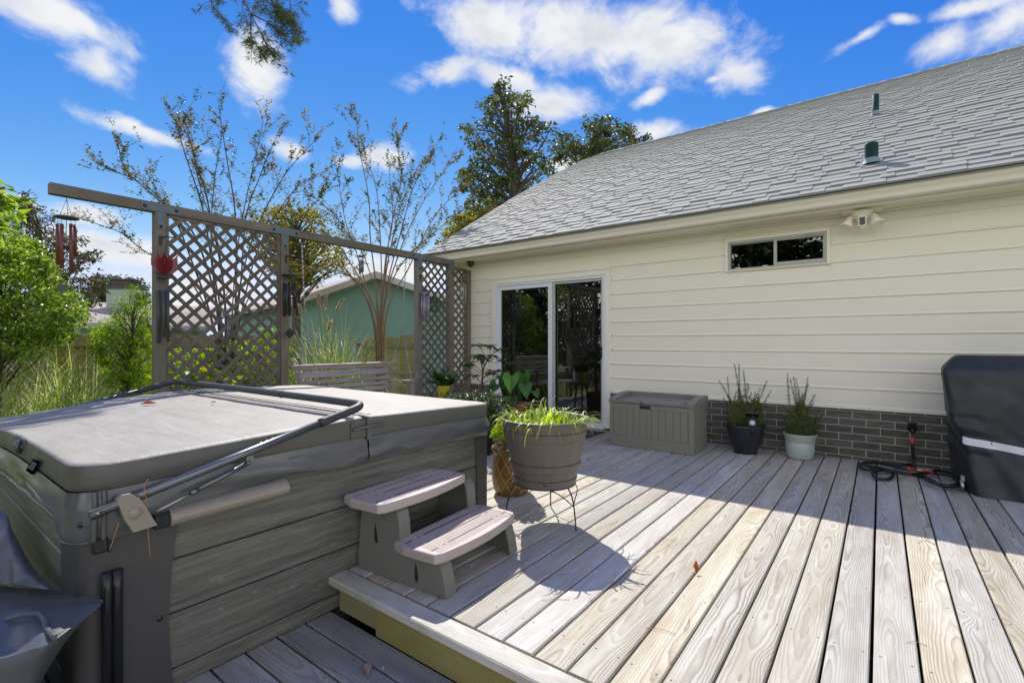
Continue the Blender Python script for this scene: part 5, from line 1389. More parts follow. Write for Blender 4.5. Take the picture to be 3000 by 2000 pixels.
# ------------------------------------------------------------------ slate vinyl cover thrown over something low at the left
tt = thing('furniture_cover', 'slate blue vinyl furniture cover draped in the corner below the hot tub', 'cover', (-1.9, .1, -.18))
def patch(rows, seed, nn=28, amp=.006, depth=1.19):
    """smooth sheet through rows of (px, py, depth)"""
    P = [[at(q[0], q[1], q[2] * depth) for q in r] for r in rows]
    A = [catmull(r, nn) for r in P]; cols = len(A[0]); B2 = []
    for c in range(cols): B2.append(catmull([A[r][c] for r in range(len(A))], 14))
    nv = len(B2[0]) - 1; mb = MB(seed)
    def fn(u, v):
        p = B2[round(u * (cols - 1))][round(v * nv)]
        return p + Vector((.3, -.3, 1)) * (amp * nz(p.x * 7, p.y * 7, p.z * 5 + seed) + amp * .5 * nz(p.x * 19, p.y * 17, p.z * 21))
    mb.grid(fn, cols - 1, nv); return mb
top = [[(-420, 1700, 1.52), (-150, 1712, 1.56), (0, 1716, 1.60), (100, 1722, 1.58), (190, 1732, 1.54), (300, 1756, 1.36)],
       [(-420, 1760, 1.34), (-150, 1762, 1.38), (0, 1764, 1.40), (100, 1766, 1.40), (190, 1768, 1.38), (303, 1761, 1.35)],
       [(-420, 1830, 1.20), (-150, 1815, 1.24), (0, 1806, 1.27), (85, 1795, 1.27), (135, 1800, 1.27), (298, 1768, 1.335)],
       [(-420, 1930, 1.10), (-150, 1915, 1.13), (0, 1905, 1.16), (80, 1890, 1.17), (150, 1866, 1.19), (288, 1780, 1.32)],
       [(-420, 1985, 1.06), (-150, 1965, 1.10), (0, 1942, 1.13), (80, 1925, 1.15), (150, 1890, 1.17), (262, 1806, 1.31)],
       [(-420, 2120, 1.06), (-150, 2080, 1.10), (0, 2040, 1.14), (60, 2010, 1.16), (120, 1960, 1.19), (215, 1852, 1.31)],
       [(-420, 2400, 1.08), (-150, 2340, 1.12), (0, 2250, 1.16), (50, 2160, 1.18), (95, 2040, 1.21), (180, 1895, 1.32)]]
tm = patch(top, 260).build('drape', M['tarp'], tt)
back = [[(-420, 1380, 2.0), (-150, 1450, 1.96), (0, 1490, 1.90), (40, 1560, 1.82), (90, 1650, 1.72), (150, 1718, 1.62)],
        [(-420, 1540, 1.85), (-150, 1575, 1.80), (0, 1600, 1.76), (45, 1640, 1.70), (95, 1690, 1.64), (152, 1724, 1.60)],
        [(-420, 1690, 1.60), (-150, 1702, 1.62), (0, 1709, 1.64), (50, 1712, 1.62), (100, 1719, 1.61), (155, 1730, 1.58)]]
patch(back, 262, amp=.010, depth=1.10).build('drape', M['tarp'], tt)
mb = MB(264); c = at(0, 2000, 1.5); mb.box(-3.1, -2.25, -.75, .30, -.178, .16, .05); mb.build('covered_bulk', M['black'], tt)
mb = MB(265)   # webbing handle lying on the drape
hp = [at(q[0], q[1], q[2] * 1.185) for q in ((20, 1815, 1.245), (70, 1800, 1.245), (112, 1797, 1.245), (128, 1812, 1.235), (135, 1838, 1.22), (160, 1866, 1.18))]
mb.tube(catmull(hp, 6), .0075, 8); mb.build('handle', M['tarp'], tt)
# ------------------------------------------------------------------ trellis screen: posts, beam, lattice panels, T plates
PX = -5.5; F0 = PX + .045
tr = thing('trellis', 'weathered timber trellis with lattice panels and an overhanging top beam beside the hot tub', 'trellis', (PX, 3.4, -.5))
def post(y0, y1, z1, mat, seed):
    mb = MB(seed); mb.plank((PX - .045, y0, -.5), (0, 0, z1 + .5), (0, y1 - y0, 0), (.09, 0, 0) if False else (.09, 0, 0), .004); return mb.build('post', mat, tr)
p1 = post(1.655, 1.748, 2.43, M['trellis'], 301); p2 = post(2.868, 2.962, 2.43, M['trellis'], 302); p3 = post(4.93, 5.022, 2.43, M['trellis'], 303)
p4 = post(5.60, 5.69, 2.43, M['brownwood'], 304); p5 = post(6.025, 6.10, 2.40, M['brownwood'], 305)
mb = MB(306); mb.plank((PX + .045, .925, 2.431), (0, 2.05, 0), (0, 0, .089), (-.09, 0, 0), .005)
mb.plank((PX + .045, 2.976, 2.431), (0, 2.72, 0), (0, 0, .089), (-.09, 0, 0), .005); mb.build('beam', M['trellis'], tr)
mb = MB(307); mb.plank((PX + .03, 5.691, 2.37), (0, .33, 0), (0, 0, .045), (-.05, 0, 0), .003); mb.build('rail', M['brownwood'], tr)
mb = MB(308)
for (y0, y1) in ((1.749, 1.775), (2.842, 2.867)): mb.plank((PX - .01, y0, .1), (0, 0, 2.33), (0, y1 - y0, 0), (.03, 0, 0), .002)
mb.plank((PX - .01, 1.776, 2.404), (0, 1.066, 0), (0, 0, .026), (.03, 0, 0), .002)
mb.build('batten', M['trellis'], tr)
def lattice(y0, y1, z0, z1, seed, off):
    mb = MB(seed); per = .1455; wv = .036; k = -int((z1 - z0) / per) - 3
    for layer, sgn in ((0, -1), (1, 1)):
        x = PX + .004 + .0085 * layer
        c = y0 - (z1 - z0) - per
        while c < y1 + (z1 - z0) + per:
            cc = c + off + mb.R.uniform(-.004, .004)
            # centre line y = cc + s*(z - z0) for sgn 1, y = cc - (z - z0) for -1 ; clip to the panel
            lo, hi = z0, z1
            if sgn > 0: lo = max(lo, z0 + (y0 - cc)); hi = min(hi, z0 + (y1 - cc))
            else: lo = max(lo, z0 + (cc - y1)); hi = min(hi, z0 + (cc - y0))
            if hi - lo > .02:
                a = Vector((x, cc + sgn * (lo - z0), lo)); b_ = Vector((x, cc + sgn * (hi - z0), hi)); d = (b_ - a).normalized()
                wd = Vector((0, -d.z, d.y)) * wv
                mb.plank(a - wd / 2, b_ - a, wd, (.0082, 0, 0), .0008)
            c += per
    return mb.build('lattice', M['lath'], tr)
lattice(1.745, 2.872, .12, 2.435, 310, .02); lattice(5.02, 5.602, .12, 2.435, 311, .05); lattice(5.688, 6.03, .12, 2.372, 312, .0)
def tplate(yc, span, left=True):
    mb = MB(320); x0, x1 = F0 + .0005, F0 + .0055
    mb.box(x0, x1, yc - span, yc + span, 2.436, 2.506, .001); mb.box(x0, x1, yc - .030, yc + .030, 2.275, 2.4355, .001)
    o = mb.build('T_plate' if False else 'bracket_plate', M['zinc'], tr); mb = MB(321)
    for (y, z) in ((yc - span * .80, 2.472), (yc + span * .80, 2.472), (yc, 2.30)): mb.lathe((x1, y, z), [(.016, 0), (.015, .006), (.006, .010), (.001, .010)], 8, axis=(1, 0, 0))
    mb.build_split('bolt', M['blackmatt'], o)
tplate(1.70, .16); tplate(2.913, .165); tplate(4.968, .165)
mb = MB(322); mb.box(F0 + .0005, F0 + .0055, 5.40, 5.69, 2.445, 2.503, .001); mb.box(F0 + .0005, F0 + .0055, 5.632, 5.69, 2.25, 2.4445, .001); o = mb.build('bracket_plate', M['zinc'], tr)
mb = MB(323)
for (y, z) in ((5.43, 2.475), (5.66, 2.30), (5.66, 2.475)): mb.lathe((F0 + .0055, y, z), [(.013, 0), (.012, .005), (.001, .008)], 8, axis=(1, 0, 0))
mb.build_split('bolt', M['blackmatt'], o)
def hook(px, py, ln=.10):
    a = onx(px, py, F0); mb = MB(324); mb.box(F0, F0 + .012, a.y - .011, a.y + .011, a.z - .07, a.z + .02, .003)
    mb.tube(catmull([a + Vector((.008, 0, 0)), a + Vector((.045, .03, .012)), a + Vector((.07, .075, .008)), a + Vector((.08, .098, .022))], 5), .006, 7)
    mb.build('hook', M['blackmatt'], tr); return a + Vector((.062, .055, 0))
h1_ = hook(470, 697); h2_ = hook(837, 752); h3_ = hook(1230, 808)

# ------------------------------------------------------------------ wind chimes
def string(mb, a, b_): mb.tube([a, b_], .0016, 5)
def chime(label, top, disc_px, disc_r, tubes, rad, mat, tmat, Xd, sail=None, striker=None, dthick=.012, extra=None, group='wind chimes hanging on the trellis'):
    dc = onx(*disc_px, Xd); t = thing('wind_chime', label, 'wind chime', tuple(dc), group)
    mb = MB(330); mb.lathe(dc - Vector((0, 0, dthick / 2)), [(.001, 0), (disc_r, 0), (disc_r, dthick), (.001, dthick)], 24); mb.build('top_disc', mat, t)
    st = MB(331)
    if top is not None:
        for k in range(3): a = k * 2.094; string(st, dc + Vector((disc_r * .6 * math.cos(a), disc_r * .6 * math.sin(a), 0)), top - Vector((0, 0, .02)))
        st.tube(catmull([top - Vector((0, 0, .02)), top + Vector((.012, 0, -.005)), top + Vector((0, 0, .012))], 4), .002, 5)
    for (px, pt, pb, back) in tubes:
        a = onx(px, pt, Xd + (-.06 if back else .05) * (disc_r / .08)); b_ = onx(px, pb, Xd + (-.06 if back else .05) * (disc_r / .08)); b_.y = a.y; b_.x = a.x
        mb = MB(332); mb.lathe(b_, [(rad * .8, .004), (rad * .8, 0), (rad, 0), (rad, a.z - b_.z), (rad * .8, a.z - b_.z), (rad * .8, a.z - b_.z - .01)], 12); mb.build('tube', tmat, t)
        string(st, a, Vector((a.x, a.y, dc.z)))
    if striker: c = onx(*striker, Xd); mb = MB(333); mb.lathe(c, [(.001, -.007), (disc_r * .45, -.007), (disc_r * .45, .007), (.001, .007)], 18); mb.build('striker', mat, t); string(st, c, dc)
    if sail:
        c = onx(sail[0], sail[1], Xd); mb = MB(334); mb.obox(c, sail[3] if len(sail) > 3 else (0, 1, 1), (1, 0, 0), sail[2], .003, sail[2], .001); mb.build('sail', mat, t); string(st, c, dc)
    st.build('cord', M['twig'], t); return t
b0 = onx(195, 582, PX); b0.x = PX; b0.z = 2.431
chime('large wind chime with rust brown tubes at the free end of the beam', b0, (195, 638), .083, [(169, 656, 776, 1), (181, 656, 786, 0), (208, 656, 800, 0), (220, 659, 752, 1)], .0128, M['charcoal'], M['tubebrown'], PX, (183, 843, .030, (0, 0, 1)), (195, 724))
t2 = chime('wind chime with a red tulip on top and dark tubes, on the first post', h1_ + Vector((0, .01, -.0)), (479, 813), .058, [(466, 850, 1004, 1), (480, 850, 988, 0), (492, 850, 1000, 0), (486, 850, 960, 1)], .0135, M['charcoal'], M['charcoal'], F0 + .07)
tc = onx(482, 772, F0 + .07); mb = MB(340)
out_ = [(-.011, -.095), (-.05, -.09), (-.085, -.065), (-.103, -.02), (-.104, .03), (-.100, .062), (-.118, .108), (-.078, .060), (-.055, .040), (-.028, .062), (-.0, .115)]
for k, ad in enumerate((78, 132, 20)):
    d = Vector((math.cos(math.radians(ad)), math.sin(math.radians(ad)), 0)); nrm = Vector((-d.y, d.x, 0))
    pts = [tc + d * r + Vector((0, 0, z)) for r, z in out_] + [tc - d * r + Vector((0, 0, z)) for r, z in out_[::-1]]
    # triangulated fan of the petal plate, two millimetres thick
    for sgn in (1,):
        mb.prism([p - nrm * .001 for p in pts], nrm * .002)
mb.tube([tc + Vector((0, 0, -.12)), tc + Vector((0, 0, .13))], .004, 6)
mb.build('tulip', M['tulip'], t2)
mb = MB(341); mb.tube([tc + Vector((0, 0, .13)), h1_ + Vector((0, 0, .01))], .002, 5); mb.build('chain', M['twig'], t2)
chime('black wind chime with a square black sail on the second post', h2_ + Vector((.02, .02, 0)), (849, 807), .088, [(834, 830, 926, 1), (849, 828, 925, 1), (839, 832, 922, 0), (864, 828, 903, 0)], .0135, M['black'], M['black'], F0 + .09, (849, 976, .044, (0, 1, 1)), (851, 873))
b1 = onx(1058, 740, PX); b1.x = PX; b1.z = 2.431
chime('small grey wind chime under the middle of the beam', b1, (1058, 751), .050, [(1053, 763, 803, 1), (1057, 763, 800, 0), (1064, 763, 797, 1), (1061, 765, 798, 0)], .0085, M['charcoal'], M['tubegrey'], PX, None, None)
t5 = chime('wind chime with mauve glass tubes and a silver roof beside the third post', h3_ + Vector((.0, .03, -.0)), (1247, 858), .070, [(1236, 866, 930, 1), (1243, 866, 942, 0), (1250, 866, 934, 1), (1256, 866, 938, 0), (1247, 866, 925, 1)], .013, M['steel'], M['tubepurple'], F0 + .09)
dc = onx(1247, 856, F0 + .09); mb = MB(342); mb.lathe(dc, [(.082, .0), (.06, .012), (.03, .03), (.012, .05), (.001, .055)], 4); mb.build('roof', M['steel'], t5)
chime('wind chime with green glass tubes and a mauve bar by the house corner', onx(1357, 805, F0 + .03), (1357, 820), .048, [(1351, 830, 884, 1), (1358, 830, 876, 0), (1364, 830, 888, 1)], .010, M['mauve'], M['tubegreen'], F0 + .05, dthick=.03)
# iron dragonfly with coil and bell on the big lattice, metal wreath on the small one
of = thing('dragonfly_ornament', 'rusty iron dragonfly ornament with coil and thin rod hung on the big lattice', 'garden ornament', tuple(onx(660, 870, F0 + .02)))
mb = MB(345); X0 = F0 + .02
def loop(cx, cy, rx, ry, rot):
    p = []
    for k in range(19):
        a = 2 * math.pi * k / 18; x = rx * math.cos(a); y = ry * math.sin(a); p.append(onx(cx + x * math.cos(rot) - y * math.sin(rot), cy + x * math.sin(rot) + y * math.cos(rot), X0))
    mb.tube(p, .0035, 5, cap=False)
loop(662, 851, 6, 11, .1); loop(671, 860, 9, 5, -.5); loop(650, 874, 7, 5, .6)
for k in range(4): loop(644 + k * .8, 878 + k * 4, 5, 2, .2)
loop(659, 868, 4, 5, 0); mb.build('body', M['rust'], of)
mb = MB(346)
for k in range(5): loop(656, 912 + 3.4 * k, 7 + k * .8, 2, 0)
mb.build('coil', M['tubegrey'], of)
mb = MB(347); a = onx(667, 925, X0); b_ = onx(667, 1010, X0); b_.y = a.y; mb.tube([a, b_], .006, 8); mb.tube([onx(660, 885, X0), onx(658, 912, X0)], .0015, 5); mb.build('rod', M['tubegrey'], of)
wr = thing('wreath_ornament', 'dark metal leaf wreath hung on the narrow lattice by the house', 'garden ornament', tuple(onx(1273, 896, F0 + .03)))
mb = MB(348); R = random.Random(3); c = onx(1273, 893, F0 + .03)
mb.tube([c + Vector((0, .075 * math.cos(a), .11 * math.sin(a))) for a in [k * 6.2832 / 20 for k in range(21)]], .004, 5, cap=False); mb.build('hoop', M['blackmatt'], wr)
mb = MB(349)
for k in range(46):
    a = R.random() * 6.283; mb.rnd(); mb.leaf(c + Vector((R.uniform(-.02, .02), .075 * math.cos(a), .11 * math.sin(a))), Vector((R.uniform(-.5, .5), R.uniform(-1, 1), R.uniform(-1, 1))), Vector((1, 0, 0)), R.uniform(.03, .06), .022)
mb.build('leaves', M['L_house'], wr)

# ------------------------------------------------------------------ porch swing hung from the beam
sw = thing('porch_swing', 'weathered slatted porch swing hanging on chains from the trellis beam', 'swing', (-5.5, 3.93, .4))
Y0, Y1 = 3.22, 4.62
bk = lambda z: -5.62 - (z - .40) * .38
mb = MB(360)
for z, h_, ov in ((.845, .05, .03), (.745, .085, .0), (.665, .055, -.01), (.60, .045, -.02), (.53, .055, -.02)):
    a = Vector((bk(z), Y0 - ov, z)); up = Vector((-.38, 0, 1)).normalized() * h_
    mb.plank(a, (0, Y1 - Y0 + 2 * ov, 0), up, (.022, 0, .008), .003)
mb.plank((bk(.89) + .035, Y0 - .045, .893), (0, Y1 - Y0 + .09, 0), (-.075, 0, .006), (0, 0, .022), .004)
mb.build('backrest', M['swing'], sw)
mb = MB(361)
for k in range(6): mb.plank((-5.60 + .078 * k, Y0, .40 - .004 * k), (0, Y1 - Y0, 0), (.07, 0, 0), (0, 0, .02), .003)
mb.build('seat', M['swing'], sw)
for y in (Y0 + .02, Y1 - .02):
    mb = MB(362); mb.plank((-5.78, y - .045, .632), (.60, 0, .03), (0, .09, 0), (0, 0, .022), .004); mb.plank((-5.22, y - .02, .39), (0, 0, .262), (0, .04, 0), (.045, 0, 0), .003); mb.plank((-5.62, y - .02, .37), (.46, 0, 0), (0, .04, 0), (0, 0, .03), .003); mb.build('arm', M['swing'], sw)
def chainrun(a, b_, mb):
    a = Vector(a); b_ = Vector(b_); d = b_ - a; L = d.length; d.normalize(); n = int(L / .030); o1 = d.orthogonal().normalized(); o2 = d.cross(o1)
    for k in range(n):
        c = a + d * (L * (k + .5) / n); w_ = o1 if k % 2 else o2; hl, hw = .0205, .0105; pts = []
        for j in range(9): q = 2 * math.pi * j / 8; pts.append(c + d * hl * math.cos(q) + w_ * hw * math.sin(q))
        mb.tube(pts, .0034, 4, cap=False)
for y, yb in ((3.14, Y0 + .0), (4.74, Y1 - .0)):
    mb = MB(363); sp = Vector((-5.5, y * .45 + yb * .55, 1.42))
    chainrun((-5.5, y, 2.40), sp, mb); chainrun(sp, (-5.24, yb, .66), mb); chainrun(sp, (-5.74, yb, .66), mb); mb.build('chain', M['chain'], sw)
    mb = MB(364); mb.tube(catmull([(-5.5, y, 2.44), (-5.5, y + .012, 2.425), (-5.49, y + .014, 2.40), (-5.5, y - .005, 2.39)], 4), .005, 6); mb.build('hook', M['rust'], sw)

# ------------------------------------------------------------------ plants beside the sliding door
def stool(c, r, h, name, label):
    t = thing(name, label, 'plant stand', (c.x, c.y, 0)); mb = MB(370); mb.lathe((c.x, c.y, h - .025), [(.001, 0), (r, 0), (r, .025), (.001, .025)], 28); mb.build('top', M['brownwood'], t)
    for k in range(3):
        a = 1 + k * 2.094; mb = MB(371); mb.tube([(c.x + r * .7 * math.cos(a), c.y + r * .7 * math.sin(a), h - .025), (c.x + r * .95 * math.cos(a), c.y + r * .95 * math.sin(a), .001)], .016, 8); mb.build('leg', M['brownwood'], t)
def tuft(mb, c, n, l, w_, R, up=.8, droop=1.2, spread=1.0, rad=.05):
    for k in range(n):
        a = R.random() * 6.283; mb.rnd(); mb.blade(c + Vector((rad * R.uniform(-1, 1), rad * R.uniform(-1, 1), 0)), Vector((math.cos(a) * spread, math.sin(a) * spread, R.uniform(.3, 1) * up + .15)), l * R.uniform(.5, 1.1), w_ * R.uniform(.7, 1.2), droop * R.uniform(.5, 1.3), 5)
R = random.Random(21)
c = at(1300, 1129, 6.15); yp = Vector((c.x, c.y, c.z - .21)); stool(yp, .15, yp.z, 'wooden_stool', 'round wooden stool under the yellow pot, mostly hidden behind the hot tub')
t = thing('yellow_pot_plant', 'leafy dark green plant in a bright yellow pot in front of the narrow lattice', 'potted plant', tuple(yp))
mb = MB(372); mb.lathe(yp, [(.001, .001), (.058, .001), (.082, .195), (.087, .20), (.087, .212), (.078, .212), (.074, .19), (.001, .185)], 28); mb.build('pot', M['potyellow'], t)
mb = MB(373); tuft(mb, yp + Vector((0, 0, .19)), 190, .40, .040, R, 1.0, 1.0, .8, .045); mb.build('foliage', M['L_house'], t)
# slender shrub in a pot
c = at(1412, 1120, 6.1); base = Vector((c.x, c.y, 0))
t = thing('umbrella_plant', 'slender umbrella plant with bare stems in front of the sliding door edge', 'potted plant', tuple(base))
mb = MB(374); mb.lathe(base, [(.001, .001), (.12, .001), (.16, .30), (.168, .305), (.168, .33), (.155, .33), (.15, .29), (.001, .29)], 28); mb.build('pot', M['terracotta'], t)
tips = [(1395, 1010), (1432, 1012), (1470, 1022), (1405, 1042), (1360, 1068), (1420, 1052), (1440, 1040), (1476, 1055), (1495, 1060), (1385, 1098), (1440, 1090), (1468, 1100), (1486, 1092), (1372, 1062), (1500, 1105), (1450, 1085), (1392, 1040)]
st = MB(375); mb = MB(376); D0 = 6.1
trunk = catmull([base + Vector((0, 0, .28)), at(1411, 1135, D0), at(1416, 1085, D0), at(1424, 1062, D0), at(1440, 1040, D0), at(1462, 1025, D0)], 6)
st.tube(trunk, [.012 * (1 - .6 * i / len(trunk)) for i in range(len(trunk))], 7); st.tube(catmull([base + Vector((.02, 0, .28)), at(1414, 1110, D0 + .03), at(1412, 1070, D0 + .05), at(1407, 1045, D0 + .05)], 6), .008, 6)
for (px, py) in tips:
    tp_ = at(px, py, D0 + R.uniform(-.12, .12)); k = min(trunk, key=lambda p: (p - tp_ + Vector((0, 0, .10))).length); md = k.lerp(tp_, .5) + Vector((0, 0, .02)); st.tube(catmull([k, md, tp_], 5), .0035, 5)
    for j in range(14):
        a = j * .57 + R.random(); mb.rnd(); mb.leaf(tp_, Vector((math.cos(a), math.sin(a), R.uniform(-.5, .25))), Vector((0, 0, 1)), R.uniform(.09, .15), R.uniform(.028, .042), .12)
st.build('stem', M['bark'], t); mb.build('foliage', M['L_house'], t)
# caladium bowl on a stool
c = at(1517, 1180, 5.55); bp = Vector((c.x, c.y, c.z - .13)); stool(bp, .17, bp.z, 'wooden_stool', 'round wooden stool under the terracotta bowl beside the sliding door')
t = thing('terracotta_bowl_plant', 'large heart shaped leaves in a terracotta bowl before the door glass', 'potted plant', tuple(bp))
mb = MB(378); mb.lathe(bp, [(.001, .001), (.09, .001), (.125, .085), (.130, .087), (.130, .10), (.126, .102), (.132, .104), (.138, .13), (.128, .133), (.12, .11), (.001, .105)], 32); mb.build('bowl', M['terracotta'], t)
mb = MB(379); st = MB(380)
def heart(c, d, up, s_):
    d = d.normalized(); sd = d.cross(up).normalized(); u = sd.cross(d)
    pl = [(0, -.05), (.30, -.32), (.52, -.22), (.56, .08), (.42, .45), (.2, .78), (0, 1.05)]
    mb.rnd(); ctr = [c + d * (y * s_) + u * (-.25 * s_ * max(0, y) ** 2) for y in (-.05, .1, .4, .75, 1.05)]
    for sg in (-1, 1):
        pts = [c + sd * (sg * x * s_) + d * (y * s_) - u * (s_ * (.25 * max(0, y) ** 2 - .22 * x)) for x, y in pl]
        for a, b_ in zip(pts[:-1], pts[1:]):
            mb.face([ctr[1], a, b_] if sg > 0 else [ctr[1], b_, a], None, True)
for (px, py, s_, dy) in ((1452, 1140, .135, .1), (1498, 1118, .17, -.1), (1532, 1112, .16, .1), (1540, 1145, .135, -.12), (1568, 1160, .085, -.05), (1480, 1125, .15, .12), (1515, 1135, .12, .15), (1525, 1105, .14, .2)):
    q = at(px, py - 14, 5.55 + dy); s0 = bp + Vector((R.uniform(-.05, .05), R.uniform(-.05, .05), .11)); st.tube(catmull([s0, s0.lerp(q, .6) + Vector((0, 0, .05)), q], 6), .004, 5)
    dd = (q - s0); heart(q, Vector((dd.x * .6, dd.y * .6, -.55 * abs(dd.z) - .1)) + Vector((0, -.06, 0)), Vector((.35, -.75, .6)), s_)
st.build('stem', M['L_house'], t); mb.build('leaves', M['L_calad'], t)
# low leafy pots round it
def lowpot(px, py, d, r, h, mat, name, label, lm, n, l, w_, hgt, seed, kind='leaf'):
    c = at(px, py, d); b_ = Vector((c.x, c.y, 0)); t = thing(name, label, 'potted plant', tuple(b_)); R = random.Random(seed)
    mb = MB(seed); mb.lathe(b_, [(.001, .001), (r * .72, .001), (r * .97, h * .93), (r * 1.03, h * .94), (r * 1.03, h), (r * .92, h), (r * .88, h * .9), (.001, h * .9)], 28); mb.build('pot', mat, t)
    mb = MB(seed + 1); st = MB(seed + 2); top_ = c.z
    for k in range(n):
        a = R.random() * 6.283; rr = r * 1.35 * math.sqrt(R.random()); z = h + (top_ - h) * R.random() ** .7; mb.rnd()
        p = b_ + Vector((rr * math.cos(a), rr * math.sin(a), z)); mb.leaf(p, Vector((math.cos(a + R.uniform(-1, 1)), math.sin(a + R.uniform(-1, 1)), R.uniform(-.6, .8))), Vector((R.uniform(-.5, .5), R.uniform(-.5, .5), 1)), l * R.uniform(.6, 1.3), w_ * R.uniform(.7, 1.3), .15)
        if k % 12 == 0: st.tube([b_ + Vector((rr * .3 * math.cos(a), rr * .3 * math.sin(a), h * .9)), p], .003, 4)
    mb.build('foliage', lm, t); st.build('stem', M['twig'], t)
lowpot(1365, 1150, 5.75, .20, .24, M['potblack'], 'variegated_plant', 'white flecked bushy plant behind the far corner of the hot tub', M['L_white'], 900, .05, .03, .4, 390)
lowpot(1466, 1163, 5.35, .13, .22, M['potpale'], 'fern_pot', 'bushy green fern in a pale pot left of the terracotta bowl', M['L_house'], 900, .05, .012, .3, 400)
lowpot(1408, 1150, 5.25, .15, .3, M['potblack'], 'leafy_pot', 'dark leafy potted plant between the hot tub corner and the fern', M['L_hedge'], 800, .05, .025, .3, 410)
lowpot(1570, 1190, 5.45, .11, .2, M['potblack'], 'trailing_plant', 'trailing dark green plant right of the terracotta bowl', M['L_hedge'], 700, .045, .02, .3, 420)

# ------------------------------------------------------------------ fallen leaves
def fallen(px, py, z, l, mat, label, rz, tilt=.6):
    p = onz(px, py, z); mb = MB(430); d = Vector((math.cos(rz), math.sin(rz), tilt)); mb.leaf(p, d, Vector((0, 0, 1)), l, l * .45, .18); mb.leaf(p + Vector((.001, 0, .001)), d, Vector((.2, 0, 1)), l * .98, l * .4, .3)
    tag(mb.build('fallen_leaf', mat), label, 'leaf')
fallen(2040, 1678, .006, .065, M['leaf_orange'], 'bright orange fallen leaf standing on the sunlit deck boards', 1.9, 1.6)
fallen(408, 1184, .787, .10, M['leaf_orange'], 'orange fallen leaf on the hot tub cover near its far edge', 1.0, .15)
fallen(618, 1180, .80, .05, M['leaf_tan'], 'pale curled fallen leaf on the hot tub cover near the hinge', .3, .3)
fallen(1716, 1347, .005, .05, M['leaf_tan'], 'small brown fallen leaf on the shaded deck right of the barrel planter', .6, .5)
fallen(1075, 1940, -.174, .09, M['leaf_tan'], 'long tan fallen leaf lying in a gap of the lower deck', -.6, .1)
fallen(1122, 1952, -.174, .02, M['paper'], 'tiny white scrap on the lower deck', -.6, .1)

# dry pine needles on the boards
R = random.Random(31)
for k in range(16):
    px, py = R.choice([(R.uniform(1750, 2900), R.uniform(1430, 1950)), (R.uniform(1600, 2400), R.uniform(1300, 1450)), (R.uniform(1480, 1700), R.uniform(1620, 1900))])
    p = onz(px, py, .003); a = R.random() * 6.283; d = Vector((math.cos(a), math.sin(a), 0)); s_ = Vector((-d.y, d.x, 0)) * R.uniform(-.02, .02); L = R.uniform(.06, .14)
    mb = MB(432); mb.tube(catmull([p, p + d * L * .5 + s_ + Vector((0, 0, .003)), p + d * L], 4), .0011, 4)
    tag(mb.build('pine_needle', M['needle']), 'thin dry pine needle lying flat on the main deck boards', 'pine needle', 'pine needles scattered on the deck')
# ------------------------------------------------------------------ fences and neighbours
GR = GZ
def picket_fence(a, b_, htop, name, label, seed, rail_side=1, skip=None, sag=0.0, posts=True, pw=.14):
    a = Vector(a); b_ = Vector(b_); d = (b_ - a); L = d.length; d.normalize(); n = Vector((-d.y, d.x, 0)) * rail_side
    t = thing(name, label, 'fence', (a.x, a.y, GR)); mb = MB(seed); k = 0; s_ = 0
    while s_ < L:
        w_ = pw - .004; h_ = htop + sag * s_ / L + mb.R.uniform(-.012, .012); p = a + d * s_; p.z = GR + .03; top = h_
        mb.rnd(); c = .02
        # dog-eared board
        poly = [p, p + d * w_, p + d * w_ + Vector((0, 0, top - p.z - c * 1.6)), p + d * (w_ - c * 1.2) + Vector((0, 0, top - p.z)), p + d * (c * 1.2) + Vector((0, 0, top - p.z)), p + Vector((0, 0, top - p.z - c * 1.6))]
        b0 = len(mb.uv); mb.prism(poly, n * -.018)
        vo = mb.R.random() * 30
        # grain along z
        li = b0; cnt = 0
        for fc in mb.f[-8:]:
            for vi in fc:
                q = Vector(mb.v[vi]); mb.uv[li] = ((q - p).dot(d) - w_ / 2, q.z + vo); li += 1
        s_ += pw
    mb.build('pickets', M['fence'], t)
    for z in (GR + .35, (GR + htop) / 2 + .1, htop - .22):
        mb = MB(seed + 1); mb.plank(a + Vector((0, 0, z - a.z)) + n * .001, d * L, (0, 0, .085), n * .038, .003); mb.build('rail', M['fence'], t)
    if posts:
        s_ = 0
        while s_ <= L + .1:
            mb = MB(seed + 2); p = a + d * min(s_, L - .05) + n * .04; mb.plank((p.x, p.y, GR), (0, 0, htop - GR - .05), d * .09, n * .09, .004); mb.build('post', M['fence'], t); s_ += 2.4
    return t
fa = at(-60, 985, 9.6); fb = at(866, 978, 9.6)
picket_fence((fa.x, fa.y - 2.5, GR), (fb.x, fb.y, GR), 1.345, 'picket_fence', 'long mossy picket fence behind the trellis and shrubs', 500, -1)
fc_ = ony(1071, 990, 7.6); fd = ony(1212, 982, 7.2)
picket_fence((fc_.x, fc_.y, GR), (fd.x, fd.y, GR), 1.30, 'picket_fence', 'short mossy picket fence with rails beside the house corner', 510, -1, sag=.06)
mb = MB(515); q = ony(1062, 1030, 8.1)
tag(mb.build('utility_box', M['charcoal']) if False else None, None) if False else None
bxx = MB(516); bxx.box(q.x - .30, q.x + .12, q.y, q.y + .3, GR, 1.15, .02); bxx.box(q.x - .32, q.x + .14, q.y - .02, q.y + .32, 1.151, 1.18, .008)
tag(bxx.build('utility_box', M['charcoal']), 'dark green utility box between the pampas grass and the short fence', 'utility box')

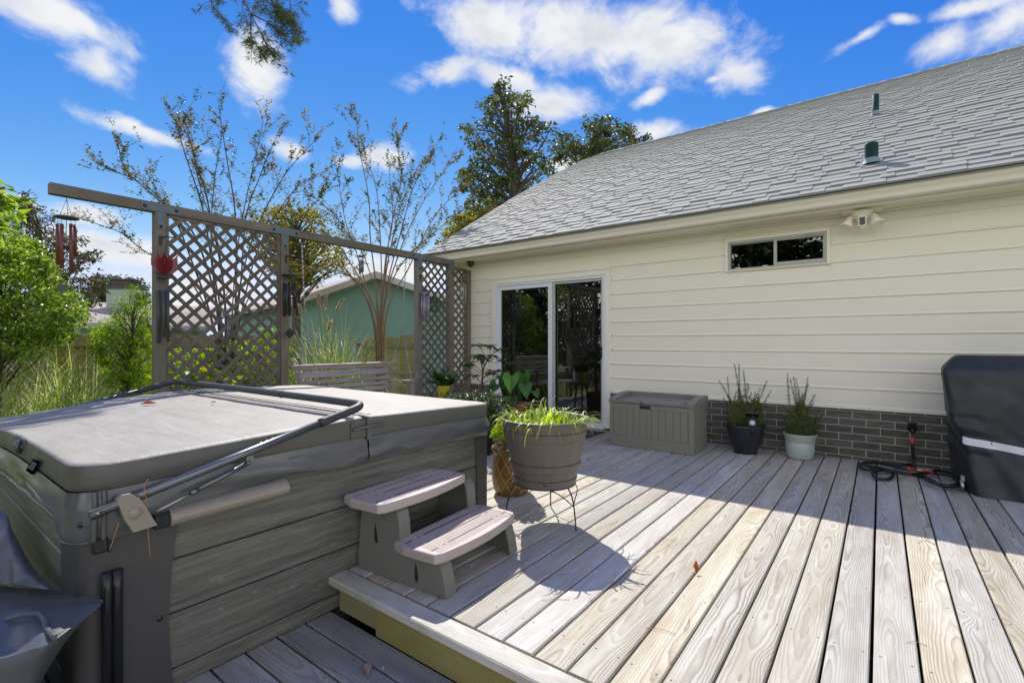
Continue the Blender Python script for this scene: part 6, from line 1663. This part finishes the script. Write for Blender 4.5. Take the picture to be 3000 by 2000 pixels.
# teal gabled house
TD = 17.0
pk = at(1112, 800, TD); el_ = at(868, 862, TD - .5)
t = thing('neighbour_house', 'teal gabled neighbouring house with a faded shingle roof behind the pampas grass', 'house', (pk.x, pk.y, GR))
u = Vector((cR.x, cR.y, 0)); v_ = Vector((cF.x, cF.y, 0))         # gable runs across the view, ridge runs away to the left rear
ridge = (v_ * .75 - u * .66).normalized()
half_w = 2.9; hz = pk.z; drop_ = .97
pL = pk - u * half_w; pL.z = hz - drop_; pR = pk + u * 2.8; pR.z = hz - drop_
LEN = 12
mb = MB(520); gb = [Vector((pL.x + u.x * .25, pL.y + u.y * .25, GR)), Vector((pR.x - u.x * .2, pR.y - u.y * .2, GR)), pR - u * .2 + Vector((0, 0, .0)), pk - Vector((0, 0, .08)), pL + u * .25]
mb.face(gb); a = gb[0]; b_ = gb[1]
mb.face([a + ridge * LEN, a, gb[4], gb[4] + ridge * LEN]); mb.face([b_, b_ + ridge * LEN, gb[2] + ridge * LEN, gb[2]]); mb.face([g_ + ridge * LEN for g_ in gb][::-1])
wl_ = mb.build('wall', M['teal'], t)
mb = MB(521); ov = -v_ * .45
for (e, sg) in ((pL, 1), (pR, -1)):
    e2 = e - (pk - e).normalized() * .35
    q = [pk + ov, e2 + ov, e2 + ridge * (LEN + .4), pk + ridge * (LEN + .4)]
    mb.face(q); mb.face([x - Vector((0, 0, .10)) for x in q][::-1]); mb.face([q[1], q[1] - Vector((0, 0, .1)), q[2] - Vector((0, 0, .1)), q[2]])
mb.build('roof', M['roofpink'], t)
mb = MB(522)
for e in (pL, pR):
    e2 = e - (pk - e).normalized() * .35; q = [pk + ov * 1.02, e2 + ov * 1.02]
    mb.prism([q[0] - Vector((0, 0, .01)), q[1] - Vector((0, 0, .01)), q[1] - Vector((0, 0, .22)), q[0] - Vector((0, 0, .22))], -v_ * .03)
    mb.face([q[0] - Vector((0, 0, .2)), q[1] - Vector((0, 0, .2)), q[1] - Vector((0, 0, .2)) - ov * .95, q[0] - Vector((0, 0, .2)) - ov * .95])
mb.build('rake_board', M['fascia'], t)
# mint house with chimney at the left
MD = 19.0
t = thing('neighbour_house', 'mint green neighbouring house with a square chimney behind the left shrubs', 'house', tuple(at(300, 1000, MD)))
e0 = at(208, 949, MD - 1.0); e1 = at(620, 925, MD + 4.0); r0 = at(150, 915, MD + 2.5); r1 = at(680, 880, MD + 7)
e0.z = e1.z = 1.95; r0.z = r1.z = 3.05
mb = MB(530); dd = (e1 - e0).normalized(); inn = Vector((-dd.y, dd.x, 0)); inn = inn if inn.dot(v_) > 0 else -inn
w0 = e0 + dd * .5 + inn * .45; w1 = e1 + inn * .45
mb.face([Vector((w0.x, w0.y, GR)), Vector((w1.x, w1.y, GR)), Vector((w1.x, w1.y, 1.9)), Vector((w0.x, w0.y, 1.9))])
mb.face([Vector((w0.x, w0.y, GR)), Vector((w0.x, w0.y, 1.9)), Vector((w0.x, w0.y, 1.9)) + inn * 6, Vector((w0.x, w0.y, GR)) + inn * 6]); mb.build('wall', M['mint'], t)
mb = MB(531); mb.face([e0, e1, r1, r0]); mb.face([e0, r0, e0 + inn * 6.6]); mb.build('roof', M['roofpink'], t)
mb = MB(532); mb.prism([e0, e1, e1 - Vector((0, 0, .2)), e0 - Vector((0, 0, .2))], -inn * .03); q = [e0 - Vector((0, 0, .19)), e1 - Vector((0, 0, .19))]; mb.face([q[0], q[1], q[1] + inn * .5, q[0] + inn * .5]); mb.build('fascia', M['fascia'], t)
c0 = at(366, 900, MD + 3); mb = MB(533)
mb.obox(Vector((c0.x, c0.y, 2.6)), cR, cF, .52, .40, 1.0, .01); ch = mb.build('chimney', M['chim'], t)
mb = MB(534); zt_ = at(366, 828, MD + 3).z; mb.obox(Vector((c0.x, c0.y, 3.63)), cR, cF, .58, .46, .06, .01); mb.obox(Vector((c0.x, c0.y, 3.83)), cR, cF, .40, .3, .14, .01); mb.obox(Vector((c0.x, c0.y, 4.0)), cR, cF, .46, .36, .03, .01); mb.build('chimney_cap', M['bark'], ch)

# ------------------------------------------------------------------ trees and shrubs
def inpoly(x, y, P):
    r = False; j = len(P) - 1
    for i in range(len(P)):
        if (P[i][1] > y) != (P[j][1] > y) and x < (P[j][0] - P[i][0]) * (y - P[i][1]) / (P[j][1] - P[i][1]) + P[i][0]: r = not r
        j = i
    return r
def crown_centres(poly, t, depth, n, R, mind=0):
    xs = [p[0] for p in poly]; ys = [p[1] for p in poly]; o = []
    tries = 0
    while len(o) < n and tries < n * 60:
        tries += 1; x = R.uniform(min(xs), max(xs)); y = R.uniform(min(ys), max(ys))
        if inpoly(x, y, poly):
            if mind and any((x - q[1]) ** 2 + (y - q[2]) ** 2 < mind * mind for q in o): continue
            o.append((at(x, y, t + R.uniform(-.5, .5) * depth), x, y))
    return [q[0] for q in o]
def clump(mb, c, r, n, l, w_, R, flat=.75, fold=.2):
    for k in range(n):
        while True:
            d = Vector((R.uniform(-1, 1), R.uniform(-1, 1), R.uniform(-1, 1)))
            if d.length <= 1: break
        p = c + Vector((d.x * r, d.y * r, d.z * r * flat)); mb.rnd()
        mb.leaf(p, Vector((R.uniform(-1, 1), R.uniform(-1, 1), R.uniform(-.9, .6))), Vector((R.uniform(-.6, .6), R.uniform(-.6, .6), 1)), l * R.uniform(.6, 1.3), w_ * R.uniform(.7, 1.3), fold)
def tree(name, label, base, trunk_pts, r0, cents, cr, nl, ll, lw, lm, seed, bark='bark', group=None, cat='tree', limb_r=.02, jitter=.35, flat=.75):
    R = random.Random(seed); t = thing(name, label, cat, tuple(base), group)
    tk = catmull(trunk_pts, 8); n = len(tk); rad = [r0 * (1 - .8 * i / n) + .004 for i in range(n)]
    tb = MB(seed); tb.tube(tk, rad, 9)
    for c in cents:
        low = [i for i in range(n) if tk[i].z < c.z - .25 * (Vector((tk[i].x - c.x, tk[i].y - c.y, 0))).length]
        i = max(low) if low else n // 3
        i = max(n // 5, int(i * R.uniform(.75, 1.0))); p = tk[i]
        m1 = p.lerp(c, .5) + Vector((R.uniform(-1, 1), R.uniform(-1, 1), R.uniform(-.2, 1))) * (.10 * (c - p).length)
        rr = min(rad[i] * .55, limb_r); tb.tube(catmull([p, m1, c], 4), [rr * (1 - .8 * k / 8) for k in range(9)], 5, cap=False)
    tb.build('trunk', M[bark], t)
    mb = MB(seed + 1)
    for c in cents: clump(mb, c, cr * R.uniform(.55, 1.25), int(nl * R.uniform(.5, 1.4)), ll, lw, R, flat)
    mb.build('crown', lm, t); return t
R = random.Random(77)
def base_at(px, t): p = at(px, 1003, t); return Vector((p.x, p.y, GR))
# big evergreen beside the house
T1 = 21.0; polyA = [(1455, 250), (1480, 240), (1500, 285), (1545, 280), (1560, 310), (1540, 340), (1600, 345), (1632, 350), (1625, 385), (1590, 395), (1580, 430), (1600, 470), (1625, 500), (1570, 545), (1500, 590), (1440, 625), (1380, 650), (1370, 600), (1330, 500), (1360, 480), (1390, 470), (1385, 430), (1365, 380), (1362, 360), (1400, 360), (1415, 370), (1420, 330), (1405, 300), (1430, 300)]
b0 = base_at(1500, T1)
tree('evergreen_tree', 'tall dark evergreen tree rising beside the gable end of the house', b0, [b0, at(1505, 700, T1), at(1510, 520, T1), at(1490, 400, T1), at(1470, 270, T1)], .30, crown_centres(polyA, T1, 4.5, 112, R, 15), .36, 52, .19, .11, M['L_dark'], 600, limb_r=.06)
polyB = [(1640, 400), (1680, 395), (1700, 420), (1725, 400), (1720, 350), (1760, 345), (1785, 325), (1775, 370), (1760, 400), (1800, 360), (1850, 365), (1852, 395), (1830, 420), (1895, 392), (1898, 410), (1870, 425), (1790, 440), (1720, 470), (1660, 490), (1625, 460), (1610, 420)]
b0 = base_at(1740, T1 + 3)
tree('evergreen_tree', 'smaller dark evergreen treetop showing above the roof edge', b0, [b0, at(1735, 560, T1 + 3), at(1740, 430, T1 + 3), at(1768, 345, T1 + 3)], .25, crown_centres(polyB, T1 + 3, 4.0, 58, R, 14), .36, 50, .20, .115, M['L_dark'], 610, limb_r=.05)
polyC = [(1300, 690), (1340, 640), (1390, 610), (1440, 595), (1430, 640), (1360, 690), (1330, 740), (1290, 740)]
b0 = base_at(1350, 17)
tree('yellowing_tree', 'yellowing round treetop at the lower end of the gable', b0, [b0, at(1350, 800, 17), at(1370, 650, 17)], .14, crown_centres(polyC, 17, 2.5, 40, R, 12), .30, 50, .15, .09, M['L_yg'], 620, limb_r=.04)
polyD = [(735, 640), (800, 600), (870, 595), (930, 610), (965, 650), (985, 700), (1010, 740), (990, 790), (930, 830), (850, 840), (790, 800), (760, 740), (720, 700)]
b0 = base_at(870, 15)
tree('yellow_green_tree', 'round yellow green tree behind the trellis beam and teal house', b0, [b0, at(868, 900, 15), at(872, 760, 15), at(868, 640, 15)], .16, crown_centres(polyD, 15, 3.0, 120, R, 12), .27, 38, .11, .065, M['L_yg'], 630, limb_r=.045)
# big bright bush and dark tree at the left
polyE = [(-260, 640), (-60, 650), (0, 640), (60, 690), (110, 730), (130, 770), (180, 830), (215, 860), (235, 880), (225, 930), (200, 960), (190, 1010), (130, 1010), (90, 1060), (0, 1040), (-60, 1040), (-260, 1050)]
b0 = base_at(-20, 6.2)
tree('camellia_bush', 'large glossy bright green bush at the left edge of the yard', b0, [b0, at(-10, 1100, 6.2), at(-5, 900, 6.2), at(0, 720, 6.2)], .07, crown_centres(polyE, 6.2, 1.7, 260, R, 12), .17, 105, .058, .034, M['L_bush'], 640, cat='bush', limb_r=.012)
polyF = [(40, 590), (85, 570), (95, 600), (150, 620), (165, 660), (235, 700), (245, 740), (280, 730), (290, 760), (330, 850), (300, 880), (240, 900), (200, 920), (150, 900), (40, 880)]
b0 = base_at(150, 11)
tree('crape_tree', 'grey brown leaved tree behind the large wind chime', b0, [b0, at(140, 1000, 11), at(130, 850, 11), at(110, 640, 11)], .12, crown_centres(polyF, 11, 2.2, 120, R, 11), .17, 34, .11, .05, M['L_grey'], 650, limb_r=.02)
polyG = [(270, 830), (300, 810), (340, 815), (380, 800), (420, 830), (430, 900), (300, 920), (250, 910)]
b0 = base_at(330, 34)
tree('far_tree', 'far grey green tree behind the chimney of the mint house', b0, [b0, at(335, 950, 34), at(345, 830, 34)], .3, crown_centres(polyG, 34, 5, 70, R, 8), .5, 55, .25, .16, M['L_far'], 660, limb_r=.08)
# bright shrub by the first post
polyH = [(385, 830), (410, 850), (435, 870), (450, 950), (455, 1080), (440, 1170), (330, 1180), (300, 1100), (280, 1040), (275, 960), (320, 940), (350, 880)]
b0 = base_at(380, 7.0)
sh = tree('lime_shrub', 'upright lime green shrub beside the first trellis post', b0, [b0, at(375, 1150, 7), at(385, 1000, 7), at(395, 880, 7)], .025, crown_centres(polyH, 7.0, .9, 150, R, 9), .10, 85, .045, .013, M['L_lime'], 670, cat='shrub', limb_r=.008)
polyI = [(-250, 540), (-60, 520), (0, 545), (22, 560), (30, 600), (25, 650), (-20, 700), (-250, 700)]
b0 = base_at(-130, 4.6)
tree('magnolia_tree', 'broad leaved green tree cut by the left picture edge', b0, [b0, at(-130, 900, 4.6), at(-120, 700, 4.6), at(-110, 560, 4.6)], .05, crown_centres(polyI, 4.6, .8, 36, R, 16), .11, 16, .13, .055, M['L_bush'], 680, limb_r=.014)
# hedge behind the fence seen through the lattice, lilies in front of it
b0 = base_at(620, 8.4)
polyJ = [(470, 1010), (540, 1040), (620, 1020), (700, 985), (770, 960), (830, 980), (850, 1040), (840, 1120), (600, 1140), (480, 1140)]
tree('garden_shrub', 'loose green shrub behind the big lattice', b0, [b0, at(640, 1120, 8.4), at(680, 1030, 8.4)], .03, crown_centres(polyJ, 8.3, .8, 70, R, 14), .13, 45, .06, .03, M['L_lime'], 690, cat='shrub', limb_r=.008)
# canna lilies
for ci, (pxs, lab, t_) in enumerate((([(500, 1105), (520, 1085), (540, 1110), (510, 1130), (550, 1095), (535, 1125), (485, 1130)], 'broad leaved canna lily behind the lower left of the big lattice', 7.0), ([(615, 1090), (640, 1075), (655, 1110), (630, 1120), (670, 1125), (690, 1110)], 'broad leaved canna lily behind the lower middle of the big lattice', 7.2), ([(575, 1055), (588, 1080), (600, 1100), (560, 1120)], 'small canna lily between the two larger canna lilies', 7.3))):
    c = at(sum(p[0] for p in pxs) / len(pxs), 1200, t_); b0 = Vector((c.x, c.y, GR)); t = thing('canna_lily', lab, 'plant', tuple(b0)); mb = MB(700 + ci); st = MB(710 + ci)
    for (px, py) in pxs:
        q = at(px, py + 8, t_ + R.uniform(-.2, .2)); st.tube(catmull([b0, b0.lerp(q, .6) + Vector((0, 0, .05)), q], 5), .010, 6)
        for k in range(3):
            a = R.random() * 6.283; mb.rnd(); mb.leaf(q - Vector((0, 0, .05 * k)), Vector((math.cos(a), math.sin(a), R.uniform(.1, 1.0))), Vector((R.uniform(-.3, .3), R.uniform(-.3, .3), 1)), R.uniform(.22, .36), R.uniform(.10, .15), .2)
    st.build('stem', M['L_canna'], t); mb.build('leaves', M['L_canna'], t)

# crape myrtles: fans of thin stems with few leaves
def myrtle(label, base, stems, t0, seed, leafk, dens, bark2):
    R = random.Random(seed); t = thing('crape_myrtle', label, 'tree', tuple(base), 'crape myrtles behind the trellis'); tb = MB(seed); lf = MB(seed + 1); sd = MB(seed + 2); lg = MB(seed + 3)
    def sprig(p, d, L, r, lv):
        n = 5; pts = [p]; q = p.copy(); dd = d.normalized()
        for i in range(n):
            dd = (dd + Vector((R.uniform(-1, 1), R.uniform(-1, 1), R.uniform(-.7, 1))) * .22).normalized(); q = q + dd * (L / n); pts.append(q.copy())
        tb.tube(pts, [r * (1 - .75 * i / n) for i in range(n + 1)], 4, cap=False)
        if lv > 0:
            for k in range(2 if lv > 1 else 3):
                i = R.randint(1, n); a = R.random() * 6.283; nd = (pts[i] - pts[i - 1]).normalized() + Vector((math.cos(a), math.sin(a), R.uniform(-.3, .7))) * .75
                sprig(pts[i], nd, L * R.uniform(.4, .7), r * .5, lv - 1)
        if lv <= 1:
            m_ = lg if R.random() < .3 else lf
            for k in range(int(dens * R.uniform(.2, 1.6))):
                i = R.randint(1, n); f = R.random(); pp = pts[i - 1].lerp(pts[i], f); a = R.random() * 6.283; m_.rnd()
                m_.leaf(pp, Vector((math.cos(a), math.sin(a), R.uniform(-.6, .5))) + dd * .6, Vector((R.uniform(-.5, .5), R.uniform(-.5, .5), 1)), R.uniform(.035, .06) * leafk, R.uniform(.02, .034) * leafk, .15)
            if R.random() < .20:
                for k in range(12): sd.rnd(); sd.leaf(q + Vector((R.uniform(-.05, .05), R.uniform(-.05, .05), R.uniform(-.04, .07))), Vector((R.uniform(-1, 1), R.uniform(-1, 1), R.uniform(-.3, 1))), Vector((0, 0, 1)), .026, .02, .4)
    for st in stems:
        jt = R.uniform(-.7, .7); pts = [base + Vector((R.uniform(-.12, .12), R.uniform(-.12, .12), 0))]
        for k, (px, py) in enumerate(st): pts.append(at(px, py, t0 + jt * (k + 1) / len(st)))
        c = catmull(pts, 7); n = len(c); r0 = R.uniform(.011, .021); tb.tube(c, [r0 * (1 - .86 * i / n) + .0018 for i in range(n)], 6)
        for i in range(int(n * .45), n):
            if R.random() < .72:
                a = R.random() * 6.283; d = (c[min(i + 1, n - 1)] - c[i - 1]).normalized() + Vector((math.cos(a), math.sin(a), R.uniform(-.2, .6))) * .7
                sprig(c[i], d, R.uniform(.25, .75) * (1.15 - .5 * i / n), .0036, 1)
        sprig(c[-1], c[-1] - c[-3], .35, .0028, 1)
    tb.build('trunk', M[bark2], t); lf.build('foliage', M['L_myr'], t); lg.build('green_foliage', M['L_myrg'], t); sd.build('seed_heads', M['L_seed'], t); return t
b0 = at(655, 1150, 8.6); b0.z = GR
myrtle('leaf thinned crape myrtle rising behind the big lattice', b0, [[(640, 950), (600, 640), (545, 460), (510, 340)], [(660, 900), (610, 600), (575, 480), (540, 350)], [(650, 980), (575, 700), (470, 590), (370, 500), (345, 420)], [(690, 900), (690, 640), (665, 470), (640, 310)], [(700, 880), (720, 640), (760, 520), (800, 420)], [(690, 920), (740, 700), (830, 520), (920, 415)], [(700, 950), (760, 720), (860, 560), (950, 500)], [(640, 1000), (540, 800), (430, 740), (350, 680), (265, 650)], [(660, 940), (640, 720), (590, 560), (560, 430)], [(680, 930), (700, 700), (735, 520), (770, 360)], [(625, 960), (560, 760), (500, 620), (420, 540), (330, 500)], [(690, 980), (780, 780), (880, 640), (960, 560)], [(650, 960), (620, 740), (625, 560), (648, 400)]], 8.6, 720, 1.05, 11, 'twig')
b0 = at(1110, 1120, 9.4); b0.z = GR
myrtle('tan stemmed crape myrtle with yellow leaves between the trellis and the house', b0, [[(1095, 950), (1050, 760), (1010, 640), (985, 480)], [(1105, 900), (1085, 700), (1080, 580), (1050, 420), (1045, 340)], [(1115, 900), (1115, 720), (1100, 540), (1060, 450)], [(1120, 900), (1150, 700), (1190, 560), (1230, 480)], [(1125, 920), (1170, 740), (1235, 600), (1310, 490)], [(1130, 940), (1200, 780), (1270, 640), (1340, 560)], [(1110, 930), (1070, 760), (1030, 700), (960, 600)], [(1120, 950), (1160, 800), (1250, 700), (1350, 620)], [(1100, 960), (1040, 820), (960, 790), (890, 800)], [(1115, 940), (1130, 760), (1150, 640), (1140, 500)], [(1125, 900), (1180, 660), (1215, 540), (1275, 430)], [(1105, 940), (1020, 760), (960, 690), (880, 640)], [(1118, 930), (1140, 700), (1175, 520), (1160, 420)], [(1100, 980), (1060, 850), (1000, 800), (930, 830)]], 9.4, 740, 1.0, 14, 'myrtle')

# pine: trunk out of the picture to the upper left, one bough hanging into it
pb = Vector((-3.4, 9.6, GR)); pd = 8.2
pb = at(560, 1003, 12.5); pb = Vector((pb.x + 3.4, pb.y + 4.0, GR))
pine = thing('pine_bough', 'drooping pine bough hanging into the top of the view', 'tree branch', tuple(at(700, -120, pd)))
tb = MB(760); nb = MB(761); R = random.Random(9)
def pinetwig(pts):
    c = catmull([at(x, y, pd + dz) for x, y, dz in pts], 6); tb.tube(c, [.014 * (1 - .75 * i / len(c)) for i in range(len(c))], 5)
    for i in range(2, len(c)):
        if R.random() < .62:
            d = (c[i] - c[i - 1]).normalized(); a = R.random() * 6.283; tip = c[i] + (d * .6 + Vector((math.cos(a), math.sin(a), -.5))) * R.uniform(.08, .26); tb.tube([c[i], c[i].lerp(tip, .5) + Vector((0, 0, .02)), tip], .004, 4)
            tuf = [tip, c[i].lerp(tip, .6)]
        else: tuf = [c[i]] if i > len(c) * .4 else []
        for q in tuf:
            for k in range(26):
                a = R.random() * 6.283; nb.rnd(); dd = Vector((math.cos(a), math.sin(a), R.uniform(-1.1, .5))); nb.leaf(q + dd * .01, dd, Vector((0, 0, 1)), R.uniform(.06, .13), .006, .05)
for pts in ([(760, -120, 0), (700, -40, 0), (735, 40, .1), (770, 110, .1), (800, 155, .15)], [(700, -40, 0), (620, 0, -.1), (650, 50, -.15), (685, 95, -.1)], [(740, -80, 0), (800, 10, .2), (840, 60, .3), (865, 110, .3)], [(735, 40, .1), (790, 70, 0), (830, 100, -.1), (868, 118, -.1)], [(735, 40, .1), (735, 100, 0), (745, 130, 0)], [(760, -120, 0), (840, -40, .3), (850, 20, .3), (855, 70, .3)], [(700, -40, 0), (780, 5, -.2), (820, 20, -.2), (845, 40, -.2)], [(770, 110, .1), (785, 140, .2), (798, 160, .2)], [(760, -60, .1), (800, -10, .1), (825, 30, .2), (838, 75, .2)]):
    pinetwig(pts)
tb.build('branch', M['bark'], pine); nb.build('needles', M['L_pine'], pine)

# ornamental grasses
def grassclump(name, label, c, n, l, w_, lm, seed, droop=1.6, rad=.2, plumes=None, up=1.0, group=None):
    R = random.Random(seed); t = thing(name, label, 'grass', tuple(c), group); mb = MB(seed)
    for k in range(n):
        a = R.random() * 6.283; ln = R.uniform(.1, .75); mb.rnd(); rr = rad * math.sqrt(R.random()); b_ = R.random() * 6.283
        mb.blade(c + Vector((rr * math.cos(b_), rr * math.sin(b_), 0)), Vector((math.cos(a) * ln, math.sin(a) * ln, up)), l * R.uniform(.55, 1.15), w_ * R.uniform(.7, 1.3), droop * R.uniform(.5, 1.4), 8, .92)
    mb.build('blades', lm, t)
    for (px, py, px2, py2, d) in plumes or []:
        a, b_ = at(px, py, d), at(px2, py2, d); pm = MB(seed + 1); st = MB(seed + 2)
        st.tube(catmull([c, c.lerp(b_, .6) + Vector((0, 0, .05)), b_], 6), .006, 5); st.build('stalk', M['L_pampas'], t)
        L = (a - b_).length
        for k in range(420):
            f = R.random(); q = b_.lerp(a, f); r = .055 * math.sin(math.pi * min(1, f * .9 + .12)) ** .7; an = R.random() * 6.283; pm.rnd()
            pm.leaf(q, (a - b_).normalized() * 1.0 + Vector((math.cos(an), math.sin(an), 0)) * .45, Vector((0, 0, 1)), R.uniform(.04, .09), .008, .05); 
        pm.build('plume', M['L_plume'], t)
c = at(960, 1140, 9.0); c.z = GR + .1
grassclump('pampas_grass', 'tall pampas grass with cream plumes in front of the teal house', c, 1500, 2.25, .013, M['L_pampas'], 800, 1.7, .34, [(934, 868, 936, 905, 9.0), (956, 868, 950, 912, 9.0), (1002, 880, 982, 916, 9.1), (878, 898, 882, 925, 9.0), (968, 945, 960, 975, 8.8)])
for i, (px, t_, n, l, lab) in enumerate(((150, 6.3, 650, 1.15, 'arching pale ornamental grass below the bright bush'), (40, 5.6, 520, 1.05, 'ornamental grass clump at the left picture edge'), (235, 7.0, 480, 1.2, 'arching ornamental grass clump nearest the lime shrub'), (-60, 5.2, 300, 1.1, 'ornamental grass partly outside the left picture edge'))):
    c = at(px, 1250, t_); c.z = GR
    grassclump('ornamental_grass', lab, c, int(n * .8), l * 1.75, .013, M['L_grass'], 820 + 5 * i, 2.6, .25, None, 1.35, 'ornamental grasses by the hot tub')
# flowering ground cover along the tub
gc_ = MB(850); R = random.Random(12)
for k in range(5200):
    p = at(R.uniform(-80, 520), 1200, R.uniform(5.0, 8.5)); p.z = GR; gc_.rnd(); gc_.blade(p, Vector((R.uniform(-.6, .6), R.uniform(-.6, .6), 1)), R.uniform(.10, .34), .010, R.uniform(.4, 1.8), 3)
for k in range(2600):
    p = Vector((R.uniform(-4.6, -2.6), R.uniform(-1.2, .5), GR)); gc_.rnd(); gc_.blade(p, Vector((R.uniform(-.6, .6), R.uniform(-.6, .6), 1)), R.uniform(.08, .22), .008, R.uniform(.4, 1.8), 3)
tag(gc_.build('long_grass', M['L_grass']), 'uncut green grass around the garden beds left of the hot tub', 'grass', kind='stuff')
bl = MB(852)
for k in range(1500):
    p = at(R.uniform(-80, 170), 1170, R.uniform(5.0, 6.4)); p.z = GR + R.uniform(.1, .75) * R.random() ** .5; bl.rnd(); bl.leaf(p, Vector((R.uniform(-1, 1), R.uniform(-1, 1), R.uniform(-.3, .8))), Vector((0, 0, 1)), R.uniform(.03, .06), .025, .2)
tag(bl.build('flower_bed', M['L_white']), 'low bed of pale flecked leaves under the bright bush', 'flower bed', kind='stuff')

# trees on the far side of the yard behind the viewer (they show in the door and window glass)
for i, (x, y, h_, s_) in enumerate(((-13.8, -8.5, 5.6, 3.6), (-3.2, -8.5, 6.6, 2.0), (-8.6, -10.5, 4.6, 2.6))):
    R = random.Random(900 + i); b0 = Vector((x, y, GR)); cents = []
    for k in range(150):
        a = R.random() * 6.283; r = s_ * math.sqrt(R.random()); z = 0.2 + (h_ - .2) * R.random(); f = 1 - .5 * abs(z / h_ - .5); cents.append(Vector((x + r * f * math.cos(a), y + r * f * math.sin(a), z)))
    tree('yard_tree', ('dense green tree across the yard mirrored in the sliding door', 'narrow green tree across the yard mirrored in the high window', 'low green tree across the yard between two taller trees')[i], b0, [b0, b0 + Vector((.1, 0, h_ * .4)), b0 + Vector((0, .1, h_ * .85))], .18, cents, .72, 46, .34, .20, M['L_hedge'], 910 + 7 * i, limb_r=.05)
